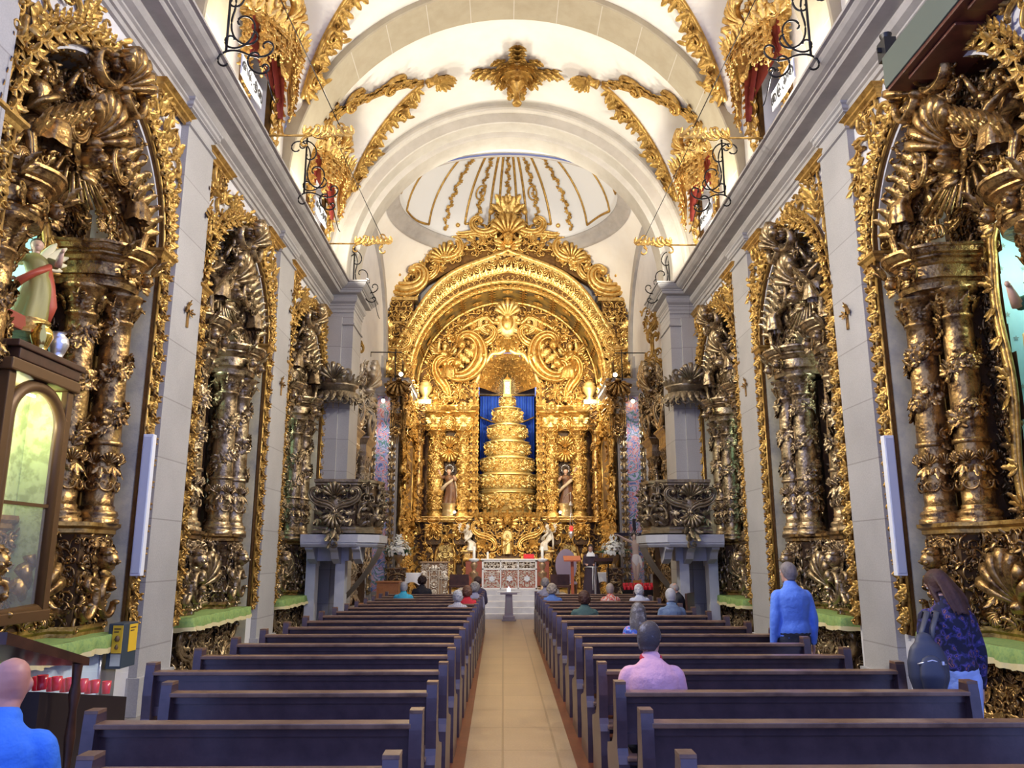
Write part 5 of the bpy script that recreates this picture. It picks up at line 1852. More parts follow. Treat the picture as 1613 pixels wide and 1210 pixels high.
# central shield under a crown
sphere(mb, (0, YB - 0.15, 10.75), (0.42, 0.16, 0.55), 2, 10, 16)
sphere(mb, (0, YB - 0.28, 10.80), (0.24, 0.10, 0.34), 0, 8, 12)
for sg in (-1, 1):
    bigscroll(mb, mpp, sg * 0.62, 10.7, 0.95, 0.0, sg, 1.4, 2, 'C')
    bigscroll(mb, mpp, sg * 0.40, 9.95, 0.6, 1.3 * sg, sg, 1.4, 0, 'S')
row(mb, fmap(YB - 0.3), 'shell', [0], [11.25], 0.7, 0, 1, 1.5, 2)
row(mb, fmap(YB - 0.3), 'tri', [-0.2, 0.2, 0], [9.9, 9.9, 9.75], 0.5, [2.8, -2.8, PI], 1, 1.4)
mb.build('shield', G3, ret)
for sg in (-1, 1):
    mb = MB()
    mpp = fmap(YB - 0.22)
    # big C scroll beside the niche head
    P = _curve(lambda s: 2.0 + 8.5 * np.abs(s) ** 2.6, 60)
    bigscroll(mb, mpp, sg * 1.62, 9.35, 1.75, -1.1 * sg, sg, 1.7, 0, 'C')
    bigscroll(mb, mpp, sg * 0.85, 9.95, 1.1, -0.5 * sg, -sg, 1.5, 0, 'S')
    bigscroll(mb, mpp, sg * 2.55, 8.4, 1.5, 0.9 * sg, sg, 1.4, 0, 'S')
    row(mb, mpp, 'leaf', sg * np.linspace(1.2, 2.4, 6), np.linspace(9.7, 8.7, 6), 0.55, -1.0 * sg, 1, 1.5)
    mb.build('great_scroll', G3, ret)
    mb = MB()
    statue(mb, TR(sg * 2.45, YB - 0.35, 8.45, -PI / 2 - 0.5 * sg), 1.5, True, True, (0.9, 0.4) if sg > 0 else (0.4, 0.9), (2, 0, 0, 0), 5 + sg)
    mb.build('reclining_angel', G3, ret)
    # flaming urn on the outer pedestal
    mb = MB()
    lathe(mb, [(0.16, 7.6), (0.2, 7.65), (0.12, 7.75), (0.26, 8.0), (0.28, 8.12), (0.2, 8.2), (0.24, 8.25), (0.001, 8.42)], (sg * 3.15, YB - 0.5, 0), 16, 2)
    box(mb, *sorted((sg * 2.9, sg * 3.4)), YB - 0.75, YB - 0.2, 7.42, 7.6, 2)
    mb.build('urn', G3, ret)
    # entablature of the paired columns
    mb = MB()
    x0_, x1_ = sorted((sg * 1.36, sg * 3.1))
    pts = [(x0_, YB, 0), (x0_, YB - 0.55, 0), (x0_ + 0.55, YB - 0.55, 0), (x0_ + 0.55, YB - 0.4, 0), (x1_ - 0.62, YB - 0.4, 0), (x1_ - 0.62, YB - 0.6, 0), (x1_, YB - 0.6, 0), (x1_, YB, 0)]
    o_ = [(-1, 0, 0), (-1, -1, 0), (1, -1, 0), (1, -1, 0), (-1, -1, 0), (-1, -1, 0), (1, -1, 0), (1, 0, 0)]
    pr_ = [(-0.2, 0), (0, 0), (0.02, 0.10), (0.05, 0.12), (0.05, 0.2), (0, 0.22), (0, 0.5), (0.05, 0.54), (0.10, 0.62), (0.16, 0.66), (0.16, 0.72), (0.22, 0.78), (0.26, 0.86), (0.26, 0.92), (-0.3, 0.95)]
    prof_sweep(mb, pr_, np.array(pts, float) + [0, 0, 6.45], o_, (0, 0, 1))
    for xx, yy in ((x0_ + 0.28, YB - 0.56), (x1_ - 0.31, YB - 0.61)):
        row(mb, fmap(yy), 'cherub', [xx], [6.85], 0.42, 0, 1, 1.2, 2)
        row(mb, fmap(yy - 0.2), 'tri', [xx - 0.16, xx, xx + 0.16], [7.25] * 3, 0.3, 0, 1, 1.4)
        row(mb, fmap(yy), 'c', [xx - 0.18, xx + 0.18], [6.55] * 2, 0.24, 1.57, 1, 1.3)
    carve(mb, fmap(YB - 0.41), x0_ + 0.6, x1_ - 0.66, 6.5, 7.1, 0.2, 93, True, None, 1.3)
    carve(mb, fmap(YB - 0.45), x0_, x1_, 7.4, 8.1, 0.22, 94, True, lambda u, v: v < 8.0 - 0.35 * np.abs(u - (x0_ + x1_) / 2), 1.4)
    mb.build('entablature', G3, ret)
    for i, (xx, yy, rr) in enumerate(((sg * 2.70, YB - 0.33, 0.235), (sg * 1.68, YB - 0.30, 0.195))):
        mb = MB()
        twisted_column(mb, (xx, yy), 3.22, 6.46, rr, 0, 3 + i + 7 * sg)
        mpc = cyl_map((xx, yy, 0), rr * 1.02, -PI / 2)
        carve(mb, mpc, -rr * 1.6, rr * 1.6, 3.5, 6.1, 0.15, 95 + i, False, None, 0.9)
        mb.build('column', G3, ret)
    mb = MB()
    twisted_column(mb, (sg * 3.33, YB - 0.75), 3.0, 6.6, 0.17, 0, 4)
    box(mb, *sorted((sg * 3.1, sg * 3.5)), YB - 0.98, YB - 0.5, 6.6, 7.4, 3)
    carve(mb, fmap(YB - 1.0, sg * 3.3), -0.2, 0.2, 6.6, 7.4, 0.16, 96, True, None, 1.4)
    mb.build('outer_column', [OLDGOLD, SHADEGROUND, OLDGOLD, SHADEGROUND], ret)
    # statue niche between the columns
    mb = MB()
    xx = sg * 2.19
    box(mb, xx - 0.28, xx + 0.28, YB - 0.10, YB, 3.2, 6.4, 1)
    carve(mb, fmap(YB - 0.28, xx), -0.24, 0.24, 5.35, 6.25, 0.15, 98, True, None, 1.6)
    row(mb, fmap(YB - 0.4, xx), 'shell', [0, 0], [5.48, 6.0], [0.5, 0.42], [PI, 0], 1, 1.6)
    for e in (-1, 1):
        row(mb, fmap(YB - 0.3, xx), 'leaf', [e * 0.2] * 4, [5.4, 5.6, 5.8, 6.05], 0.30, -0.7 * e, 1, 1.5)
    niche_ = mb.build('statue_niche', G3, ret)
    mb = MB()
    lathe(mb, [(0.30, 3.22), (0.30, 3.30), (0.26, 3.33), (0.26, 3.58), (0.31, 3.62), (0.31, 3.70)], (xx, YB - 0.42, 0), 8, 0)
    mb.build('statue_pedestal', [mat('veined_pedestal_marble', (0.36, 0.27, 0.14), 0.35, 0.2, None, (8, (0.24, 0.17, 0.08), 0.4, 0.7))], niche_)
    # strip beside the central niche
    mb = MB()
    x0_, x1_ = sorted((sg * 1.17, sg * 1.42))
    box(mb, x0_, x1_, YB - 0.2, YB, 3.2, 8.3, 3)
    zz = np.linspace(3.35, 8.2, 28)
    mpp = fmap(YB - 0.2, sg * 1.27)
    row(mb, mpp, 'tri', 0 * zz, zz, 0.32, PI * (np.arange(28) % 2), 1, 1.3)
    row(mb, mpp, 'c', -0.05 * sg + 0.03 * np.sin(zz * 8), zz + 0.08, 0.2, zz * 3, 1, 1.4)
    sweep(mb, [(sg * 1.15, YB - 0.22, 3.2), (sg * 1.15, YB - 0.22, 8.3)], 0.035, seg=6)
    mb.build('niche_side', G3, ret)
# niche: lining, gilded half-dome
mb = MB()
for sg in (-1, 1):
    quad(mb, (sg * NW, YB, 3.3), (sg * NW, 32.4, 3.3), (sg * NW, 32.4, NT), (sg * NW, YB, NT), 1)
quad(mb, (-NW, YB, 3.3), (NW, YB, 3.3), (NW, 32.4, 3.3), (-NW, 32.4, 3.3), 1)
quad(mb, (-NW, 32.4, 3.3), (NW, 32.4, 3.3), (NW, 32.4, NT + 1.4), (-NW, 32.4, NT + 1.4), 1)
t = np.linspace(0, PI, 31)
ring = [np.stack([NW * np.cos(t) * s_, YB + 0 * t + (1 - s_) * 2.0, NT + 1.35 * np.sin(t) * s_ ** 0.4 * (1 if s_ else 0)], 1) for s_ in (1.0, 0.98, 0.9, 0.75, 0.5, 0.25)]
mb.add(np.array(ring), grid_q(6, 31), m=0)


def dome_map(u, v):
    u, v = np.asarray(u, float), np.asarray(v, float)
    x = NW * np.cos(u) * v
    z = NT + 1.35 * np.sin(u) * v ** 0.4
    y = YB + (1 - v) * 2.0
    P_ = np.stack([x, y, z], 1)
    n_ = np.stack([-np.cos(u) * 0.8, -0.6 + 0 * u, -np.sin(u)], 1)
    n_ /= np.linalg.norm(n_, axis=1)[:, None]
    e1 = np.cross(n_, np.tile([0, 1.0, 0], (len(u), 1)))
    e1 /= np.linalg.norm(e1, axis=1)[:, None]
    return P_, e1, np.cross(n_, e1), n_


carve(mb, dome_map, 0.1, PI - 0.1, 0.3, 0.97, 0.14, 33, True, None, 0.6, beads=False)
t = np.linspace(0, PI, 41)
wob = 1 + 0.035 * np.cos(12 * t)
Pn = np.stack([(NW + 0.06) * np.cos(t) * wob, 0 * t + YB - 0.12, NT + 1.42 * np.sin(t) * wob], 1)
sweep(mb, Pn, 0.08, 0.09, 8, (0, -1, 0), m=2)
mb.build('niche_lining', G3, ret)
# predella zone
YP = 29.9
mb = MB()
box(mb, -3.5, 3.5, YP, YB + 0.1, 0.45, 3.1, 1)
carve(mb, fmap(YP - 0.01), -3.4, 3.4, 0.7, 3.0, 0.24, 99, True, lambda u, v: ((np.abs(np.abs(u) - 2.28) > 0.42) | (v > 2.2)), 1.6, grow=1.15, beads=False)
for sg in (-1, 1):
    for xx in (1.68, 2.70):
        box(mb, sg * xx - 0.32, sg * xx + 0.32, YP - 0.28, YP, 2.2, 3.1, 1)
        carve(mb, fmap(YP - 0.29, sg * xx), -0.3, 0.3, 2.2, 3.02, 0.2, 100, True, None, 1.5)
        row(mb, fmap(YP - 0.32, sg * xx), 'cherub', [0], [2.7], 0.5, 0, 1, 1.5)
prof_sweep(mb, [(0, -0.08), (0.06, 0), (0.06, 0.05), (0.12, 0.09), (0.12, 0.13), (-0.4, 0.14)], [(-3.5, YP - 0.28, 3.08), (-1.3, YP - 0.28, 3.08), (-1.3, YP - 0.1, 3.08), (1.3, YP - 0.1, 3.08), (1.3, YP - 0.28, 3.08), (3.5, YP - 0.28, 3.08)], (0, -1, 0), (0, 0, 1), m=0)
prof_sweep(mb, [(0, 0), (0.1, 0), (0.1, 0.12), (0.04, 0.16), (0, 0.2)], [(-3.5, YP, 0.45), (3.5, YP, 0.45)], (0, -1, 0), (0, 0, 1), m=0)
mb.build('predella', G3, ret)
for sg in (-1, 1):
    mb = MB()
    xx = sg * 2.28
    t = np.linspace(0, PI, 21)
    hd = [(xx + 0.36 * math.cos(a) * (1 - 0.25 * math.sin(a) ** 3), 1.75 + 0.62 * math.sin(a) ** 1.2 * (1 + 0.25 * math.exp(-((a - PI / 2) / 0.3) ** 2))) for a in t]
    out = [(xx + 0.36, 0.65)] + hd + [(xx - 0.36, 0.65)]
    slab(mb, out, YP - 0.03, YP - 0.06, lambda a, b, d: (a, d, b), 3)
    sweep(mb, np.array([(a, YP - 0.07, b) for a, b in out]), 0.05, 0.06, 8, (0, -1, 0), 0)
    carve(mb, fmap(YP - 0.07, xx), -0.27, 0.27, 0.75, 2.2, 0.16, 101, True, lambda u, v: (v < 1.8) | (u ** 2 * 4 + (v - 1.75) ** 2 < 0.3), 0.8, m=2)
    mb.build('sacristy_door', G3, ret)
# tabernacle stage in the middle
mb = MB()
box(mb, -1.25, 1.25, YP - 0.35, YP, 1.7, 3.3, 1)
carve(mb, fmap(YP - 0.36), -1.22, 1.22, 1.75, 3.25, 0.2, 102, True, lambda u, v: (np.abs(u) > 0.25) | (v > 2.75), 1.6)
for sg in (-1, 1):
    bigscroll(mb, fmap(YP - 0.4), sg * 0.85, 2.5, 0.95, 0.2 * sg, sg, 1.4, 0, 'S')
row(mb, fmap(YP - 0.42), 'cherub', [0, -0.75, 0.75], [3.02, 3.1, 3.1], [0.6, 0.4, 0.4], 0, 1, 1.5)
row(mb, fmap(YP - 0.42), 'tri', np.linspace(-1.1, 1.1, 9), 3.3, 0.34, 0, 1, 1.4)
t = np.linspace(0, PI, 15)
out = [(0.2, 1.85)] + [(0.2 * math.cos(a), 2.5 + 0.25 * math.sin(a)) for a in t] + [(-0.2, 1.85)]
slab(mb, out, YP - 0.36, YP - 0.38, lambda a, b, d: (a, d, b), 2)
sweep(mb, np.array([(a, YP - 0.4, b) for a, b in out]), 0.035, 0.05, 8, (0, -1, 0), 0)
statue(mb, TR(0, YP - 0.45, 1.86, -PI / 2), 0.72, False, False, (0.3, 0.6), (2, 2, 2, 2), 3)
mb.build('tabernacle', G3, ret)
mb = MB()
bbox(mb, -1.5, 1.5, YP - 0.75, YP, 0.74, 1.62, 0.02, 0)
bbox(mb, -1.6, 1.6, YP - 0.8, YP, 1.62, 1.70, 0.015, 1)
mb.build('old_altar_table', [mat('dark_red_brown_panel', (0.20, 0.045, 0.025), 0.5), OCHREGOLD], ret)
# front wings facing the nave: painted panels between pilaster strips under a cornice
FLORAL = D.materials.new('painted_floral_panel')
FLORAL.use_nodes = True
nt = FLORAL.node_tree
b_ = nt.nodes['Principled BSDF']
b_.inputs['Roughness'].default_value = 0.5
tc = nt.nodes.new('ShaderNodeTexCoord')
wv = nt.nodes.new('ShaderNodeTexNoise')
wv.inputs['Scale'].default_value = 2.6
wv.inputs['Detail'].default_value = 2.0
wv.inputs['Distortion'].default_value = 2.2
nt.links.new(tc.outputs['Object'], wv.inputs['Vector'])
rp = nt.nodes.new('ShaderNodeValToRGB')
rp.color_ramp.interpolation = 'CONSTANT'
els = rp.color_ramp.elements
for i, (p, c) in enumerate([(0.0, (0.10, 0.17, 0.42)), (0.36, (0.40, 0.46, 0.75)), (0.42, (0.62, 0.20, 0.22)), (0.47, (0.72, 0.52, 0.54)), (0.52, (0.33, 0.37, 0.70)), (0.57, (0.12, 0.28, 0.26)), (0.63, (0.55, 0.55, 0.78))]):
    e = els[i] if i < 2 else els.new(p)
    e.position = p
    e.color = (*c, 1)
nt.links.new(wv.outputs['Fac'], rp.inputs['Fac'])
nt.links.new(rp.outputs['Color'], b_.inputs['Base Color'])
for sg in (-1, 1):
    YW = 25.5
    mb = MB()
    xa, xb = sg * 3.56, sg * 4.36
    box(mb, *sorted((xa, xb)), YW, 28.0, 0.45, 7.0, 0)
    mb.build('wing_core', [STONEP], ret)
    mb = MB()
    box(mb, *sorted((sg * 3.85, sg * 4.32)), YW - 0.03, YW, 0.7, 6.9, 0)
    mb.build('painted_panel', [FLORAL], ret, label='panel painted with blue and red scrolls')
    for xx in (3.72, 4.36):
        mb = MB()
        box(mb, sg * xx - 0.10, sg * xx + 0.10, YW - 0.10, YW, 0.45, 6.95, 1)
        zz = np.linspace(0.7, 6.7, 36)
        row(mb, fmap(YW - 0.1, sg * xx), 'tri', 0 * zz, zz, 0.22, PI * (np.arange(36) % 2), 1, 1.1)
        for e in (-0.09, 0.09):
            sweep(mb, [(sg * xx + e, YW - 0.11, 0.45), (sg * xx + e, YW - 0.11, 6.95)], 0.018, seg=6, m=2)
        mb.build('wing_pilaster', [SILVERGOLD, STONEP, SILVER], ret)
    mb = MB()
    path = [(sg * 4.42, YW - 0.02, 0), (sg * 3.50, YW - 0.02, 0), (sg * 3.50, 28.0, 0)]
    o_ = [(0, -1, 0), (-sg, -1, 0), (-sg, 0, 0)]
    prof_sweep(mb, [(0, 6.9), (0.06, 6.92), (0.06, 7.0), (0.10, 7.03), (0.10, 7.2), (0.16, 7.24), (0.24, 7.32), (0.24, 7.4), (0.30, 7.45), (-0.6, 7.5)], path, o_, (0, 0, 1))
    mb.build('wing_cornice', [mat('grey_painted_wood', (0.34, 0.33, 0.34), 0.45)], ret)
    # carved cluster hanging at the inner corner of the cornice
    mb = MB()
    mpp = fmap(YW - 0.25, sg * 3.55)
    carve(mb, mpp, -0.32, 0.32, 5.6, 7.3, 0.2, 110, False, lambda u, v: np.abs(u) < 0.08 + 0.16 * (v - 5.6), 2.2)
    row(mb, mpp, 'shell', [0], [7.1], 0.6, PI, 1, 2)
    for k_ in range(9):
        xx = sg * 3.55 + (k_ - 4) * 0.06
        sweep(mb, [(xx, YW - 0.2, 6.3), (xx, YW - 0.22, 5.3 + 0.06 * abs(k_ - 4))], [0.03, 0.012], seg=5)
    mb.build('corner_carving', [OLDGOLD, SHADEGROUND], ret)

# ------------------------------------------------------------------ things in the retable
cur = tag(empty('curtain', (RX, 31.9, 0)), 'blue silk curtain hung behind the gilded stepped throne', 'curtain')
for sg in (-1, 1):
    mb = MB()
    n_ = 70
    xx = np.linspace(0.02, 1.10, n_)
    rows = []
    for z_, sq in ((8.2, 1.0), (7.75, 1.0), (7.0, 1.0), (6.3, 0.93), (5.5, 0.86), (4.4, 0.9), (3.35, 0.98)):
        x_ = 1.10 - (1.10 - xx) * sq
        rows.append(np.stack([sg * x_, 0.06 * np.sin(xx * 55) + 0.02 * np.sin(xx * 23 + z_), 0 * xx + z_], 1))
    mb.add(np.array(rows), grid_q(7, n_))
    mb.build('drape', [BLUECLOTH], cur)
mb = MB()
sweep(mb, [(-1.12, -0.1, 8.22), (1.12, -0.1, 8.22)], 0.05)
mb.build('curtain_rail', [OCHREGOLD], cur)
mb = MB()
t = np.linspace(-1, 1, 21)
sweep(mb, np.stack([1.1 * t, 0 * t - 0.16, 7.0 + 0.30 * t ** 2], 1), 0.035)
mb.build('gold_cord', [OCHREGOLD], cur)

thr = tag(empty('throne', (RX, 31.0, 0)), 'pale gold stepped throne rising in six carved tiers before the blue curtain', 'throne')


def half_plan(w, d, n=25):
    t = np.linspace(PI, 2 * PI, n)
    return np.stack([w * np.cos(t) * (1 + 0.05 * np.cos(4 * t)), d * np.sin(t), 0 * t], 1), np.stack([np.cos(t), np.sin(t), 0 * t], 1)


ztop = [3.36, 4.22, 4.88, 5.52, 6.16, 6.82, 7.50, 7.92]
wid = [0.98, 1.06, 0.93, 0.78, 0.66, 0.48, 0.27]
for i in range(7):
    z0, z1, w_ = ztop[i], ztop[i + 1], wid[i]
    mb = MB()
    P, N = half_plan(w_, 0.35 + w_ * 0.45)
    H = z1 - z0
    prof_sweep(mb, [(-0.03, 0), (0.0, 0.0), (0.01, H * 0.07), (-0.02, H * 0.09), (-0.05, H * 0.13), (-0.06, H * 0.86), (-0.02, H * 0.88), (0.03, H * 0.91), (0.06, H * 0.93), (0.06, H * 0.98), (0.0, H), (-w_, H)], P + [0, 0, z0], N, (0, 0, 1), m=0)

    def mp(u, v, P=P, N=N, n=len(P)):
        s = (np.asarray(u) + 1) / 2 * (n - 1)
        c = np.stack([np.interp(s, np.arange(n), P[:, k]) for k in range(3)], 1)
        n_ = np.stack([np.interp(s, np.arange(n), N[:, k]) for k in range(3)], 1)
        n_ /= np.linalg.norm(n_, axis=1)[:, None]
        ev = np.tile([0, 0, 1.0], (len(s), 1))
        return c + ev * np.asarray(v)[:, None] - n_ * 0.03, np.cross(ev, n_), ev, n_
    k_ = max(6, int(w_ * 19))
    us = np.linspace(-0.92, 0.92, k_)
    row(mb, mp, 'c', us, z0 + H * 0.55, H * 0.55, us * 9, 1, 1.5, 1)
    row(mb, mp, 's', us + 0.5 / k_, z0 + H * 0.5, H * 0.55, us * 17, 1, 1.5, 1)
    row(mb, mp, 'tri', us + 0.4 / k_, z0 + H * 0.45, H * 0.42, PI * (np.arange(k_) % 2), 1, 1.0, 1)
    row(mb, mp, 'ros', us, z0 + H * 0.6, H * 0.26, 0, 1, 1.6, 0)
    row(mb, mp, 'sp', us + 0.3 / k_, z0 + H * 0.55, H * 0.5, us * 23, 1, 1.6, 0)
    row(mb, mp, 'tri', us, z0 + H * 0.25, H * 0.3, 0, 1, 1.4, 0)
    row(mb, mp, 'cherub', [-0.5, 0, 0.5] if w_ > 0.4 else [0], z0 + H * 0.58, H * 0.55, 0, 1, 1.0, 0)
    row(mb, mp, 'bead', np.linspace(-0.95, 0.95, k_ * 2), z0 + H * 0.95, 0.04, 0, 1, 1.0, 1)
    for s_ in (-1, 1):
        bigscroll(mb, plane_map((0, -0.2, 0), EU, EV, EN), s_ * (w_ - 0.06), z0 + H * 0.52, H * 0.55, 0, s_, 1.3, 1, 'S')
    mb.build('throne_tier', [PALEGOLD, GOLD], thr)
rel = tag(empty('reliquary', (RX, 30.75, 7.92)), 'small glazed reliquary with a golden sunburst atop the stepped throne', 'reliquary')
mb = MB()
box(mb, -0.10, 0.10, -0.06, 0.02, 0.12, 0.62)
mb.build('glazed_case', [mat('pale_ivory_panel', (0.75, 0.80, 0.85), 0.3, 0, None, (14, (0.12, 0.13, 0.2), 0.5, 0.62))], rel)  # pale panel with random darker mottling
mb = MB()
for x in (-0.12, 0.12):
    box(mb, x - 0.025, x + 0.025, -0.08, 0.04, 0.02, 0.66)
box(mb, -0.17, 0.17, -0.1, 0.06, 0.0, 0.10)
box(mb, -0.15, 0.15, -0.09, 0.05, 0.64, 0.70)
lathe(mb, [(0.13, 0.70), (0.10, 0.78), (0.03, 0.84), (0.03, 0.9), (0.001, 0.95)], (0, -0.02, 0), 12)
mb.build('case_frame', [GOLD], rel)
mb = MB()
for k_ in range(36):
    a = k_ * 2 * PI / 36
    L_ = 0.58 if k_ % 2 else 0.44
    c_, s_ = math.cos(a), math.sin(a)
    sweep(mb, [(0.16 * c_, 0.08, 0.38 + 0.2 * s_), (L_ * c_, 0.08, 0.38 + L_ * s_)], [0.022, 0.004], [0.01, 0.004], 5)
mb.build('sunburst', [PALEGOLD], rel)

# statues of the retable
ROBE1 = mat('brown_habit_paint', (0.16, 0.075, 0.045), 0.45, 0, None, (5, (0.30, 0.16, 0.07), 0.5, 0.75))
CREAM = mat('cream_mantle_paint', (0.70, 0.58, 0.42), 0.45, 0, None, (5, (0.50, 0.36, 0.18), 0.45, 0.7))
FACE = mat('painted_flesh', (0.66, 0.42, 0.30), 0.4)
DHAIR = mat('painted_dark_hair', (0.06, 0.035, 0.02), 0.5)
for sg, lb in ((-1, 'polychrome statue in brown and cream robes on pedestal left of the throne'), (1, 'polychrome statue in dark robe and cream mantle on pedestal right of the throne')):
    st = tag(empty('statue', (RX + sg * 2.19, YB - 0.42, 3.70)), lb, 'statue')
    mb = MB()
    statue(mb, TR(0, 0, 0, -PI / 2 + 0.25 * sg), 1.34, False, False, (0.25, 0.7) if sg < 0 else (0.9, 0.2), (0, 1, 2, 3), 12 + sg)
    mb.build('figure', [FACE, ROBE1, CREAM, DHAIR], st)
    mb = MB()
    A = np.linspace(0, 2 * PI, 25)[:-1]
    sweep(mb, np.stack([0.15 * np.cos(A), 0 * A + 0.08, 1.30 + 0.15 * np.sin(A)], 1), 0.012, closed=True)
    for a in A[::2]:
        sweep(mb, [(0.10 * math.cos(a), 0.08, 1.30 + 0.10 * math.sin(a)), (0.2 * math.cos(a), 0.08, 1.30 + 0.2 * math.sin(a))], [0.012, 0.004], seg=5)
    mb.build('halo', [SILVER], st)
    s = MB()
    lathe(s, [(0.045, 0), (0.05, 0.04), (0.02, 0.1)], (0, 0, 0), 12)
    sphere(s, (0, 0, 0.12), 0.05, 1, 6, 8)
    l = s.build('statue_spotlight', [BLACK, LEDWARM], None, (RX + sg * 1.95, YB - 0.72, 3.24))
    tag(l, f'glowing lamp at the foot of the {"left" if sg < 0 else "right"} retable statue', 'light', 'lamps at the statue feet')
    point('statue_lamp', (RX + sg * 1.95, YB - 0.8, 3.5), 3.0, (1.0, 0.72, 0.36), 0.05)
for sg in (-1, 1):
    st = tag(empty('kneeling_angel', (RX + sg * 1.45, YP - 0.55, 1.98)), f'white kneeling angel figure on the {"left" if sg < 0 else "right"} of the carved tabernacle', 'statue', 'white angels by the tabernacle')
    mb = MB()
    statue(mb, TR(0, 0, 0, -PI / 2 - 0.9 * sg), 0.95, True, True, (0.6, 0.6), (0, 0, 0, 0), 3)
    mb.build('figure', [mat('white_painted_wood', (0.70, 0.66, 0.58), 0.4, 0, None, (6, (0.50, 0.42, 0.30), 0.5, 0.75))], st)
    mb = MB()
    bigscroll(mb, fmap(0.1), 0, -0.12, 0.5, 1.57, sg, 1.5, 0, 'C')
    bbox(mb, -0.25, 0.25, -0.2, 0.2, -0.06, 0.0, 0.01)
    box(mb, -0.1, 0.1, -0.1, 0.55, -0.36, -0.06)
    mb.build('bracket', [GOLD], st)

# leaf sprays on the wall beside the crown
for sg in (-1, 1):
    mb = MB()
    r_ = np.random.default_rng(60)
    for k_ in range(6):
        a = PI / 2 + sg * (-0.75 + 0.25 * k_)
        L_ = 1.0 + 0.12 * (k_ % 3)
        tt = np.linspace(0, 1, 9)
        P = np.stack([RX + sg * 3.55 + L_ * tt * math.cos(a) + 0.06 * np.sin(tt * 7), 28.86 - 0.05 * np.sin(tt * 3), 11.75 + L_ * tt * math.sin(a)], 1)
        sweep(mb, P, 0.016, seg=5)
        put(mb, 'tri', P[2:], EU, EV, EN, 0.26, a - PI / 2 + r_.uniform(-1, 1, 7), 1, 1.2)
    tag(mb.build('leaf_spray', [OCHREGOLD]), f'gilded leafy branches on white wall at the {"left" if sg < 0 else "right"} of the retable crown', 'ornament')

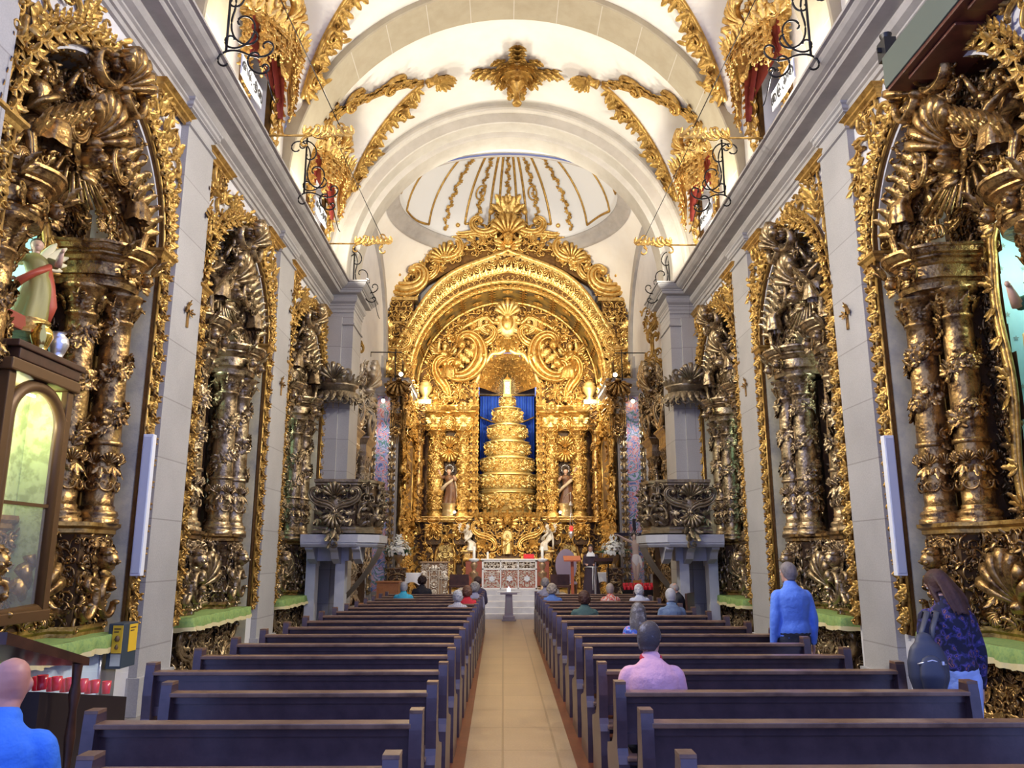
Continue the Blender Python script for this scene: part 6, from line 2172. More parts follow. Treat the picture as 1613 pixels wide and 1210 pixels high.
# ------------------------------------------------------------------ altars on the chancel side walls
for sg in (-1, 1):
    side = 'left' if sg < 0 else 'right'
    root = tag(empty('chancel_altarpiece', (-4.25 if sg < 0 else 4.58, 21.3, 0), 0 if sg < 0 else PI), f'silvery gilded altar carving on the {side} chancel wall behind the pulpit', 'altar', 'altars on the chancel side walls')
    root.scale = (0.66, 1, 1)
    EN2, EU2, EV2 = (1, 0, 0), (0, 1, 0), (0, 0, 1)
    G = [SILVERGOLD if sg > 0 else mat('pale_silver_gilding', (0.60, 0.52, 0.40), 0.35, 0.55, (24, 0.5, 0.02), (5, (0.36, 0.26, 0.14), 0.42, 0.72)), SHADEGROUND, OCHREGOLD]
    mb = MB()
    box(mb, 0.0, 0.16, -1.5, 1.5, 0.45, 6.4, 1)
    mpp = plane_map((0.17, 0, 0), EU2, EV2, EN2)
    carve(mb, mpp, -1.45, 1.45, 0.6, 6.4, 0.24, 120, True, lambda u, v: (np.abs(u) > 0.45) | (v > 4.6) | (v < 1.6), 1.5)
    # end face turned to the nave
    for e in (-1, 1):
        mpe = plane_map((0.30, e * 1.5, 0), (-e, 0, 0), EV2, (0, e, 0))
        box(mb, 0.1, 0.60, e * 1.44, e * 1.5, 0.45, 5.4, 1) if e > 0 else box(mb, 0.1, 0.60, -1.5, -1.44, 0.45, 5.4, 1)
        carve(mb, mpe, -0.28, 0.22, 0.6, 5.4, 0.2, 121, False, None, 1.6)
    mb.build('carved_back', G, root)
    for e in (-1, 1):
        for yy in (0.72, 1.2):
            mb = MB()
            twisted_column(mb, (0.5, e * yy), 2.2, 4.5, 0.15, 0, 9)
            box(mb, 0.15, 0.72, e * yy - 0.2, e * yy + 0.2, 1.3, 2.22, 1)
            carve(mb, plane_map((0.73, e * yy, 0), EU2, EV2, EN2), -0.19, 0.19, 1.32, 2.18, 0.16, 122, True, None, 1.2)
            carve(mb, plane_map((0.45, e * yy - 0.2, 0), EU2, EV2, (0, -1, 0)) if False else plane_map((0.45, e * yy - 0.2, 0), (1, 0, 0), EV2, (0, -1, 0)), -0.24, 0.24, 1.32, 2.18, 0.16, 123, True, None, 1.2)
            mb.build('column', G, root)
        mb = MB()
        y0_, y1_ = sorted((e * 0.5, e * 1.42))
        prof_sweep(mb, [(-0.2, 0), (0, 0), (0.02, 0.1), (0, 0.12), (0, 0.3), (0.06, 0.36), (0.1, 0.42), (0.16, 0.46), (0.16, 0.5), (-0.3, 0.52)], [(0.15, y0_, 4.5), (0.7, y0_, 4.5), (0.7, y1_, 4.5), (0.15, y1_, 4.5)], [(0, -1, 0), (1, -1, 0), (1, 1, 0), (0, 1, 0)], (0, 0, 1))
        bigscroll(mb, plane_map((0.7, 0, 0), EU2, EV2, EN2), e * 0.95, 5.4, 0.9, 0.3 * e, e, 1.6, 0, 'C')
        bigscroll(mb, plane_map((0.5, e * 0.9, 0), (1, 0, 0), EV2, (0, -1, 0)), 0.0, 5.4, 0.85, 0.3, -1, 1.6, 0, 'C')
        mb.build('entablature', G, root)
    mb = MB()
    carve(mb, plane_map((0.55, 0, 0), EU2, EV2, EN2), -1.3, 1.3, 5.3, 7.0, 0.24, 124, True, lambda u, v: v < 7.0 - 0.5 * np.abs(u), 2.0)
    carve(mb, plane_map((0.4, -1.0, 0), (1, 0, 0), EV2, (0, -1, 0)), -0.4, 0.5, 5.1, 6.6, 0.22, 125, False, None, 2.2)
    carve(mb, plane_map((0.35, -1.45, 0), (1, 0, 0), EV2, (0, -1, 0)), -0.3, 0.45, 5.0, 6.2, 0.22, 126, False, None, 2.2)
    row(mb, plane_map((0.6, 0, 0), EU2, EV2, EN2), 'shell', [0], [6.6], 0.9, 0, 1, 2)
    mb.build('carved_crest', G, root)
    # gilded arabesque over it
    mb = MB()
    for k_ in range(3):
        bigscroll(mb, plane_map((0.3, -0.9, 0), (1, 0, 0), EV2, (0, -1, 0)), 0.1, 7.2 + 0.55 * k_, 0.7, 0.5 + k_, 1 if k_ % 2 else -1, 1.3, 2, 'S')
    carve(mb, plane_map((0.25, -0.9, 0), (1, 0, 0), EV2, (0, -1, 0)), -0.2, 0.45, 6.9, 8.9, 0.22, 127, False, lambda u, v: np.abs(np.sin(v * 2.4)) > 0.45, 1.5, m=2)
    mb.build('wall_arabesque', G, root)

# iron rails with a bar high on the chancel sides
for sg in (-1, 1):
    mb = MB()
    xw = -4.25 if sg < 0 else 4.58
    sx = 1 if sg < 0 else -1
    sweep(mb, [(xw, 24.6, 8.15), (xw + sx * 1.0, 24.6, 8.15)], 0.018, seg=6)
    sweep(mb, [(xw + sx * 0.8, 24.6, 7.25), (xw + sx * 0.8, 24.6, 8.25)], 0.02, seg=6)
    sweep(mb, [(xw, 24.6, 8.15), (xw, 24.6, 8.0)], 0.02, seg=6)
    tag(mb.build('iron_bar', [IRON]), f'thin black iron bar with an upright above the {"left" if sg < 0 else "right"} wing cornice', 'bar', 'iron bars of the chancel')
    s = MB()
    lathe(s, [(0.05, 0), (0.06, 0.05), (0.03, 0.12)], (0, 0, 0), 12)
    sphere(s, (0, -0.05, 0.08), 0.07, 1, 6, 8)
    tag(s.build('spotlight', [BLACK, LEDWARM], None, (RX + sg * 3.5, 25.3, 7.5)), f'small glowing spotlight on top of the {"left" if sg < 0 else "right"} wing cornice', 'light', 'spotlights on the wing cornices')
    s = MB()
    lathe(s, [(0.05, 0), (0.06, 0.05), (0.03, 0.12)], (0, 0, 0), 12)
    sphere(s, (0, -0.05, 0.0), 0.06, 1, 6, 8)
    tag(s.build('spotlight', [BLACK, LEDWARM], None, (RX + sg * 4.05, 25.3, 6.7)), f'small glowing spotlight on the {"left" if sg < 0 else "right"} painted panel', 'light', 'spotlights on the painted panels')
    spot('panel_spotlight', (RX + sg * 4.0, 24.5, 6.75), (RX + sg * 4.05, 25.48, 3.4), 110, WHITE, 75)
# ------------------------------------------------------------------ people


def fuse(mb, voxel, smooth=2, noise=0.0, seed=0):
    """closed pieces -> one continuous skin"""
    me = mb.mesh('tmp', [])
    o = D.objects.new('tmp', me)
    COL.objects.link(o)
    m = o.modifiers.new('r', 'REMESH')
    m.mode = 'VOXEL'
    m.voxel_size = voxel
    s = o.modifiers.new('s', 'SMOOTH')
    s.iterations = smooth
    s.factor = 0.5
    dg = bpy.context.evaluated_depsgraph_get()
    ev = o.evaluated_get(dg)
    em = ev.to_mesh()
    n = len(em.vertices)
    V = np.empty(n * 3)
    em.vertices.foreach_get('co', V)
    V = V.reshape(-1, 3)
    Q, T = [], []
    for p in em.polygons:
        ix = list(p.vertices)
        if len(ix) == 4:
            Q.append(ix)
        else:
            for i in range(1, len(ix) - 1):
                T.append([ix[0], ix[i], ix[i + 1]])
    ev.to_mesh_clear()
    D.objects.remove(o)
    D.meshes.remove(me)
    out = MB()
    out.add(V, Q, T)
    return out


def limb(mb, pts, ra, rb=None, n=(0, 1, 0), seg=14, m=0):
    """smooth tapering limb through pts with rounded ends"""
    P = np.asarray(pts, float)
    k = len(P)
    s = np.linspace(0, k - 1, (k - 1) * 4 + 1)
    ra = np.asarray(ra, float)
    rb = ra if rb is None else np.asarray(rb, float)
    Pi = np.stack([np.interp(s, np.arange(k), P[:, j]) for j in range(3)], 1)
    A, B = np.interp(s, np.arange(k), ra), np.interp(s, np.arange(k), rb)
    for _ in range(2):
        Pi[1:-1] = (Pi[:-2] + 2 * Pi[1:-1] + Pi[2:]) / 4
    d0, d1 = Pi[0] - Pi[1], Pi[-1] - Pi[-2]
    d0 /= np.linalg.norm(d0) + 1e-9
    d1 /= np.linalg.norm(d1) + 1e-9
    q = [0.98, 0.75, 0.4]
    Pa = [Pi[0] + d0 * A[0] * x for x in q]
    Pb = [Pi[-1] + d1 * A[-1] * x for x in q[::-1]]
    w_ = [0.2, 0.66, 0.92]
    Pi = np.vstack([Pa, Pi, Pb])
    A = np.r_[np.array(w_) * A[0], A, np.array(w_[::-1]) * A[-1]]
    B = np.r_[np.array(w_) * B[0], B, np.array(w_[::-1]) * B[-1]]
    sweep(mb, Pi, A, B, seg, n, m)


def torso(mb, J, g, w=1.0, t0=-0.16, m=0):
    """from the hips to the neck; g inflates"""
    H, N = np.array(J['hip']), np.array(J['neck'])
    t = np.array([-0.16, -0.02, 0.12, 0.30, 0.48, 0.66, 0.80, 0.89, 0.95, 1.0])
    wx = np.array([0.10, 0.165, 0.165, 0.145, 0.155, 0.168, 0.166, 0.130, 0.088, 0.058]) * w + g
    wy = np.array([0.08, 0.115, 0.115, 0.105, 0.112, 0.118, 0.108, 0.085, 0.068, 0.058]) * (0.5 + 0.5 * w) + g
    wx, wy = np.where(t < t0, np.interp(t0, t, wx), wx), np.where(t < t0, np.interp(t0, t, wy), wy)
    t = np.maximum(t, t0 + np.minimum(0, t) * 0.05)
    P = H + (N - H) * t[:, None]
    P[:, 1] += np.array([0, 0, -0.01, 0.0, -0.005, -0.012, -0.02, -0.02, -0.01, 0])
    limb(mb, P, wx, wy, (0, 1, 0), 20, m)


def hand(mb, wr, d, palm_n, sd, curl=0.7, s=1.0):
    """palm, four unequal bent fingers and a thumb from the side of the palm; d: pointing direction, palm_n: palm normal, sd: thumb side"""
    d, pn, sd = (np.asarray(v, float) / np.linalg.norm(v) for v in (d, palm_n, sd))
    wr = np.asarray(wr, float)
    limb(mb, [wr, wr + d * 0.045 * s, wr + d * 0.085 * s], np.array([0.026, 0.038, 0.040]) * s, np.array([0.02, 0.017, 0.015]) * s, pn, 12)
    for k, L_ in enumerate((0.072, 0.080, 0.074, 0.058)):
        b = wr + d * 0.088 * s + sd * (0.027 - 0.018 * k) * s
        a1, a2 = curl * 0.6, curl * 1.3
        p1 = b + (d * math.cos(a1) + pn * math.sin(a1)) * L_ * 0.5 * s
        p2 = p1 + (d * math.cos(a2) + pn * math.sin(a2)) * L_ * 0.5 * s
        limb(mb, [b - d * 0.02 * s, b, p1, p2], np.array([0.009, 0.0092, 0.0085, 0.007]) * s, None, pn, 8)
    b = wr + d * 0.03 * s + sd * 0.03 * s
    p1 = b + (d * 0.6 + sd * 0.7) * 0.035 * s
    p2 = p1 + (d * 0.9 + sd * 0.2 + pn * 0.35) * 0.035 * s
    limb(mb, [b - sd * 0.015 * s, b, p1, p2], np.array([0.011, 0.0115, 0.010, 0.008]) * s, None, pn, 8)


def headm(mb, c, R, k=1.0):
    """head with jaw, cheeks, brow, nose and ears; R: rotation 3x3; centre c; returns map"""
    c = np.asarray(c, float)
    z = np.array([-0.118, -0.105, -0.085, -0.055, -0.02, 0.02, 0.055, 0.085, 0.105, 0.116])
    wx = np.array([0.018, 0.038, 0.052, 0.062, 0.069, 0.073, 0.073, 0.062, 0.042, 0.014])
    yf = np.array([0.085, 0.092, 0.092, 0.090, 0.090, 0.092, 0.085, 0.065, 0.035, 0.0])
    yb = np.array([0.050, 0.020, -0.020, -0.062, -0.085, -0.097, -0.096, -0.082, -0.06, -0.03])
    t = np.linspace(0, 2 * PI, 22, endpoint=False)
    V = []
    for i in range(10):
        cy, hy = (yf[i] + yb[i]) / 2, (yf[i] - yb[i]) / 2
        V.append(np.stack([wx[i] * np.cos(t), cy + hy * np.sin(t), z[i] + 0 * t], 1))
    V = np.array(V).reshape(-1, 3)
    f = lambda v: (np.asarray(v, float) * k) @ R.T + c
    mb.add(np.vstack([f(V), f([[0, 0.067, -0.120], [0, -0.015, 0.120]])]), grid_q(10, 22, True), [[(i + 1) % 22, i, 220] for i in range(22)] + [[198 + i, 198 + (i + 1) % 22, 221] for i in range(22)])
    limb(mb, f([[0, 0.088, 0.028], [0, 0.104, 0.0], [0, 0.112, -0.018]]), np.array([0.008, 0.011, 0.014]) * k, None, R @ np.array([0, 1.0, 0]), 8)
    limb(mb, f([[-0.018, 0.088, -0.052], [0, 0.094, -0.050], [0.018, 0.088, -0.052]]), np.array([0.006, 0.009, 0.006]) * k, None, R @ np.array([0, 0, 1.0]), 8)
    limb(mb, f([[-0.04, 0.082, 0.038], [0, 0.089, 0.036], [0.04, 0.082, 0.038]]), np.array([0.009, 0.009, 0.009]) * k, None, R @ np.array([0, 0, 1.0]), 8)
    for sx in (-1, 1):
        limb(mb, f([[0.071 * sx, 0.004, 0.022], [0.080 * sx, -0.008, 0.015], [0.082 * sx, -0.010, -0.005], [0.075 * sx, 0.0, -0.028]]), np.array([0.009, 0.013, 0.013, 0.008]) * k, np.array([0.006, 0.008, 0.008, 0.006]) * k, R @ np.array([1.0, 0, 0]), 8)
    return f


def hairm(c, R, k, style, vox=0.009):
    mb = MB()
    c = np.asarray(c, float)
    f = lambda v: (np.asarray(v, float) * k) @ R.T + c
    g = {'short': 0.014, 'full': 0.026, 'curly': 0.034, 'bun': 0.02, 'long': 0.018, 'thin': 0.006}[style]
    ph = np.linspace(0, 2 * PI, 28, endpoint=False)
    rows = []
    top = 0.118 + g
    for i, q in enumerate(np.linspace(0.02, 1, 12)):
        # q from the crown down to the hairline; the hairline is high in front and low behind
        low = np.where(np.sin(ph) > 0.25, 0.070 - 0.02 * (1 - np.sin(ph)), np.where(np.sin(ph) < -0.2, -0.075 if style != 'thin' else -0.05, -0.02))
        low = (np.roll(low, 1) + low + np.roll(low, -1)) / 3
        zz = top + (low - top) * q
        rad = np.sqrt(np.clip(1 - np.clip((zz - 0.01) / (top - 0.01), -0.55, 1) ** 2, 0.0, 1))
        x = (0.074 + g) * rad * np.cos(ph)
        y = -0.004 + (0.094 + g) * rad * np.sin(ph)
        y = np.where(y > 0.088, 0.088, y)
        rows.append(np.stack([x, y, zz], 1))
    V = np.array(rows)
    inner = V.copy()
    inner[:, :, :2] *= 0.80
    inner[:, :, 2] -= 0.015
    n = 12 * 28
    allV = np.vstack([f(V.reshape(-1, 3)), f(inner.reshape(-1, 3))])
    Q = grid_q(12, 28, True)
    Q2 = Q[:, ::-1] + n
    rim = [[11 * 28 + i, 11 * 28 + (i + 1) % 28, n + 11 * 28 + (i + 1) % 28, n + 11 * 28 + i] for i in range(28)]
    crown = [[i, (i + 1) % 28, 2 * n] for i in range(28)]
    crown2 = [[n + (i + 1) % 28, n + i, 2 * n + 1] for i in range(28)]
    mb.add(np.vstack([allV, f([[0, 0, top]]), f([[0, 0, top - 0.02]])]), np.vstack([Q, Q2, rim]), crown[::-1] + crown2)
    r_ = np.random.default_rng(int(abs(c[0]) * 100) + 3)
    if style in ('curly', 'full', 'bun'):
        nb = 90 if style == 'curly' else 60
        a = r_.uniform(0, 2 * PI, nb)
        zz = r_.uniform(-0.06, 0.11, nb)
        for a_, z_ in zip(a, zz):
            if math.sin(a_) > 0.3 and z_ < 0.06:
                continue
            rr = math.sqrt(max(0.05, 1 - (z_ / (top)) ** 2))
            sphere(mb, f([[(0.072 + g) * rr * math.cos(a_), -0.004 + (0.092 + g) * rr * math.sin(a_), z_]])[0], (0.018 if style == 'curly' else 0.013) * k, 0, 5, 7)
    if style == 'long':
        for x in np.linspace(-0.064, 0.064, 13):
            e = r_.uniform(-0.015, 0.015)
            limb(mb, f([[x * 0.9, -0.085 + abs(x) * 0.4, 0.06], [x * 1.15, -0.115 + abs(x) * 0.35, -0.06], [x * 1.25 + e, -0.13 + abs(x) * 0.3, -0.16], [x * 1.0 + e, -0.125 + abs(x) * 0.3, -0.30 - abs(e)]]), np.array([0.016, 0.015, 0.014, 0.006]) * k * r_.uniform(0.8, 1.15), None, (0, 1, 0), 8)
        for sx in (-1, 1):
            limb(mb, f([[0.065 * sx, 0.02, 0.07], [0.08 * sx, 0.0, -0.03], [0.085 * sx, -0.01, -0.14], [0.075 * sx, -0.02, -0.24]]), np.array([0.02, 0.024, 0.024, 0.01]) * k, None, (0, 1, 0), 8)
    return fuse(mb, vox * max(k, 0.9), 2)


def rotz(a):
    return np.array(Matrix.Rotation(a, 3, 'Z'))


def rotx(a):
    return np.array(Matrix.Rotation(a, 3, 'X'))


def person(label, loc, rz=0.0, s=1.0, seated=True, hair=('short', (0.4, 0.4, 0.4)), top=None, trousers=None, turn=0.0, nod=0.0, w=1.0, lean=0.0, skin=SKIN, arms='lap', vox=0.013, name='person', extra=None):
    """local frame: facing +y, standing on z = 0 (seated: on a 0.45 seat divided by s)"""
    root = empty(name, loc, rz, s)
    hk = min(1.22, max(1.0, 0.98 / s))
    w = w * (0.4 + 0.6 * hk)
    tag(root, label, 'person')
    root['category'] = 'person'
    if seated:
        hz = 0.545 / s if s else 0.545
        hip = np.array([0, 0.0, hz])
        neck = hip + [0, 0.03 + lean, 0.52]
    else:
        hip = np.array([0, 0, 0.92])
        neck = np.array([0, lean, 1.47])
    J = dict(hip=hip, neck=neck)
    head_c = neck + [0, 0.025 + 0.10 * math.sin(nod), 0.145 - 0.03 * (1 - math.cos(nod)) - 0.05 * (hk - 1)]
    R = rotz(turn) @ rotx(-nod)
    body = MB()
    torso(body, J, 0.0, w)
    limb(body, [neck - [0, 0, 0.05], neck + [0, 0.005, 0.03], head_c - [0, 0.01, 0.06]], [0.062, 0.054, 0.056], None, (0, 1, 0), 14)
    f = headm(body, head_c, R, hk)
    up = (neck - hip) / np.linalg.norm(neck - hip)
    arm = {}
    for sx in (-1, 1):
        sh = hip + (neck - hip) * 0.82 + np.array([0.160 * w * sx, -0.01, 0])
        if arms == 'lap':
            el = sh + [0.055 * sx, 0.02, -0.285]
            wr = el + [-0.10 * sx, 0.205, -0.055]
            hd, pn, sd = (-0.35 * sx, 0.9, -0.25), (0, -0.2, -1), (-sx, 0, 0.1)
        elif arms == 'down':
            el = sh + [0.06 * sx, -0.03, -0.29]
            wr = el + [0.0 * sx, 0.06, -0.25]
            hd, pn, sd = (0, 0.15, -1), (-sx, 0, 0), (0, 1, 0)
        elif arms == 'hold':
            el = sh + [0.05 * sx, 0.0, -0.28]
            wr = el + [-0.07 * sx, 0.23, 0.03]
            hd, pn, sd = (-0.3 * sx, 1, 0.05), (0, 0.1, -1), (-sx, 0.2, 0.2)
        elif arms == 'strap':
            el = sh + [0.06 * sx, 0.02, -0.28]
            wr = el + ([-0.02, 0.16, 0.16] if sx < 0 else [0.0, 0.07, -0.24])
            hd, pn, sd = ((0.1, 0.3, 1), (1, 0, 0), (0, -1, 0.3)) if sx < 0 else ((0, 0.15, -1), (-1, 0, 0), (0, 1, 0))
        wr = np.array(wr, float)
        arm[sx] = (sh, el, wr)
        limb(body, [sh - [0.04 * sx, 0, 0], sh, (sh + el) / 2, el, (el * 0.55 + wr * 0.45), wr], [0.048, 0.052, 0.045, 0.038, 0.039, 0.027], None, (0, 1, 0.2), 12)
        hand(body, wr, hd, pn, sd, 0.8)
    leg = {}
    for sx in (-1, 1):
        hj = hip + [0.088 * sx, 0, -0.03]
        if seated:
            kn = np.array([0.11 * sx, 0.44, hz - 0.015])
            an = np.array([0.11 * sx, 0.46, 0.09])
            fdir = np.array([0.02 * sx, 1, 0])
        else:
            kn = np.array([0.10 * sx, 0.02, 0.50])
            an = np.array([0.11 * sx, -0.02, 0.09])
            fdir = np.array([0.15 * sx, 1, 0])
        leg[sx] = (hj, kn, an, fdir)
        limb(body, [hj, (hj + kn) / 2, kn, kn * 0.6 + an * 0.4, an], [0.088, 0.075, 0.056, 0.054, 0.037], None, (0, 1, 0.3), 14)
        limb(body, [an + [0, -0.03, -0.05], an + fdir * 0.06 + [0, 0, -0.055], an + fdir * 0.15 + [0, 0, -0.065]], [0.035, 0.04, 0.036], [0.035, 0.032, 0.022], (0, 0, 1), 12)
    body_o = fuse(body, vox * 0.75, 2).build('body', [skin], root)
    # eyes
    e = MB()
    for sx in (-1, 1):
        sphere(e, f([[0.030 * sx, 0.083, 0.018]])[0], 0.0115, 0, 6, 8)
        sphere(e, f([[0.030 * sx, 0.0915, 0.018]])[0], 0.0055, 1, 5, 7)
    e.build('eyes', [mat('eye_white', (0.8, 0.78, 0.74), 0.3), BLACK], body_o)
    # clothes
    sh_ = MB()
    torso(sh_, J, 0.016, w, (extra or {}).get('hem', -0.16 if seated else 0.10))
    for sx in (-1, 1):
        sh, el, wr = arm[sx]
        end = wr * 0.94 + el * 0.06 if (extra or {}).get('sleeve', 'long') == 'long' else el * 0.8 + sh * 0.2
        pts = [sh - [0.05 * sx, 0, 0], sh, (sh + el) / 2, el, end] if (extra or {}).get('sleeve', 'long') == 'long' else [sh - [0.05 * sx, 0, 0], sh, (sh + el) / 2, end]
        rr = [0.062, 0.066, 0.060, 0.053, 0.040] if len(pts) == 5 else [0.062, 0.066, 0.064, 0.062]
        limb(sh_, pts, rr, None, (0, 1, 0.2), 14)
    limb(sh_, [neck - [0, 0, 0.07], neck + [0, 0, -0.01]], [0.080, 0.061], None, (0, 1, 0), 16)
    fuse(sh_, vox, 3).build('shirt', [top], root)
    tr = MB()
    for sx in (-1, 1):
        hj, kn, an, fd = leg[sx]
        limb(tr, [hj, (hj + kn) / 2, kn, kn * 0.5 + an * 0.5, an + [0, 0, 0.01]], [0.108, 0.092, 0.073, 0.066, 0.056], None, (0, 1, 0.3), 14)
    limb(tr, [hip + (neck - hip) * t for t in (-0.1, 0.06, 0.17)], np.array([0.14, 0.188, 0.178]) * (0.4 + 0.6 * w), np.array([0.12, 0.135, 0.125]) * (0.5 + 0.5 * w), (0, 1, 0), 18)
    fuse(tr, vox, 2).build('trousers', [trousers], root)
    so = MB()
    for sx in (-1, 1):
        hj, kn, an, fd = leg[sx]
        limb(so, [an + [0, -0.035, -0.048], an + fd * 0.06 + [0, 0, -0.052], an + fd * 0.17 + [0, 0, -0.062]], [0.042, 0.048, 0.042], [0.042, 0.038, 0.027], (0, 0, 1), 12)
    so.build('shoes', [BLACK], root)
    if hair:
        hm = hair_mat(hair[1], hair[2] if len(hair) > 2 else None)
        hairm(head_c, R, hk, hair[0]).build('hair', [hm], root)
    if extra and extra.get('collar'):
        c_ = MB()
        A = np.linspace(0, 2 * PI, 20, endpoint=False)
        sweep(c_, np.stack([0.068 * np.cos(A), neck[1] + 0.064 * np.sin(A), neck[2] + 0.012 + 0.012 * np.sin(A)], 1), 0.016, 0.026, 8, closed=True)
        c_.build('collar', [extra['collar']], root)
    return root, dict(head=head_c, neck=neck, hip=hip, R=R)


def hair_mat(c, c2=None):
    nm = 'hair_%02d%02d%02d' % tuple(int(x * 99) for x in c)
    if nm in MATS:
        return MATS[nm]
    c2 = c2 or tuple(x * 0.55 for x in c)
    m = mat(nm, c, 0.55, 0, (60, 0.6, 0.006), (11, c2, 0.5, 0.68), spec=0.25)
    return m


def cloth_mat(nm, c, c2=None, scale=3, lo=0.42, hi=0.7):
    return mat(nm, c, 0.8, 0, (7, 0.75, 0.045), (scale, c2 or tuple(x * 0.8 for x in c), lo, hi))


def band_mat(nm, cols, scale, axis=(1, 0, 0)):
    m = D.materials.new(nm)
    m.use_nodes = True
    nt_ = m.node_tree
    b = nt_.nodes['Principled BSDF']
    b.inputs['Roughness'].default_value = 0.8
    t_ = nt_.nodes.new('ShaderNodeTexCoord')
    mp = nt_.nodes.new('ShaderNodeMapping')
    wv_ = nt_.nodes.new('ShaderNodeTexWave')
    wv_.inputs['Scale'].default_value = scale
    wv_.bands_direction = 'X'
    nt_.links.new(t_.outputs['Object'], mp.inputs[0])
    nt_.links.new(mp.outputs[0], wv_.inputs[0])
    r = nt_.nodes.new('ShaderNodeValToRGB')
    r.color_ramp.interpolation = 'CONSTANT'
    for i, (p, c) in enumerate(cols):
        e = r.color_ramp.elements[i] if i < 2 else r.color_ramp.elements.new(p)
        e.position = p
        e.color = (*c, 1)
    nt_.links.new(wv_.outputs['Fac'], r.inputs[0])
    nt_.links.new(r.outputs[0], b.inputs['Base Color'])
    return m


def blot_mat(nm, cols, scale, detail=1.5, dist=1.0):
    m = D.materials.new(nm)
    m.use_nodes = True
    nt_ = m.node_tree
    b = nt_.nodes['Principled BSDF']
    b.inputs['Roughness'].default_value = 0.8
    t_ = nt_.nodes.new('ShaderNodeTexCoord')
    n_ = nt_.nodes.new('ShaderNodeTexNoise')
    n_.inputs['Scale'].default_value = scale
    n_.inputs['Detail'].default_value = detail
    n_.inputs['Distortion'].default_value = dist
    nt_.links.new(t_.outputs['Object'], n_.inputs['Vector'])
    r = nt_.nodes.new('ShaderNodeValToRGB')
    r.color_ramp.interpolation = 'CONSTANT'
    for i, (p, c) in enumerate(cols):
        e = r.color_ramp.elements[i] if i < 2 else r.color_ramp.elements.new(p)
        e.position = p
        e.color = (*c, 1)
    nt_.links.new(n_.outputs['Fac'], r.inputs[0])
    nt_.links.new(r.outputs[0], b.inputs['Base Color'])
    return m


DK = cloth_mat('dark_trousers', (0.03, 0.032, 0.045))
PINK = cloth_mat('pink_blouse', (0.86, 0.46, 0.50), (0.80, 0.40, 0.44))
GREENSH = cloth_mat('dark_green_top', (0.06, 0.12, 0.11))
BLUEJ = cloth_mat('slate_blue_jacket', (0.13, 0.19, 0.31))
LBLUE = cloth_mat('mid_blue_top', (0.12, 0.24, 0.62))
SKYB = cloth_mat('bright_blue_shirt', (0.055, 0.24, 0.78))
SHIRTB = cloth_mat('sky_blue_shirt', (0.13, 0.27, 0.80), (0.11, 0.23, 0.72))
CYANS = cloth_mat('turquoise_shirt', (0.05, 0.42, 0.62))
WHITES = cloth_mat('white_blouse', (0.62, 0.66, 0.80))
LAV = cloth_mat('lavender_top', (0.42, 0.42, 0.58))
GREYT = cloth_mat('lilac_grey_top', (0.36, 0.36, 0.48))
REDT = cloth_mat('red_top', (0.60, 0.02, 0.04))
BLACKT = cloth_mat('black_top', (0.02, 0.02, 0.03))
NAVYC = blot_mat('navy_floral_blouse', [(0, (0.012, 0.012, 0.035)), (0.50, (0.03, 0.03, 0.12)), (0.58, (0.09, 0.06, 0.24)), (0.63, (0.015, 0.015, 0.05)), (0.67, (0.38, 0.14, 0.13)), (0.70, (0.02, 0.02, 0.06))], 20, 1.0, 0.4)
FLOW = blot_mat('red_white_floral', [(0, (0.65, 0.55, 0.50)), (0.42, (0.60, 0.10, 0.06)), (0.52, (0.70, 0.22, 0.12)), (0.57, (0.72, 0.62, 0.58)), (0.62, (0.5, 0.04, 0.05))], 12)
PLAID = blot_mat('blue_plaid_top', [(0, (0.06, 0.10, 0.42)), (0.45, (0.10, 0.28, 0.75)), (0.52, (0.55, 0.10, 0.25)), (0.57, (0.40, 0.60, 0.70)), (0.62, (0.05, 0.06, 0.30))], 8)
STRIPE = band_mat('striped_top', [(0, (0.68, 0.66, 0.70)), (0.5, (0.20, 0.19, 0.24))], 14)
WJEAN = cloth_mat('pale_blue_trousers', (0.42, 0.56, 0.88), (0.36, 0.50, 0.84))


def seat_at(px_x, row_k, ztop, dy=0.23):
    """a person on the pew of row k: x on the ground, scale from the height of the crown"""
    return (px_x, 3.7 + row_k + dy, 0.0), (ztop - 0.545) / 0.815


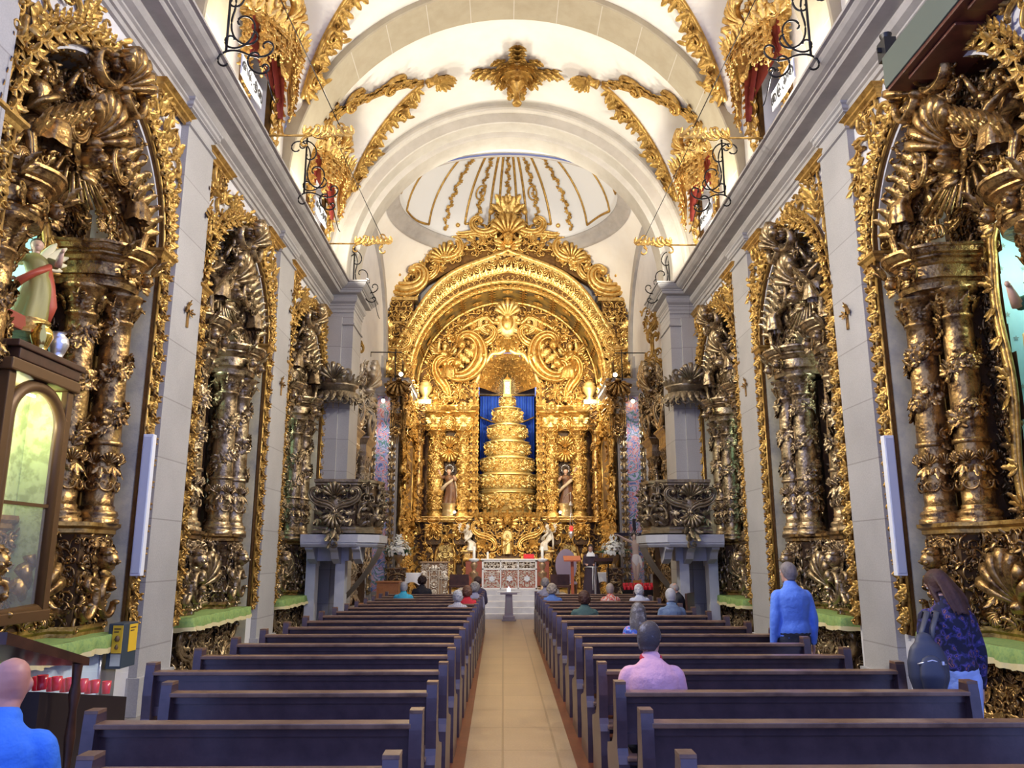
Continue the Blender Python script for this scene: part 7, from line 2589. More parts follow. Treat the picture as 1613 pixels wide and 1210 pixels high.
GREY, WHITEH = (0.42, 0.42, 0.44), (0.66, 0.65, 0.68)
seated = [
    ('person seated in pink blouse with red collar and grey-streaked dark hair', 1.06, 2, 1.34, ('short', (0.075, 0.06, 0.055), (0.30, 0.30, 0.32)), PINK, -0.55, 1.10, dict(collar=REDT)),
    ('person with long grey hair over a blue plaid top in the right pews', 1.64, 6, 1.24, ('long', (0.12, 0.105, 0.10), (0.40, 0.39, 0.40)), PLAID, -0.2, 0.95, None),
    ('person with short brown hair and dark green top in the right pews', 1.285, 9, 1.25, ('full', (0.075, 0.035, 0.025)), GREENSH, 0.1, 1.08, None),
    ('grey-haired person in slate blue jacket and light blue collar at right pew end', 2.66, 9, 1.30, ('short', GREY), BLUEJ, 0.05, 1.05, dict(collar=LBLUE)),
    ('person in red and white floral top in the front right pews', 2.22, 13, 1.24, ('short', (0.40, 0.33, 0.29)), FLOW, 0.0, 1.0, None),
    ('white-haired person in white blouse in the front right pews', 2.82, 13, 1.21, ('full', WHITEH), WHITES, -0.1, 1.1, None),
    ('person with fair grey curls and mid blue top beside the aisle, right', 1.01, 13, 1.22, ('curly', (0.42, 0.36, 0.30)), LBLUE, 0.1, 1.1, None),
    ('person in lilac grey top with pale grey hair, frontmost beside the aisle', 0.98, 15, 1.30, ('full', (0.36, 0.33, 0.32)), GREYT, 0.2, 1.0, None),
    ('grey-haired person in turquoise shirt in the front left pews', -2.18, 14, 1.24, ('short', (0.34, 0.34, 0.37)), CYANS, 0.0, 1.1, None),
    ('person with dark curly hair and black top in the front left pew', -1.98, 16, 1.33, ('curly', (0.035, 0.02, 0.018)), BLACKT, 0.0, 1.15, None),
    ('grey-haired person in striped top in the left pews', -0.83, 11, 1.17, ('full', (0.46, 0.46, 0.50)), STRIPE, 0.1, 1.0, None),
    ('brown-haired person in red top in the left pews', -0.70, 12, 1.22, ('full', (0.16, 0.075, 0.05)), REDT, -0.15, 1.05, None),
    ('grey-haired person in lavender top near the aisle, front left', -0.62, 14, 1.22, ('curly', (0.36, 0.34, 0.33)), LAV, -0.3, 1.0, None),
    ('dark-haired person at the aisle end of the front left pew', -0.62, 16, 1.31, ('full', (0.10, 0.06, 0.05)), mat('dark_violet_top', (0.08, 0.07, 0.14), 0.8), -0.4, 1.0, None),
]
for lab, px, k_, zt, hr, tp, tn, wd, ex in seated:
    loc, s_ = seat_at(px, k_, zt)
    person(lab, loc, 0.0, s_, True, hr, tp, DK, tn, 0.12, wd, 0.0, SKIN, 'lap', 0.012 if k_ < 3 else 0.017, extra=ex)

# bald person in bright blue seated on a chair at the lower left
person('bald person in bright blue shirt at the lower left beside the pews', (-2.21, 3.74, 0), 0.15, (1.36 - 0.545) / 0.815, True, None, SKYB, DK, 0.5, 0.15, 1.12, 0.0, mat('ruddy_skin', (0.66, 0.30, 0.20), 0.45, 0, (60, 0.08, 0.003), (7, (0.60, 0.25, 0.16), 0.4, 0.7)), 'lap', 0.011, extra=dict(sleeve='short'))
ch = tag(empty('chair', (-2.21, 3.72, 0), 0.15), 'plain wooden chair under the bald person at lower left', 'chair')
mb = MB()
bbox(mb, -0.21, 0.21, -0.16, 0.30, 0.41, 0.45, 0.01)
mb.build('seat', [WOOD], ch)
for sx in (-1, 1):
    for yy in (-0.14, 0.27):
        mb = MB()
        box(mb, sx * 0.19 - 0.018, sx * 0.19 + 0.018, yy - 0.018, yy + 0.018, 0, 0.41 if yy > 0 else 0.86)
        mb.build('leg', [WOOD], ch)
mb = MB()
for z_ in (0.58, 0.72, 0.82):
    box(mb, -0.19, 0.19, -0.155, -0.13, z_, z_ + 0.06)
mb.build('backrest', [WOOD], ch)
# man standing by the right wall
person('person in sky blue shirt and dark trousers standing at the right wall', (3.27, 9.28, 0), 0.12, 0.985, False, ('short', (0.22, 0.19, 0.18), (0.10, 0.085, 0.08)), SHIRTB, DK, 0.35, 0.05, 1.13, 0.0, SKIN, 'down', 0.012)
# woman with a backpack
pw, pj = person('long-haired person in navy floral blouse and pale blue trousers, head bowed, right foreground', (3.45, 6.35, 0), -0.12, 0.965, False, ('long', (0.075, 0.032, 0.026), (0.03, 0.015, 0.012)), NAVYC, WJEAN, 0.35, 0.50, 0.97, 0.06, SKIN, 'down', 0.011, extra=dict(hem=0.10))
bp = tag(empty('backpack', (3.13, 6.12, 0.99), -0.12), 'dark grey backpack hanging from the shoulder of the long-haired person', 'bag')
BAG = mat('dark_grey_nylon', (0.05, 0.055, 0.075), 0.5, 0, (40, 0.2, 0.004))
mb = MB()
limb(mb, [(0, 0, -0.16), (0, -0.01, -0.08), (0, -0.01, 0.03), (0, 0, 0.13), (0, 0.01, 0.17)], [0.12, 0.145, 0.145, 0.115, 0.07], [0.07, 0.085, 0.08, 0.06, 0.04], (0, 1, 0), 18)
fuse(mb, 0.012, 2).build('bag_body', [BAG], bp)
mb = MB()
limb(mb, [(0, -0.085, -0.12), (0, -0.095, -0.06), (0, -0.085, 0.0)], [0.08, 0.095, 0.085], [0.03, 0.035, 0.03], (0, 1, 0), 14)
mb.build('front_pocket', [BAG], bp)
for sx in (-1, 1):
    mb = MB()
    sweep(mb, [(0.05 * sx, 0.03, 0.14), (0.05 + 0.035 * sx, 0.06, 0.26), (0.12 + 0.035 * sx, 0.13, 0.37), (0.14 + 0.035 * sx, 0.22, 0.375), (0.14 + 0.035 * sx, 0.30, 0.28)], 0.022, 0.006, 8)
    mb.build('strap', [BAG], bp)
mb = MB()
sweep(mb, [(-0.10, -0.085, 0.02), (0, -0.102, 0.05), (0.10, -0.085, 0.02)], 0.006, seg=6)
box(mb, 0.06, 0.075, -0.12, -0.10, 0.02, 0.045)
mb.build('zip', [SILVER], bp)

# friar at the lectern: robed, facing the nave
fr, fj = person('person in dark brown habit with white collar and cord standing at the lectern', (2.66, 24.64, 0.45), PI - 0.15, 0.97, False, ('long', (0.05, 0.035, 0.03)), mat('dark_brown_habit', (0.045, 0.028, 0.045), 0.8, 0, (10, 0.3, 0.02)), DK, 0.0, 0.1, 1.05, 0.0, SKIN, 'hold', 0.014)
mb = MB()
zs = np.linspace(0.03, 1.0, 10)
th = np.linspace(0, 2 * PI, 30, endpoint=False)
Rr = np.interp(zs, [0, 0.5, 1.0], [0.30, 0.245, 0.185])
fo = 1 + 0.09 * np.sin(9 * th)[None] * (1 - zs[:, None]) + 0.03 * np.sin(17 * th)[None]
V = np.stack([Rr[:, None] * np.cos(th) * fo, Rr[:, None] * np.sin(th) * fo * 0.78, zs[:, None] + 0 * th], -1)
mb.add(V, grid_q(10, 30, True))
mb.build('habit_skirt', [MATS['dark_brown_habit']], fr)
mb = MB()
sweep(mb, [(-0.10, 0.155, 1.04), (-0.10, 0.20, 0.8), (-0.12, 0.23, 0.45), (-0.12, 0.25, 0.15)], 0.013, seg=7)
sweep(mb, [(-0.06, 0.16, 1.04), (-0.055, 0.21, 0.75), (-0.06, 0.24, 0.35)], 0.013, seg=7)
A = np.linspace(0, 2 * PI, 24, endpoint=False)
sweep(mb, np.stack([0.185 * np.cos(A), 0.15 * np.sin(A), 1.04 + 0 * A], 1), 0.014, closed=True)
mb.build('cord', [WHITECLOTH], fr)
mb = MB()
lathe(mb, [(0.150, 1.36), (0.125, 1.43), (0.075, 1.50), (0.062, 1.53)], (0, 0.0, 0), 20, mod=lambda a, r, z: r * (1 + 0.06 * np.sin(a)))
mb.build('collar', [WHITECLOTH], fr)

# cleric in the shadow behind the right pulpit stair
person('elderly person in dark clothes seated in the shadow of the right pulpit stair', (3.62, 16.75, 0), 1.1, (1.26 - 0.545) / 0.815, True, ('thin', (0.40, 0.36, 0.34)), BLACKT, DK, 0.3, 0.5, 1.0, 0.02, SKIN, 'lap', 0.017)
ch = tag(empty('bench', (3.62, 16.72, 0), 1.1), 'dark high-backed wooden seat behind the right pulpit stair', 'bench')
mb = MB()
bbox(mb, -0.3, 0.3, -0.16, 0.32, 0.40, 0.45, 0.01)
mb.build('seat', [DARKWOOD], ch)
mb = MB()
bbox(mb, -0.3, 0.3, -0.22, -0.17, 0, 1.05, 0.01)
mb.build('backrest', [DARKWOOD], ch)
for sx in (-1, 1):
    mb = MB()
    bbox(mb, sx * 0.3 - 0.02, sx * 0.3 + 0.02, -0.2, 0.3, 0, 0.7, 0.01)
    mb.build('side_panel', [DARKWOOD], ch)

# ------------------------------------------------------------------ pulpits, their canopies and stone stairs
BLUESTONE = mat('pale_blue_grey_stone', (0.52, 0.53, 0.56), 0.6, 0, (30, 0.2, 0.006), (2.5, (0.42, 0.43, 0.47), 0.4, 0.7))
for sg in (1, -1):
    side = 'left' if sg > 0 else 'right'
    X0 = XL if sg > 0 else XR

    def W(d, y, z, X0=X0, sg=sg):
        return np.array([X0 + sg * d, y, z])
    root = tag(empty('pulpit', (0, 0, 0)), f'carved blackened-gold pulpit on a pale stone slab at the {side} pier of the chancel arch', 'pulpit')
    PG = [mat('blackened_gilding', (0.34, 0.27, 0.17), 0.30, 0.65, (24, 0.5, 0.02), (5, (0.12, 0.085, 0.05), 0.42, 0.7)), SHADEGROUND]
    pts = [(0.25, 16.75), (1.10, 16.75), (1.42, 17.05), (1.50, 17.55), (1.42, 18.1), (1.10, 18.38)]
    mb = MB()
    for (d0, y0_), (d1, y1_) in zip(pts[:-1], pts[1:]):
        a0, a1 = W(d0, y0_, 0), W(d1, y1_, 0)
        ux = (a1 - a0) / np.linalg.norm(a1 - a0)
        nn_ = np.cross(ux, [0, 0, 1.0])
        if nn_ @ (W(0.75, 17.5, 0) - a0) > 0:
            nn_ = -nn_
        L_ = np.linalg.norm(a1 - a0)
        quad(mb, a0 + [0, 0, 2.28], a1 + [0, 0, 2.28], a1 + [0, 0, 3.3], a0 + [0, 0, 3.3], 1)
        mpp = plane_map(a0 + nn_ * 0.01, ux, (0, 0, 1), nn_)
        carve(mb, mpp, 0.04, L_ - 0.04, 2.40, 3.20, 0.15, 131, True, None, 1.6)
        if L_ > 0.6:
            sphere(mb, a0 + ux * L_ / 2 + nn_ * 0.03 + [0, 0, 2.82], (0.17, 0.1, 0.2), 0, 8, 12)
            for e in (-1, 1):
                bigscroll(mb, plane_map(a0 + nn_ * 0.05, ux, (0, 0, 1), nn_), L_ / 2 + e * 0.24, 2.85, 0.6, 0.2 * e, e, 1.5, 0, 'S')
            row(mb, plane_map(a0 + nn_ * 0.05, ux, (0, 0, 1), nn_), 'shell', [L_ / 2, L_ / 2], [3.12, 2.52], 0.34, [0, PI], 1, 1.6)
    pp = np.array([W(d, y, 0) for d, y in pts])
    cc = W(0.6, 17.5, 0)
    od = pp - cc
    od /= np.linalg.norm(od, axis=1)[:, None]
    prof_sweep(mb, [(0, 3.22), (0.03, 3.24), (0.03, 3.28), (0.07, 3.30), (0.07, 3.36), (-0.1, 3.37)], pp, od, (0, 0, 1))
    prof_sweep(mb, [(-0.1, 2.24), (0.06, 2.25), (0.06, 2.30), (0.03, 2.33), (0.03, 2.37), (0, 2.40)], pp, od, (0, 0, 1))
    mb.build('parapet', PG, root)
    mb = MB()
    poly(mb, np.array([W(0.1, 16.75, 2.24)] + [W(d, y, 2.24) for d, y in pts] + [W(0.1, 18.38, 2.24)]), 0)
    mb.build('platform', [DARKWOOD], root)
    # pendant under the middle
    mb = MB()
    mpp = plane_map(W(0.68, 16.72, 0), (1, 0, 0), (0, 0, 1), (0, -1, 0))
    row(mb, mpp, 'tri', [0, -0.06, 0.06], [2.28, 2.2, 2.2], 0.3, [PI, 2.6, -2.6], 1, 1.8)
    row(mb, mpp, 'sp', [0.02], [2.08], 0.24, 0.5, 1, 2)
    mb.build('pendant', PG, root)
    # stone slab on scrolled corbels and a stair wall
    base = root
    mb = MB()
    V = np.array([W(d, y, z) for z in (2.06, 2.22) for d, y in ((0.0, 16.68), (1.18, 16.68), (1.56, 17.1), (1.56, 18.3), (0.0, 18.3))])
    mb.add(V, [[i, (i + 1) % 5, 5 + (i + 1) % 5, 5 + i] for i in range(5)], sm=False)
    poly(mb, V[:5])
    poly(mb, V[5:])
    prof_sweep(mb, [(0, 1.96), (0.02, 1.98), (0.05, 2.02), (0.05, 2.07), (0, 2.08)], np.array([W(d, y, 0) for d, y in ((0.0, 16.74), (1.12, 16.74), (1.48, 17.14), (1.48, 18.2))]), np.array([[0, -1, 0], [sg * 0.5, -1, 0], [sg, -0.4, 0], [sg, 0, 0]], float), (0, 0, 1))
    mb.build('slab', [BLUESTONE], base)
    for dd in (0.16, 0.66, 1.12):
        mb = MB()
        outl = [(16.78, 2.06), (16.80, 1.92), (16.92, 1.86), (17.02, 1.72), (17.3, 1.62), (17.6, 2.06)]
        slab(mb, outl, dd - 0.08, dd + 0.08, lambda a, b, d: W(d, a, b), 0)
        sphere(mb, W(dd, 16.86, 1.96), (0.1, 0.07, 0.07), 0, 6, 8)
        mb.build('corbel', [BLUESTONE], base)
    mb = MB()
    for d0, d1 in ((0.0, 0.20), (0.62, 0.82)):
        V = np.array([W(d, y, z) for z in (0, 2.0) for d, y in ((d0, 17.3), (d1, 17.3), (d1, 17.62), (d0, 17.62))])
        mb.add(V, BOXQ, sm=False)
    V = np.array([W(d, y, z) for z in (1.68, 2.06) for d, y in ((0.0, 17.28), (0.9, 17.28), (0.9, 17.64), (0.0, 17.64))])
    mb.add(V, BOXQ, sm=False)
    mb.build('doorway', [BLUESTONE], base)
    mb = MB()
    A = np.linspace(0, 1, 10)
    path = np.array([W(1.50 - 0.85 * q ** 1.4, 18.0, 2.06 - 1.25 * q) for q in A])
    prof_sweep(mb, [(0, 0), (0, 0.9)], path + [0, -0.5, 0], (0, 1, 0), (0, 1, 0))
    mb.add(np.concatenate([np.stack([path + [0, -0.5, 0], path + [0, 0.4, 0]], 1)]), grid_q(10, 2))
    mb.build('stair_soffit', [STONEP], base)
    # canopy
    can_ = tag(empty('pulpit_canopy', W(0.28, 18.3, 5.28)), f'small carved dark gilded canopy on the {side} chancel pier above the pulpit', 'canopy')
    mb = MB()
    lathe(mb, [(0.30, 0.22), (0.42, 0.26), (0.42, 0.32), (0.48, 0.36), (0.48, 0.42), (0.25, 0.48), (0.16, 0.6), (0.001, 0.62)], (0, 0, 0), 24, a0=PI if True else 0, a1=2 * PI)
    mb.build('cornice', PG, can_)
    mb = MB()
    mpc = cyl_map((0, 0, 0), 0.42, -PI / 2)
    us = np.linspace(-0.62, 0.62, 11)
    row(mb, mpc, 'tri', us, 0.10, 0.3, PI, 1, 1.6)
    row(mb, mpc, 'c', us, 0.02, 0.2, us * 6, 1, 1.6)
    row(mb, mpc, 'tri', us, 0.5, 0.26, 0, 1, 1.4)
    for u_ in us:
        P, _, _, _ = mpc(np.array([u_]), np.array([0.1]))
        sweep(mb, [P[0], P[0] - [0, 0, 0.22 + 0.08 * math.cos(u_ * 9)]], [0.025, 0.008], seg=5)
    mb.build('lambrequin', PG, can_)
    mb = MB()
    row(mb, plane_map((0, -0.42, 0), (1, 0, 0), (0, 0, 1), (0, -1, 0)), 'shell', [0], [0.62], 0.44, 0, 1, 1.8)
    for e in (-1, 1):
        bigscroll(mb, plane_map((0, -0.36, 0), (1, 0, 0), (0, 0, 1), (0, -1, 0)), e * 0.22, 0.6, 0.32, 0.5 * e, e, 1.5, 0, 'C')
    mb.build('crest', PG, can_)

# ------------------------------------------------------------------ wall fittings of the nave
for Yk, z0_, z1_, nm in ((9.3, 1.56, 3.18, 'near the camera'), (18.22, 1.56, 3.16, 'beside the pulpit')):
    for sg in (1, -1):
        side = 'left' if sg > 0 else 'right'
        root = tag(empty('column_loudspeaker', ((XL if sg > 0 else XR) + sg * 0.02, Yk, z0_), 0), f'slim white column loudspeaker on the {side} wall {nm}', 'loudspeaker', 'white column loudspeakers')
        mb = MB()
        bbox(mb, -0.06, 0.06, -0.045, 0.045, 0, z1_ - z0_, 0.008)
        mb.build('cabinet', [WHITEPAINT], root)
        mb = MB()
        bbox(mb, -0.048, 0.048, -0.052, -0.044, 0.03, z1_ - z0_ - 0.03, 0.003)
        mb.build('grille', [mat('light_grey_mesh', (0.60, 0.63, 0.68), 0.5, 0, (300, 0.4, 0.003))], root)
        mb = MB()
        for q in (0.2, 1.4):
            box(mb, -0.02, 0.02, 0.04, 0.09, q, q + 0.05)
        sphere(mb, (0.0, 0, -0.012), 0.014, 0, 5, 8)
        mb.build('mount', [CAST], root)
k = 0
for Yk in (10.08, 14.6):
    for sg in (1, -1):
        side = 'left' if sg > 0 else 'right'
        mb = MB()
        mpp = plane_map((0, 0, 0), (0, -sg, 0), (0, 0, 1), (sg, 0, 0))
        if sg > 0:
            mpp = plane_map((0, 0, 0), (0, 1, 0), (0, 0, 1), (1, 0, 0))
        box(mb, *sorted((0, sg * 0.02)), -0.025, 0.025, -0.18, 0.14)
        box(mb, *sorted((0, sg * 0.02)), -0.09, 0.09, 0.02, 0.065)
        for u_, v_, r_ in ((0, 0.15, 0), (-0.10, 0.042, PI / 2), (0.10, 0.042, -PI / 2)):
            row(mb, mpp, 'tri', [u_], [v_], 0.10, r_, 1, 1.2)
        o = mb.build('wall_cross', [OLDGOLD], None, ((XL if sg > 0 else XR), Yk, 4.9))
        tag(o, f'small gilded cross fixed on the {"nearer" if Yk < 12 else "farther"} stone pilaster, {side} side', 'cross', 'consecration crosses on the pilasters')
# iron lamp brackets on the cornice and gilded arms
for i, Yk in enumerate((9.25, 13.4, 18.75)):
    for sg in (1, -1):
        side = 'left' if sg > 0 else 'right'
        root = tag(empty('iron_bracket', ((XL if sg > 0 else XR) + sg * (0.60 if i < 2 else 0.50), Yk, 8.25)), f'black scrolled iron bracket on the {side} cornice, {["nearest the camera", "middle one", "at the chancel arch"][i]}', 'bracket', 'iron brackets on the cornice')
        mb = MB()
        mpp = plane_map((0, 0, 0), (sg, 0, 0), (0, 0, 1), (0, -1, 0))

        def curl(pts_fn, rot, u, v, sc, fl, mb=mb, mpp=mpp):
            P2 = _curve(pts_fn, 40) * sc
            U_ = u + P2[:, 0] * fl * math.cos(rot) - P2[:, 1] * math.sin(rot)
            V_ = v + P2[:, 0] * fl * math.sin(rot) + P2[:, 1] * math.cos(rot)
            sweep(mb, mpp(U_, V_)[0], 0.014, 0.014, 6)
        Sf = lambda s: (1.5 + 12 * np.abs(s) ** 2) * np.sign(s + 1e-6)
        Cf = lambda s: 2.0 + 11 * np.abs(s) ** 2.2
        curl(Sf, 1.4, 0.0, 0.55, 0.85, 1)
        curl(Cf, 1.0, 0.12, 0.25, 0.5, -1)
        curl(Sf, -0.4, 0.20, -0.05, 0.6, 1)
        curl(Cf, 2.2, -0.02, 0.85, 0.4, 1)
        curl(Cf, -0.8, 0.36, -0.2, 0.34, 1)
        sweep(mb, mpp(np.array([-0.06, -0.06]), np.array([-0.02, 1.15]))[0], 0.018)
        mb.build('scrollwork', [IRON], root)
        mb = MB()
        t = np.linspace(0, 1, 12)
        sweep(mb, mpp(0.38 + 0.25 * t, -0.25 - 0.4 * t + 0.12 * np.sin(t * 5))[0], 0.008, seg=5)
        mb.build('hanging_hook', [IRON], root)
for i, Yk in enumerate((11.35, 15.75)):
    for sg in (1, -1):
        side = 'left' if sg > 0 else 'right'
        root = tag(empty('gilded_arm', ((XL if sg > 0 else XR) + sg * 0.60, Yk, 8.22)), f'gilded scrolled arm reaching out from the {side} cornice, {["nearer the camera", "nearer the chancel"][i]}', 'bracket', 'gilded arms on the cornices')
        mb = MB()
        mpp = plane_map((0, 0, 0), (sg, 0, 0), (0, 0, 1), (0, -1, 0))
        sweep(mb, mpp(np.array([-0.1, 0.45]), np.array([0.0, 0.0]))[0], 0.018)
        for u_, fl, rot, sc in ((0.55, 1, 0.2, 0.34), (0.80, -1, 0.5, 0.36), (1.02, 1, 0.9, 0.34)):
            P2 = _curve(lambda s: (1.5 + 11 * np.abs(s) ** 2) * np.sign(s + 1e-6), 36) * sc
            U_ = u_ + P2[:, 0] * fl * math.cos(rot) - P2[:, 1] * math.sin(rot)
            V_ = P2[:, 0] * fl * math.sin(rot) + P2[:, 1] * math.cos(rot)
            sweep(mb, mpp(U_, V_)[0], 0.022, 0.018, 6)
        row(mb, mpp, 'tri', np.linspace(0.5, 1.15, 7), 0.06, 0.18, np.linspace(-1, 1, 7), 1, 1.0)
        mb.build('scroll', [OCHREGOLD], root)
        mb = MB()
        a = mpp(np.array([1.05]), np.array([0.05]))[0][0]
        sweep(mb, [a, a + [-sg * 0.95, -1.2, 1.9]], 0.008, seg=5)
        mb.build('stay_rod', [IRON], root)
# ornamental white panels standing on the cornice edge
for i, Yk in enumerate((10.2, 14.6)):
    for sg in (1, -1):
        side = 'left' if sg > 0 else 'right'
        mb = MB()
        bbox(mb, -0.012, 0.012, -0.45, 0.45, 0, 0.30, 0.004)
        mpp = plane_map((sg * 0.013, 0, 0), (0, sg, 0), (0, 0, 1), (sg, 0, 0))
        us = np.linspace(-0.34, 0.34, 4)
        row(mb, mpp, 'c', us, 0.15, 0.2, us * 9, 1, 0.25, 1)
        row(mb, mpp, 'ros', us, 0.15, 0.10, 0, 1, 0.3, 1)
        o = mb.build('ornamental_panel', [WHITEPAINT, BLACK], None, ((XL if sg > 0 else XR) + sg * 0.57, Yk, 8.245))
        tag(o, f'small white panel with black scrolls on the {side} cornice edge, {["nearer the camera", "nearer the chancel"][i]}', 'panel', 'white panels on the cornice')
# wooden gallery box over the nearest recess on the right
gb = tag(empty('gallery_box', (XR, 6.9, 6.82)), 'dark red-brown panelled box projecting high on the right wall', 'gallery')
mb = MB()
bbox(mb, -0.36, -0.02, -1.5, 0.95, 0.02, 0.40, 0.01)
mb.build('box_side', [mat('grey_green_paint', (0.085, 0.11, 0.09), 0.5)], gb)
mb = MB()
bbox(mb, -0.34, 0.5, -1.5, 0.93, -0.02, 0.04, 0.01)
for yy in (-0.9, 0.2):
    bbox(mb, -0.26, 0.3, yy - 0.45, yy + 0.45, -0.06, -0.02, 0.015)
mb.build('soffit', [mat('dark_red_wood', (0.12, 0.035, 0.022), 0.35, 0, (20, 0.2, 0.005), (5, (0.06, 0.018, 0.012), 0.4, 0.7))], gb)
s = MB()
box(s, -0.07, 0.07, -0.09, 0.09, -0.12, 0.12)
lathe(s, [(0.05, 0.12), (0.07, 0.2)], (0, 0, 0), 12)
box(s, -0.12, 0.12, -0.01, 0.01, -0.03, 0.03)
tag(s.build('floodlight', [BLACK], None, (XR - 0.15, 8.1, 7.50)), 'black floodlight fixed under the right cornice near the camera', 'light')

# ------------------------------------------------------------------ nearest left altar: glass case, statue, vessels, votive box
gc = tag(empty('display_case', (XL - 0.42, 7.20, 1.30)), 'arched glazed case lined in green damask on the left altar nearest the camera', 'case')
mb = MB()
t = np.linspace(0, PI, 17)
outl = [(0.40, 0.0)] + [(0.40 * math.cos(a), 1.68 + 0.32 * math.sin(a)) for a in t] + [(-0.40, 0.0)]
fr_ = np.array([(0.32, b, c) for b, c in outl])
sweep(mb, np.vstack([fr_, fr_[:1]]), 0.06, 0.05, 8, (1, 0, 0))
bbox(mb, -0.02, 0.36, -0.52, -0.42, -0.06, 2.05, 0.01)
bbox(mb, -0.02, 0.36, 0.42, 0.52, -0.06, 2.05, 0.01)
bbox(mb, -0.02, 0.38, -0.52, 0.52, -0.10, -0.0, 0.01)
bbox(mb, -0.02, 0.40, -0.56, 0.56, 2.05, 2.16, 0.015)
box(mb, 0.31, 0.34, -0.40, 0.40, 0.92, 0.95)
mb.build('case_frame', [mat('brown_gilt_wood', (0.15, 0.08, 0.03), 0.4, 0.3)], gc)
mb = MB()
quad(mb, (0.0, -0.42, 0), (0.0, 0.42, 0), (0.0, 0.42, 2.04), (0.0, -0.42, 2.04))
for y in (-0.415, 0.415):
    quad(mb, (0, y, 0), (0.3, y, 0), (0.3, y, 2.04), (0, y, 2.04))
mb.build('damask_lining', [mat('pale_green_damask', (0.58, 0.68, 0.26), 0.6, 0, (8, 0.3, 0.02), (7, (0.36, 0.42, 0.13), 0.47, 0.58))], gc)
mb = MB()
slab(mb, outl, 0.318, 0.322, lambda a, b, d: (d, a, b))
mb.build('glass', [GLASS], gc)
mb = MB()
box(mb, 0.05, 0.07, -0.38, 0.38, 1.98, 2.0)
mb.build('light_strip', [LED], gc)
point('case_lamp', (XL - 0.25, 7.20, 3.05), 14, (0.95, 1.0, 0.75), 0.05)
rc = MB()
bbox(rc, -0.25, 0.10, -0.55, 0.55, 0, 0.16, 0.02)
o = rc.build('red_pedestal', [mat('red_brown_velvet', (0.30, 0.06, 0.03), 0.7, 0, (10, 0.3, 0.01))], None, (XL - 0.72, 7.6, 3.98))
tag(o, 'red-brown covered pedestal under the angel statue in the nearest left niche', 'pedestal')
mb = MB()
bbox(mb, -0.3, 0.3, -0.56, 0.56, 0, 0.06, 0.01)
bbox(mb, -0.28, 0.28, -0.5, 0.5, -0.1, 0.0, 0.01)
tag(mb.build('shelf', [DARKWOOD], None, (XL - 0.32, 7.25, 3.57)), 'dark moulded shelf above the green-lined case on the nearest left altar', 'shelf')
for i, (yy, mt_, lb) in enumerate(((-0.12, mat('polished_brass', (0.85, 0.62, 0.15), 0.15, 0.95), 'polished brass vase on the shelf of the nearest left altar'), (0.16, SILVER, 'silver vase beside the brass one on the nearest left altar'))):
    mb = MB()
    lathe(mb, [(0.09, 0), (0.09, 0.02), (0.05, 0.05), (0.07, 0.1), (0.10, 0.18), (0.09, 0.24), (0.05, 0.28), (0.07, 0.30)], (0, 0, 0), 24)
    tag(mb.build('vase', [mt_], None, (XL - 0.2, 7.42 + yy, 3.63)), lb, 'vase')
for sg, b, lb, mats_, sc, wg in ((1, 0, 'painted winged statue with red drapery in the starry niche, nearest left altar', [FACE, mat('olive_gold_robe', (0.30, 0.27, 0.08), 0.5), mat('red_drapery', (0.45, 0.08, 0.04), 0.5), DHAIR, mat('cream_feather', (0.80, 0.72, 0.45), 0.6)], 0.92, True),
                                 (-1, 0, 'painted statue in dark green and gold in the pale blue niche, nearest right altar', [FACE, mat('dark_green_robe', (0.03, 0.12, 0.07), 0.5), mat('gilt_edge_mantle', (0.55, 0.45, 0.20), 0.4), DHAIR, PALEGOLD], 1.35, False),
                                 (1, 1, 'painted statue half hidden in the middle left altar niche', [FACE, ROBE1, CREAM, DHAIR, CREAM], 1.3, False),
                                 (-1, 1, 'painted statue half hidden in the pale blue niche of the middle right altar', [FACE, CREAM, ROBE1, DHAIR, CREAM], 1.3, False)):
    st = tag(empty('statue', ((XL - (0.72 if b == 0 else 1.02)) if sg > 0 else (XR + 1.02), BAYC[b] + ((0.10 if sg > 0 else -0.12) if b == 0 else 0), 4.14 if (b == 0 and sg > 0) else 3.4), (-0.85 if b == 0 else 0) if sg > 0 else PI + (0.7 if b == 0 else 0)), lb, 'statue')
    mb = MB()
    statue(mb, TR(0, 0, 0, 0), sc, False, wg, (0.5, 0.5), (0, 1, 2, 3, 4), 21 + b)
    mb.build('figure', mats_, st)
    mb = MB()
    lathe(mb, [(0.24, -0.16), (0.24, -0.12), (0.2, -0.1), (0.22, -0.02), (0.22, 0.0)], (0, 0, 0), 16)
    if not (b == 0 and sg > 0):
        lathe(mb, [(0.3, -1.05), (0.3, -0.98), (0.2, -0.9), (0.18, -0.4), (0.24, -0.2), (0.24, -0.16)], (0, 0, 0), 16)
    mb.build('pedestal', [OCHREGOLD], st)
# white altar frontal with lace, and the slanted votive box with red candles
mb = MB()
n_ = 40
yy = np.linspace(-1.0, 1.0, n_)
V = np.array([np.stack([0.012 * np.sin(yy * 14) * q + 0.01, yy, z_ + 0 * yy], 1) for q, z_ in ((0.2, 0.86), (0.6, 0.5), (1.0, 0.14))])
mb.add(V, grid_q(3, n_), m=0)
for e in (-1.0, 1.0):
    sweep(mb, [(0.02, e, 0.86), (0.02, e, 0.14)], 0.02, seg=6, m=1)
zz = np.linspace(0.16, 0.84, 24)
row(mb, plane_map((0.02, 1.0, 0), (0, 1, 0), (0, 0, 1), (1, 0, 0)), 'ros', 0 * zz, zz, 0.06, 0, 1, 1, 1)
tag(mb.build('altar_frontal', [mat('pale_blue_white_cloth', (0.62, 0.74, 0.84), 0.7, 0, (10, 0.2, 0.01)), SILVER], None, (XL - 0.06, 7.78, 0)), 'white cloth frontal hung on the left altar nearest the camera', 'cloth')
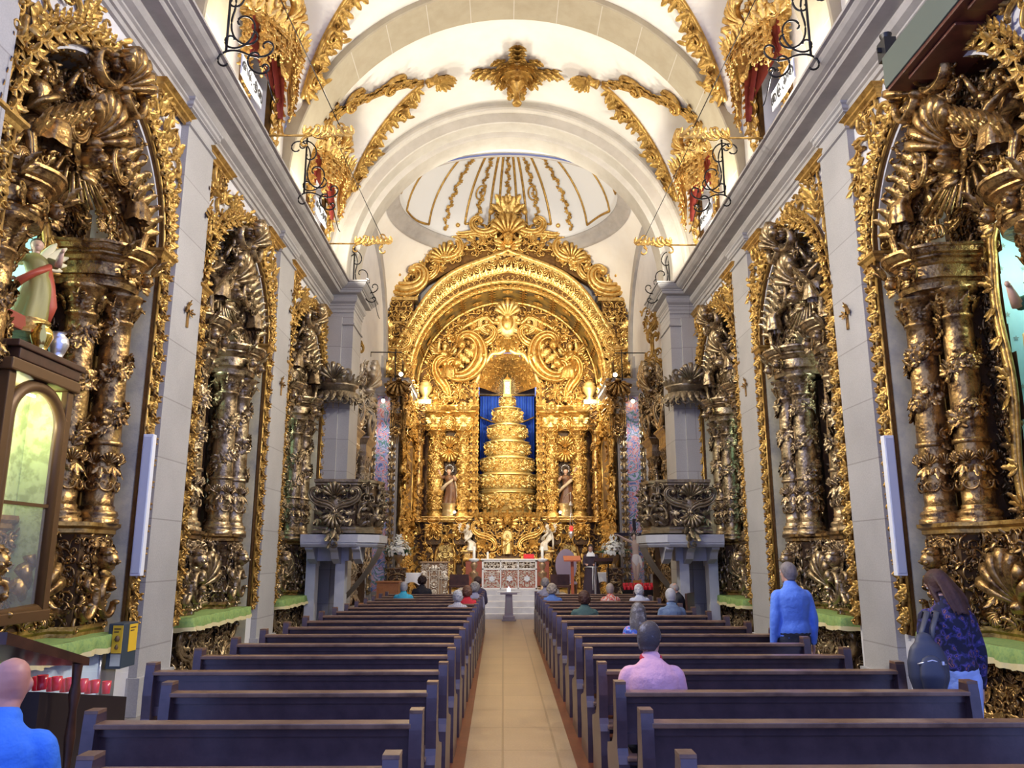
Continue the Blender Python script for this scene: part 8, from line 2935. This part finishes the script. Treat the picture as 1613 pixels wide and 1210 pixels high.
vb = tag(empty('votive_box', (XL + 0.40, 7.25, 0)), 'black slanted votive box with red candles before the nearest left altar', 'votive stand')
mb = MB()
extr_ = [(-0.75, 0.0), (0.75, 0.0), (0.75, 0.48), (-0.75, 0.76)]
slab(mb, extr_, -0.22, 0.22, lambda a, b, d: (d, a, b))
mb.build('box_body', [mat('black_painted_metal', (0.03, 0.02, 0.02), 0.4)], vb)
mb = MB()
for x in (-0.22, 0.22):
    quad(mb, (x, -0.75, 0.76), (x, 0.75, 0.48), (x, 0.75, 0.70), (x, -0.75, 0.96))
quad(mb, (-0.22, 0.75, 0.48), (0.22, 0.75, 0.48), (0.22, 0.75, 0.70), (-0.22, 0.75, 0.70))
mb.build('glass_guard', [GLASS], vb)
for i in range(12):
    a, b = i % 6, i // 6
    y_ = 0.62 - 0.22 * a
    mb = MB()
    lathe(mb, [(0.035, 0), (0.042, 0.11), (0.036, 0.11), (0.03, 0.07), (0.001, 0.07)], (0, 0, 0), 12)
    o = mb.build('votive_candle', [REDGLASS], None, (XL + 0.40 + (-0.08 if b else 0.08), 7.25 + y_, 0.505 + (0.75 - y_) * 0.187))
    tag(o, 'red glass votive candle in the black slanted box at left', 'candle', 'red candles of the left votive box')
pr_ = tag(empty('prayer_desk', (XL + 0.55, 6.1, 0)), 'dark wooden prayer desk with sloping rail by the nearest left altar', 'desk')
mb = MB()
slab(mb, [(-0.5, 1.28), (0.65, 0.98), (0.65, 0.92), (-0.5, 1.20)], -0.3, 0.3, lambda a, b, d: (d, a, b))
mb.build('sloped_rail', [DARKWOOD], pr_)
for x in (-0.26, 0.26):
    for y in (-0.4, 0.55):
        mb = MB()
        lathe(mb, [(0.045, 0), (0.045, 0.1), (0.025, 0.16), (0.04, 0.4), (0.028, 0.6), (0.045, 0.72), (0.03, 0.8), (0.04, 0.95)], (x, y, 0), 12)
        mb.build('turned_post', [DARKWOOD], pr_)
db = tag(empty('collection_box', (XL + 0.02, 8.98, 0.62)), 'dark grey wall box with a yellow notice beside the left pilaster', 'box')
mb = MB()
bbox(mb, -0.02, 0.14, -0.17, 0.17, 0, 0.46, 0.01)
mb.build('box_body', [mat('dark_slate_metal', (0.05, 0.07, 0.09), 0.4)], db)
mb = MB()
box(mb, 0.03, 0.135, -0.178, -0.170, 0.16, 0.44)
box(mb, 0.141, 0.146, -0.04, 0.15, 0.16, 0.44)
mb.build('yellow_notice', [mat('yellow_notice_paper', (0.80, 0.50, 0.03), 0.6)], db)
mb = MB()
for q, wdt in ((0.40, 0.07), (0.37, 0.05)):
    box(mb, 0.045, 0.045 + wdt, -0.181, -0.178, q, q + 0.012)
    box(mb, 0.146, 0.148, -0.02, -0.02 + wdt * 1.8, q, q + 0.012)
lathe(mb, [(0.02, 0), (0.03, 0.02), (0.02, 0.05), (0.001, 0.06)], (0.085, -0.18, 0.28), 8)
lathe(mb, [(0.015, 0), (0.02, 0.02), (0.012, 0.04), (0.001, 0.05)], (0.085, -0.18, 0.20), 8)
mb.build('notice_print', [mat('dark_print', (0.12, 0.07, 0.03), 0.6)], db)
mb = MB()
box(mb, 0.03, 0.135, -0.178, -0.170, 0.03, 0.15)
mb.build('metal_plate', [CAST], db)

# ------------------------------------------------------------------ chancel furniture
al = tag(empty('altar', (0.20, 26.0, 0.75)), 'white altar with three red and silver carved panels on the front', 'altar')
mb = MB()
bbox(mb, -0.86, 0.86, 0.0, 0.85, 0.0, 0.90, 0.01)
for x0_, x1_ in ((-0.88, -0.82), (-0.30, -0.26), (0.26, 0.30), (0.82, 0.88)):
    bbox(mb, x0_, x1_, -0.035, 0.02, 0.0, 0.90, 0.006)
for z0_, z1_ in ((0, 0.05), (0.60, 0.65), (0.85, 0.90)):
    bbox(mb, -0.88, 0.88, -0.035, 0.02, z0_, z1_, 0.006)
mb.build('altar_frame', [mat('silvery_white_frame', (0.86, 0.84, 0.80), 0.4)], al)
LACE = mat('silvered_tracery', (0.72, 0.64, 0.52), 0.35, 0.4)
LRED = mat('rust_red_ground', (0.42, 0.13, 0.08), 0.6)
for i, xx in enumerate((-0.56, 0.0, 0.56)):
    mb = MB()
    box(mb, xx - 0.26, xx + 0.26, -0.012, -0.002, 0.05, 0.60, 1)
    mpp = plane_map((xx, -0.012, 0), (1, 0, 0), (0, 0, 1), (0, -1, 0))
    carve(mb, mpp, -0.25, 0.25, 0.07, 0.59, 0.075, 140 + i, True, None, 0.5, grow=1.2, beads=False)
    row(mb, mpp, 'ros', [0], [0.33], 0.2, 0, 1, 0.8, 2)
    mb.build('front_panel', [LACE, LRED, WHITEPAINT], al)
    mb = MB()
    box(mb, xx - 0.26, xx + 0.26, -0.012, -0.002, 0.65, 0.85, 1)
    carve(mb, plane_map((xx, -0.012, 0), (1, 0, 0), (0, 0, 1), (0, -1, 0)), -0.25, 0.25, 0.66, 0.84, 0.08, 145 + i, True, None, 0.5, beads=False)
    mb.build('frieze_panel', [LACE, SHADEGROUND, WHITEPAINT], al)
mb = MB()
bbox(mb, -0.92, 0.92, -0.06, 0.9, 0.90, 0.945, 0.008)
mb.build('altar_top', [mat('altar_cloth_white', (0.85, 0.84, 0.82), 0.7)], al)
mb = MB()
bbox(mb, 0, 0.34, 0, 0.26, 0, 0.03, 0.006)
slab(mb, [(0.0, 0.03), (0.26, 0.15), (0.26, 0.03)], 0, 0.34, lambda a, b, d: (d, a, b))
tag(mb.build('missal_stand', [REDT], None, (0.66, 26.2, 1.697)), 'red-covered book stand on the right half of the altar', 'book stand')
mb = MB()
lathe(mb, [(0.035, 0), (0.035, 0.20), (0.03, 0.21), (0.006, 0.215), (0.001, 0.24)], (0, 0, 0), 12)
tag(mb.build('candle', [WAX], None, (-0.50, 26.15, 1.697)), 'short white candle on the left end of the altar', 'candle')
for sg, xx in ((-1, -0.93), (1, 1.25)):
    cs = tag(empty('candle_stand', (xx, 25.92, 0.75)), f'turned baluster candle stand with white cup at the {"left" if sg < 0 else "right"} of the altar', 'candle stand', 'candle stands beside the altar')
    mb = MB()
    lathe(mb, [(0.13, 0), (0.13, 0.04), (0.06, 0.08), (0.09, 0.2), (0.05, 0.28), (0.06, 0.34), (0.12, 0.42), (0.13, 0.48), (0.08, 0.55), (0.05, 0.6), (0.09, 0.68), (0.12, 0.76), (0.07, 0.84)], (0, 0, 0), 20)
    row(mb, cyl_map((0, 0, 0), 0.11, 0), 'leaf', np.arange(8) * 0.086, 0.46, 0.16, 0, 1, 0.8)
    mb.build('baluster', [mat('dull_bronze', (0.45, 0.30, 0.17), 0.4, 0.6)], cs)
    mb = MB()
    lathe(mb, [(0.07, 0.84), (0.17, 0.90), (0.17, 0.94), (0.08, 0.96)], (0, 0, 0), 20)
    mb.build('drip_cup', [WHITEPAINT], cs)
    mb = MB()
    lathe(mb, [(0.045, 0), (0.045, 0.36), (0.03, 0.37), (0.004, 0.375), (0.001, 0.40)], (0, 0, 0), 14)
    tag(mb.build('candle', [WAX], None, (xx, 25.92, 1.71)), f'tall white candle on the stand {"left" if sg < 0 else "right"} of the altar', 'candle', 'tall candles beside the altar')

ped = tag(empty('pedestal', (0.16, 23.25, 0)), 'dark grey wooden pedestal with a small cross-shaped top at the foot of the steps', 'pedestal')
PW = mat('lilac_grey_wood', (0.34, 0.30, 0.36), 0.45, 0, (20, 0.2, 0.005))
mb = MB()
bbox(mb, -0.20, 0.20, -0.20, 0.20, 0, 0.05, 0.01)
bbox(mb, -0.17, 0.17, -0.17, 0.17, 0.05, 0.14, 0.015)
mb.build('foot', [PW], ped)
mb = MB()
V = np.array([[-0.125, -0.125, 0.14], [0.125, -0.125, 0.14], [0.125, 0.125, 0.14], [-0.125, 0.125, 0.14], [-0.095, -0.095, 0.72], [0.095, -0.095, 0.72], [0.095, 0.095, 0.72], [-0.095, 0.095, 0.72]])
mb.add(V, BOXQ, sm=False)
mb.build('shaft', [PW], ped)
mb = MB()
box(mb, -0.06, 0.06, -0.125, -0.10, 0.22, 0.64)
mb.build('front_panel', [mat('pale_grey_panel', (0.34, 0.33, 0.38), 0.4)], ped)
mb = MB()
bbox(mb, -0.24, 0.24, -0.15, 0.15, 0.72, 0.77, 0.01)
mb.build('top', [PW], ped)
cl = MB()
bbox(cl, -0.33, 0.33, -0.15, 0.15, 0, 0.022, 0.006)
for sx in (-1, 1):
    V = np.array([[sx * 0.33, -0.14, 0.02], [sx * 0.33, 0.14, 0.02], [sx * 0.355, 0.13, -0.14], [sx * 0.355, -0.13, -0.14]])
    cl.add(V, [[0, 1, 2, 3]])
tag(cl.build('cloth', [WHITECLOTH], None, (0.16, 23.25, 0.772)), 'white cloth laid over the small pedestal before the altar', 'cloth')
mb = MB()
lathe(mb, [(0.05, 0), (0.055, 0.08), (0.03, 0.10), (0.012, 0.12), (0.001, 0.17)], (0, 0, 0), 14)
tag(mb.build('glass_lamp', [mat('lit_glass_lamp', (0.75, 0.82, 1.0), 0.2, 0, emit=((0.7, 0.8, 1.0), 1.5))], None, (0.16, 23.25, 0.796)), 'small glowing glass lamp on the white-clothed pedestal', 'lamp')

lt = tag(empty('lectern', (2.10, 24.7, 0.45)), 'slender red-brown wooden lectern left of the robed reader', 'lectern')
mb = MB()
V = np.array([[-0.26, -0.12, 1.17], [0.26, -0.12, 1.17], [0.26, 0.22, 1.30], [-0.26, 0.22, 1.30], [-0.26, -0.12, 1.21], [0.26, -0.12, 1.21], [0.26, 0.22, 1.34], [-0.26, 0.22, 1.34]])
mb.add(V, BOXQ, sm=False)
mb.build('desk_top', [mat('orange_red_wood', (0.42, 0.11, 0.05), 0.4)], lt)
mb = MB()
bbox(mb, -0.045, 0.045, 0.0, 0.09, 0.04, 1.2, 0.01)
mb.build('post', [MATS['orange_red_wood']], lt)
mb = MB()
bbox(mb, -0.2, 0.2, -0.14, 0.2, 0, 0.045, 0.01)
mb.build('foot', [MATS['orange_red_wood']], lt)
lt = tag(empty('lectern', (3.00, 24.28, 0.30)), 'dark reading lectern on thin posts in front of the robed reader', 'lectern')
mb = MB()
V = np.array([[-0.27, -0.14, 1.40], [0.27, -0.14, 1.40], [0.27, 0.18, 1.24], [-0.27, 0.18, 1.24], [-0.27, -0.14, 1.43], [0.27, -0.14, 1.43], [0.27, 0.18, 1.27], [-0.27, 0.18, 1.27]])
mb.add(V, BOXQ, sm=False)
box(mb, -0.27, 0.27, -0.145, -0.125, 1.33, 1.43)
mb.build('desk_top', [DARKWOOD], lt)
for x in (-0.24, 0.14):
    mb = MB()
    lathe(mb, [(0.022, 0.04), (0.022, 1.3)], (x, 0, 0), 12)
    mb.build('post', [IRON if x > 0 else CAST], lt)
mb = MB()
bbox(mb, -0.3, 0.3, -0.17, 0.17, 0, 0.04, 0.01)
mb.build('foot', [DARKWOOD], lt)
mb = MB()
sweep(mb, [(0, 0, 0), (0, -0.03, 0.12), (0, 0.06, 0.24)], 0.008, seg=6)
sphere(mb, (0, 0.07, 0.25), 0.02, 0, 5, 7)
tag(mb.build('microphone', [BLACK], None, (2.92, 24.3, 1.68)), 'thin black microphone on the dark lectern', 'microphone')


def flowers(x, y, z, lb, seed, leaves=True):
    root = tag(empty('flower_arrangement', (x, y, z)), lb, 'flowers')
    r_ = np.random.default_rng(seed)
    mb = MB()
    for i in range(240):
        a, e = r_.uniform(0, 2 * PI), r_.uniform(-0.5, 1.45)
        R_ = r_.uniform(0.18, 0.34)
        p = np.array([R_ * 1.15 * math.cos(e) * math.cos(a), R_ * math.cos(e) * math.sin(a), 0.22 + R_ * math.sin(e) * 0.95])
        n_ = p - [0, 0, 0.1]
        n_ /= np.linalg.norm(n_)
        e1 = np.cross(n_, [0.3, 0.2, 1.0])
        e1 /= np.linalg.norm(e1)
        put(mb, 'ros', p[None], e1[None], np.cross(n_, e1)[None], n_[None], r_.uniform(0.07, 0.12), r_.uniform(0, 6))
    for i in range(5):
        sweep(mb, [(0, 0, 0.45), (r_.uniform(-0.12, 0.12), 0, 0.62), (r_.uniform(-0.16, 0.16), 0, 0.72)], [0.03, 0.025, 0.008], seg=6)
    mb.build('blossoms', [PETAL], root, label='white blossoms')
    mb = MB()
    for i in range(16):
        a = (0.35 + 0.5 * r_.random()) * (1 if i % 2 else -1)
        d = np.array([math.cos(a) * (1 if i % 4 < 2 else -1), r_.uniform(-0.3, 0.3), 0.25 + 0.4 * r_.random()])
        d /= np.linalg.norm(d)
        L_ = r_.uniform(0.45, 0.68)
        P = np.array([0, 0, 0.1]) + d * np.linspace(0, L_, 7)[:, None]
        P[:, 2] -= 0.15 * np.linspace(0, 1, 7) ** 2
        sweep(mb, P, [0.01, 0.03, 0.04, 0.04, 0.032, 0.02, 0.004], 0.004, 6, (0, -0.4, 1))
    mb.build('leaves', [LEAFGREEN], root, label='long dark green leaves')
    mb = MB()
    lathe(mb, [(0.10, -0.28), (0.11, -0.26), (0.05, -0.2), (0.08, -0.12), (0.14, -0.02), (0.16, 0.06), (0.15, 0.1)], (0, 0, 0), 18)
    mb.build('vase', [mat('bronze_vase', (0.35, 0.24, 0.12), 0.35, 0.6)], root)
    return root


flowers(-3.20, 24.9, 1.72, 'white flower arrangement with dark leaves at the left of the chancel', 1)
flowers(3.40, 24.9, 1.72, 'white flower arrangement with long dark leaves right of the robed reader', 2)
for sg, xx in ((-1, -3.20), (1, 3.40)):
    st = tag(empty('flower_stand', (xx, 24.9, 0.45)), f'carved gilded plinth under the {"left" if sg < 0 else "right"} white flowers', 'plinth', 'plinths of the flower arrangements')
    mb = MB()
    bbox(mb, -0.22, 0.22, -0.22, 0.22, 0, 0.94, 0.01, 1)
    bbox(mb, -0.26, 0.26, -0.26, 0.26, 0.94, 0.99, 0.01)
    bbox(mb, -0.26, 0.26, -0.26, 0.26, 0, 0.06, 0.01)
    carve(mb, plane_map((0, -0.22, 0), (1, 0, 0), (0, 0, 1), (0, -1, 0)), -0.2, 0.2, 0.08, 0.92, 0.14, 150, True, None, 1.0)
    mb.build('plinth_body', [SILVERGOLD, SHADEGROUND], st)
mb = MB()
bbox(mb, -0.32, 0.32, -0.25, 0.25, 0, 0.72, 0.012)
bbox(mb, -0.36, 0.36, -0.29, 0.29, 0.72, 0.76, 0.01)
bbox(mb, -0.26, 0.26, -0.262, -0.25, 0.08, 0.62, 0.006)
tag(mb.build('wooden_cabinet', [mat('light_brown_wood', (0.46, 0.21, 0.09), 0.4, 0, (20, 0.15, 0.004), (7, (0.38, 0.16, 0.06), 0.4, 0.7))], None, (-3.38, 24.2, 0.30)), 'plain light brown wooden cabinet at the left of the chancel', 'cabinet')
mb = MB()
for x, y in ((-0.13, -0.1), (0.13, -0.1), (-0.13, 0.1), (0.13, 0.1)):
    box(mb, x - 0.025, x + 0.025, y - 0.025, y + 0.025, 0, 0.62)
box(mb, -0.16, 0.16, -0.13, 0.13, 0.08, 0.60)
bbox(mb, -0.2, 0.2, -0.17, 0.17, 0.62, 0.67, 0.01)
tag(mb.build('wooden_stand', [MATS['light_brown_wood']], None, (-3.35, 19.9, 0)), 'small light brown wooden stand behind the front left pews', 'stand')
for x, y, z, lb in ((-2.78, 25.1, 0.45, 'small table under a white cloth near the left flowers'), (3.12, 25.6, 0.45, 'small table under a white cloth behind the robed reader')):
    t_ = tag(empty('side_table', (x, y, z)), lb, 'table')
    mb = MB()
    bbox(mb, -0.25, 0.25, -0.2, 0.2, 0.78, 0.82, 0.01)
    mb.build('table_top', [DARKWOOD], t_)
    for sx in (-1, 1):
        for sy in (-1, 1):
            mb = MB()
            box(mb, sx * 0.2 - 0.02, sx * 0.2 + 0.02, sy * 0.15 - 0.02, sy * 0.15 + 0.02, 0, 0.78)
            mb.build('leg', [DARKWOOD], t_)
    mb = MB()
    n_ = 48
    A = np.linspace(0, 2 * PI, n_, endpoint=False)
    sq = 1 / np.maximum(np.abs(np.cos(A)), np.abs(np.sin(A)))
    rows = [np.stack([0.27 * r_ * sq * np.cos(A), 0.22 * r_ * sq * np.sin(A), 0 * A + z_], 1) for r_, z_ in ((0.01, 0.83), (1.0, 0.83), (1.03, 0.80))]
    wob_ = 1.08 + 0.04 * np.sin(A * 9)
    rows.append(np.stack([0.27 * wob_ * sq * np.cos(A), 0.22 * wob_ * sq * np.sin(A), 0.56 - 0.10 * np.abs(np.sin(2 * A)) ** 3], 1))
    mb.add(np.array(rows), grid_q(4, n_, True))
    tag(mb.build('tablecloth', [WHITECLOTH], None, (x, y, z)), lb.replace('small table under a white cloth', 'white cloth draped on the small table'), 'cloth')
# carved ambo at the left of the altar
am = tag(empty('ambo', (-2.10, 25.05, 0.45)), 'squat carved ambo with a pale panel left of the altar', 'ambo')
mb = MB()
bbox(mb, -0.40, 0.40, -0.20, 0.25, 0, 1.12, 0.01)
bbox(mb, -0.44, 0.44, -0.24, 0.28, 1.12, 1.17, 0.01)
mb.build('ambo_body', [mat('pale_brown_wood', (0.34, 0.22, 0.12), 0.4)], am)
mb = MB()
mpp = plane_map((0, -0.205, 0), (1, 0, 0), (0, 0, 1), (0, -1, 0))
carve(mb, mpp, -0.38, 0.38, 0.05, 1.08, 0.1, 151, True, lambda u, v: (np.abs(u) > 0.24) | (v > 0.92) | (v < 0.12), 0.8)
carve(mb, mpp, -0.18, 0.18, 0.18, 0.86, 0.1, 152, True, lambda u, v: np.abs(u) < 0.12, 0.8)
for a in (0.22, 0.14):
    sweep(mb, [(-a, -0.21, 0.15), (a, -0.21, 0.15), (a, -0.21, 0.9), (-a, -0.21, 0.9)], 0.015, 0.015, 6, (0, -1, 0), closed=True)
mb.build('carved_front', [LACE], am)
# presider chair with violet back, and a bench
pc = tag(empty('armchair', (2.12, 27.4, 0.45)), 'armchair with rounded violet-grey back right of the altar', 'chair')
mb = MB()
t = np.linspace(0, 2 * PI, 25)[:-1]
slab(mb, [(0.36 * math.cos(a), 1.02 + 0.55 * math.sin(a)) for a in t], 0.0, 0.08, lambda a, b, d: (a, d, b))
mb.build('backrest', [mat('violet_grey_velvet', (0.20, 0.16, 0.24), 0.8)], pc)
mb = MB()
bbox(mb, -0.32, 0.32, -0.5, 0.0, 0.42, 0.5, 0.02)
mb.build('seat', [MATS['violet_grey_velvet']], pc)
for sx in (-1, 1):
    for yy in (-0.46, 0.0):
        mb = MB()
        box(mb, sx * 0.29 - 0.025, sx * 0.29 + 0.025, yy - 0.025, yy + 0.025, 0, 0.42 if yy else 0.6)
        mb.build('leg', [DARKWOOD], pc)
for x, y, z, lb in ((-1.35, 24.95, 0.45, 'low dark bench by the carved ambo'), (1.75, 25.0, 0.45, 'low dark carved bench right of the altar')):
    bn = tag(empty('bench', (x, y, z)), lb, 'bench')
    mb = MB()
    bbox(mb, -0.3, 0.3, -0.18, 0.18, 0.40, 0.46, 0.01)
    mb.build('seat', [DARKWOOD], bn)
    for sx in (-1, 1):
        mb = MB()
        box(mb, sx * 0.26 - 0.03, sx * 0.26 + 0.03, -0.16, 0.16, 0, 0.4)
        mb.build('leg', [DARKWOOD], bn)
    mb = MB()
    box(mb, -0.3, 0.3, 0.15, 0.18, 0.46, 0.78)
    mb.build('backrest', [DARKWOOD], bn)

# crucifix at the right
cr = tag(empty('crucifix', (4.02, 24.6, 0.45)), 'tall crucifix with a pale figure and white loincloth at the right of the chancel', 'crucifix')
mb = MB()
bbox(mb, -0.05, 0.05, 0.03, 0.11, 0.0, 2.45, 0.01)
bbox(mb, -0.62, 0.62, 0.03, 0.11, 1.93, 2.03, 0.01)
bbox(mb, -0.12, 0.12, -0.12, 0.2, 0.0, 0.5, 0.02)
mb.build('cross', [mat('black_cross_wood', (0.025, 0.02, 0.03), 0.4)], cr)
mb = MB()
limb(mb, [(0, 0.0, 1.18), (0, -0.01, 1.30), (0, -0.02, 1.5), (0, 0, 1.7), (0, 0, 1.80)], [0.085, 0.10, 0.09, 0.115, 0.06], [0.06, 0.07, 0.06, 0.075, 0.05], (0, 1, 0), 14)
sphere(mb, (-0.03, -0.03, 1.90), (0.055, 0.065, 0.08), 0, 8, 10)
for sx in (-1, 1):
    limb(mb, [(0.09 * sx, 0, 1.74), (0.28 * sx, 0.0, 1.82), (0.42 * sx, 0.0, 1.90), (0.55 * sx, 0.0, 1.97)], [0.045, 0.036, 0.03, 0.02], None, (0, 1, 0), 10)
    limb(mb, [(0.06 * sx, 0, 1.22), (0.06 * sx, -0.06, 0.95), (0.03 * sx, -0.02, 0.70), (0.02 * sx, -0.02, 0.60)], [0.07, 0.055, 0.042, 0.025], None, (0, 1, 0), 12)
    for k_ in range(4):
        limb(mb, [(0.57 * sx, 0, 1.975 - 0.008 * k_), (0.62 * sx, -0.015, 1.99 - 0.015 * k_)], [0.008, 0.006], None, (0, 1, 0), 6)
fuse(mb, 0.011, 2).build('figure', [mat('ivory_flesh_paint', (0.62, 0.50, 0.44), 0.4)], cr)
mb = MB()
limb(mb, [(0, -0.01, 1.12), (0, -0.02, 1.22), (0, -0.02, 1.32)], [0.12, 0.125, 0.105], [0.09, 0.09, 0.08], (0, 1, 0), 16)
limb(mb, [(0.11, -0.04, 1.3), (0.15, -0.05, 1.15), (0.16, -0.05, 1.0)], [0.04, 0.045, 0.02], None, (0, 1, 0), 10)
fuse(mb, 0.012, 2).build('loincloth', [WHITECLOTH], cr)
mb = MB()
for k_ in range(16):
    a = k_ * 2 * PI / 16
    sweep(mb, [(-0.03 + 0.08 * math.cos(a), 0.02, 1.93 + 0.08 * math.sin(a)), (-0.03 + 0.17 * math.cos(a), 0.02, 1.93 + 0.17 * math.sin(a))], [0.014, 0.005], seg=5)
sphere(mb, (-0.03, 0.0, 1.95), (0.06, 0.06, 0.06), 1, 6, 8)
mb.build('halo', [SILVER, DHAIR], cr)
mb = MB()
box(mb, -0.13, 0.13, -0.15, -0.12, 0.34, 0.62)
mb.build('plaque', [mat('orange_brown_plaque', (0.55, 0.25, 0.05), 0.5)], cr)

# votive candle rack with red glasses
vr = tag(empty('votive_rack', (3.97, 23.6, 0)), 'dark metal rack full of red votive glasses under the crucifix', 'votive stand')
mb = MB()
bbox(mb, -0.52, 0.52, -0.25, 0.25, 0.78, 0.82, 0.008)
bbox(mb, -0.52, 0.52, 0.0, 0.25, 0.82, 0.90, 0.008)
box(mb, -0.53, 0.53, -0.26, -0.24, 0.66, 0.84)
mb.build('tray', [IRON], vr)
for sx in (-1, 1):
    for sy in (-1, 1):
        mb = MB()
        box(mb, sx * 0.48 - 0.02, sx * 0.48 + 0.02, sy * 0.21 - 0.02, sy * 0.21 + 0.02, 0, 0.78)
        mb.build('leg', [IRON], vr)
cup = MB()
lathe(cup, [(0.036, 0), (0.045, 0.12), (0.038, 0.12), (0.03, 0.08), (0.001, 0.08)], (0, 0, 0), 10)
cup_me = cup.mesh('votive_candle', [REDGLASS])
for i in range(10):
    for j in range(4):
        if (i + j) % 3 == 0:
            continue
        o = D.objects.new('votive_candle', cup_me)
        COL.objects.link(o)
        o.location = (3.97 - 0.46 + 0.102 * i, 23.6 - 0.19 + 0.125 * j, 0.82 if j < 2 else 0.90)
        tag(o, 'red glass votive light on the rack under the crucifix', 'candle', 'red lights of the votive rack')
# hanging sanctuary lamp
sl = tag(empty('sanctuary_lamp', (2.30, 27.3, 2.35)), 'small red sanctuary lamp hanging on a chain right of the throne', 'lamp')
mb = MB()
lathe(mb, [(0.001, 0), (0.05, 0.05), (0.09, 0.14), (0.10, 0.22), (0.06, 0.26)], (0, 0, 0), 16)
mb.build('bowl', [SILVER], sl)
mb = MB()
lathe(mb, [(0.05, 0.26), (0.065, 0.36), (0.05, 0.42), (0.001, 0.44)], (0, 0, 0), 14)
mb.build('red_glass', [mat('lit_red_glass', (0.8, 0.02, 0.03), 0.2, 0, emit=((1.0, 0.05, 0.04), 1.2))], sl)
mb = MB()
for k_ in range(3):
    a = k_ * 2 * PI / 3
    sweep(mb, [(0.09 * math.cos(a), 0.09 * math.sin(a), 0.22), (0, 0, 1.15)], 0.006, seg=5)
sweep(mb, [(0, 0, 1.15), (0, 0, 1.55)], 0.008, seg=5)
lathe(mb, [(0.09, 1.12), (0.05, 1.2), (0.02, 1.26)], (0, 0, 0), 12)
sweep(mb, [(0, 0, 1.55), (0.0, 2.25, 1.62)], 0.015, seg=5)
mb.build('chain', [SILVER], sl)
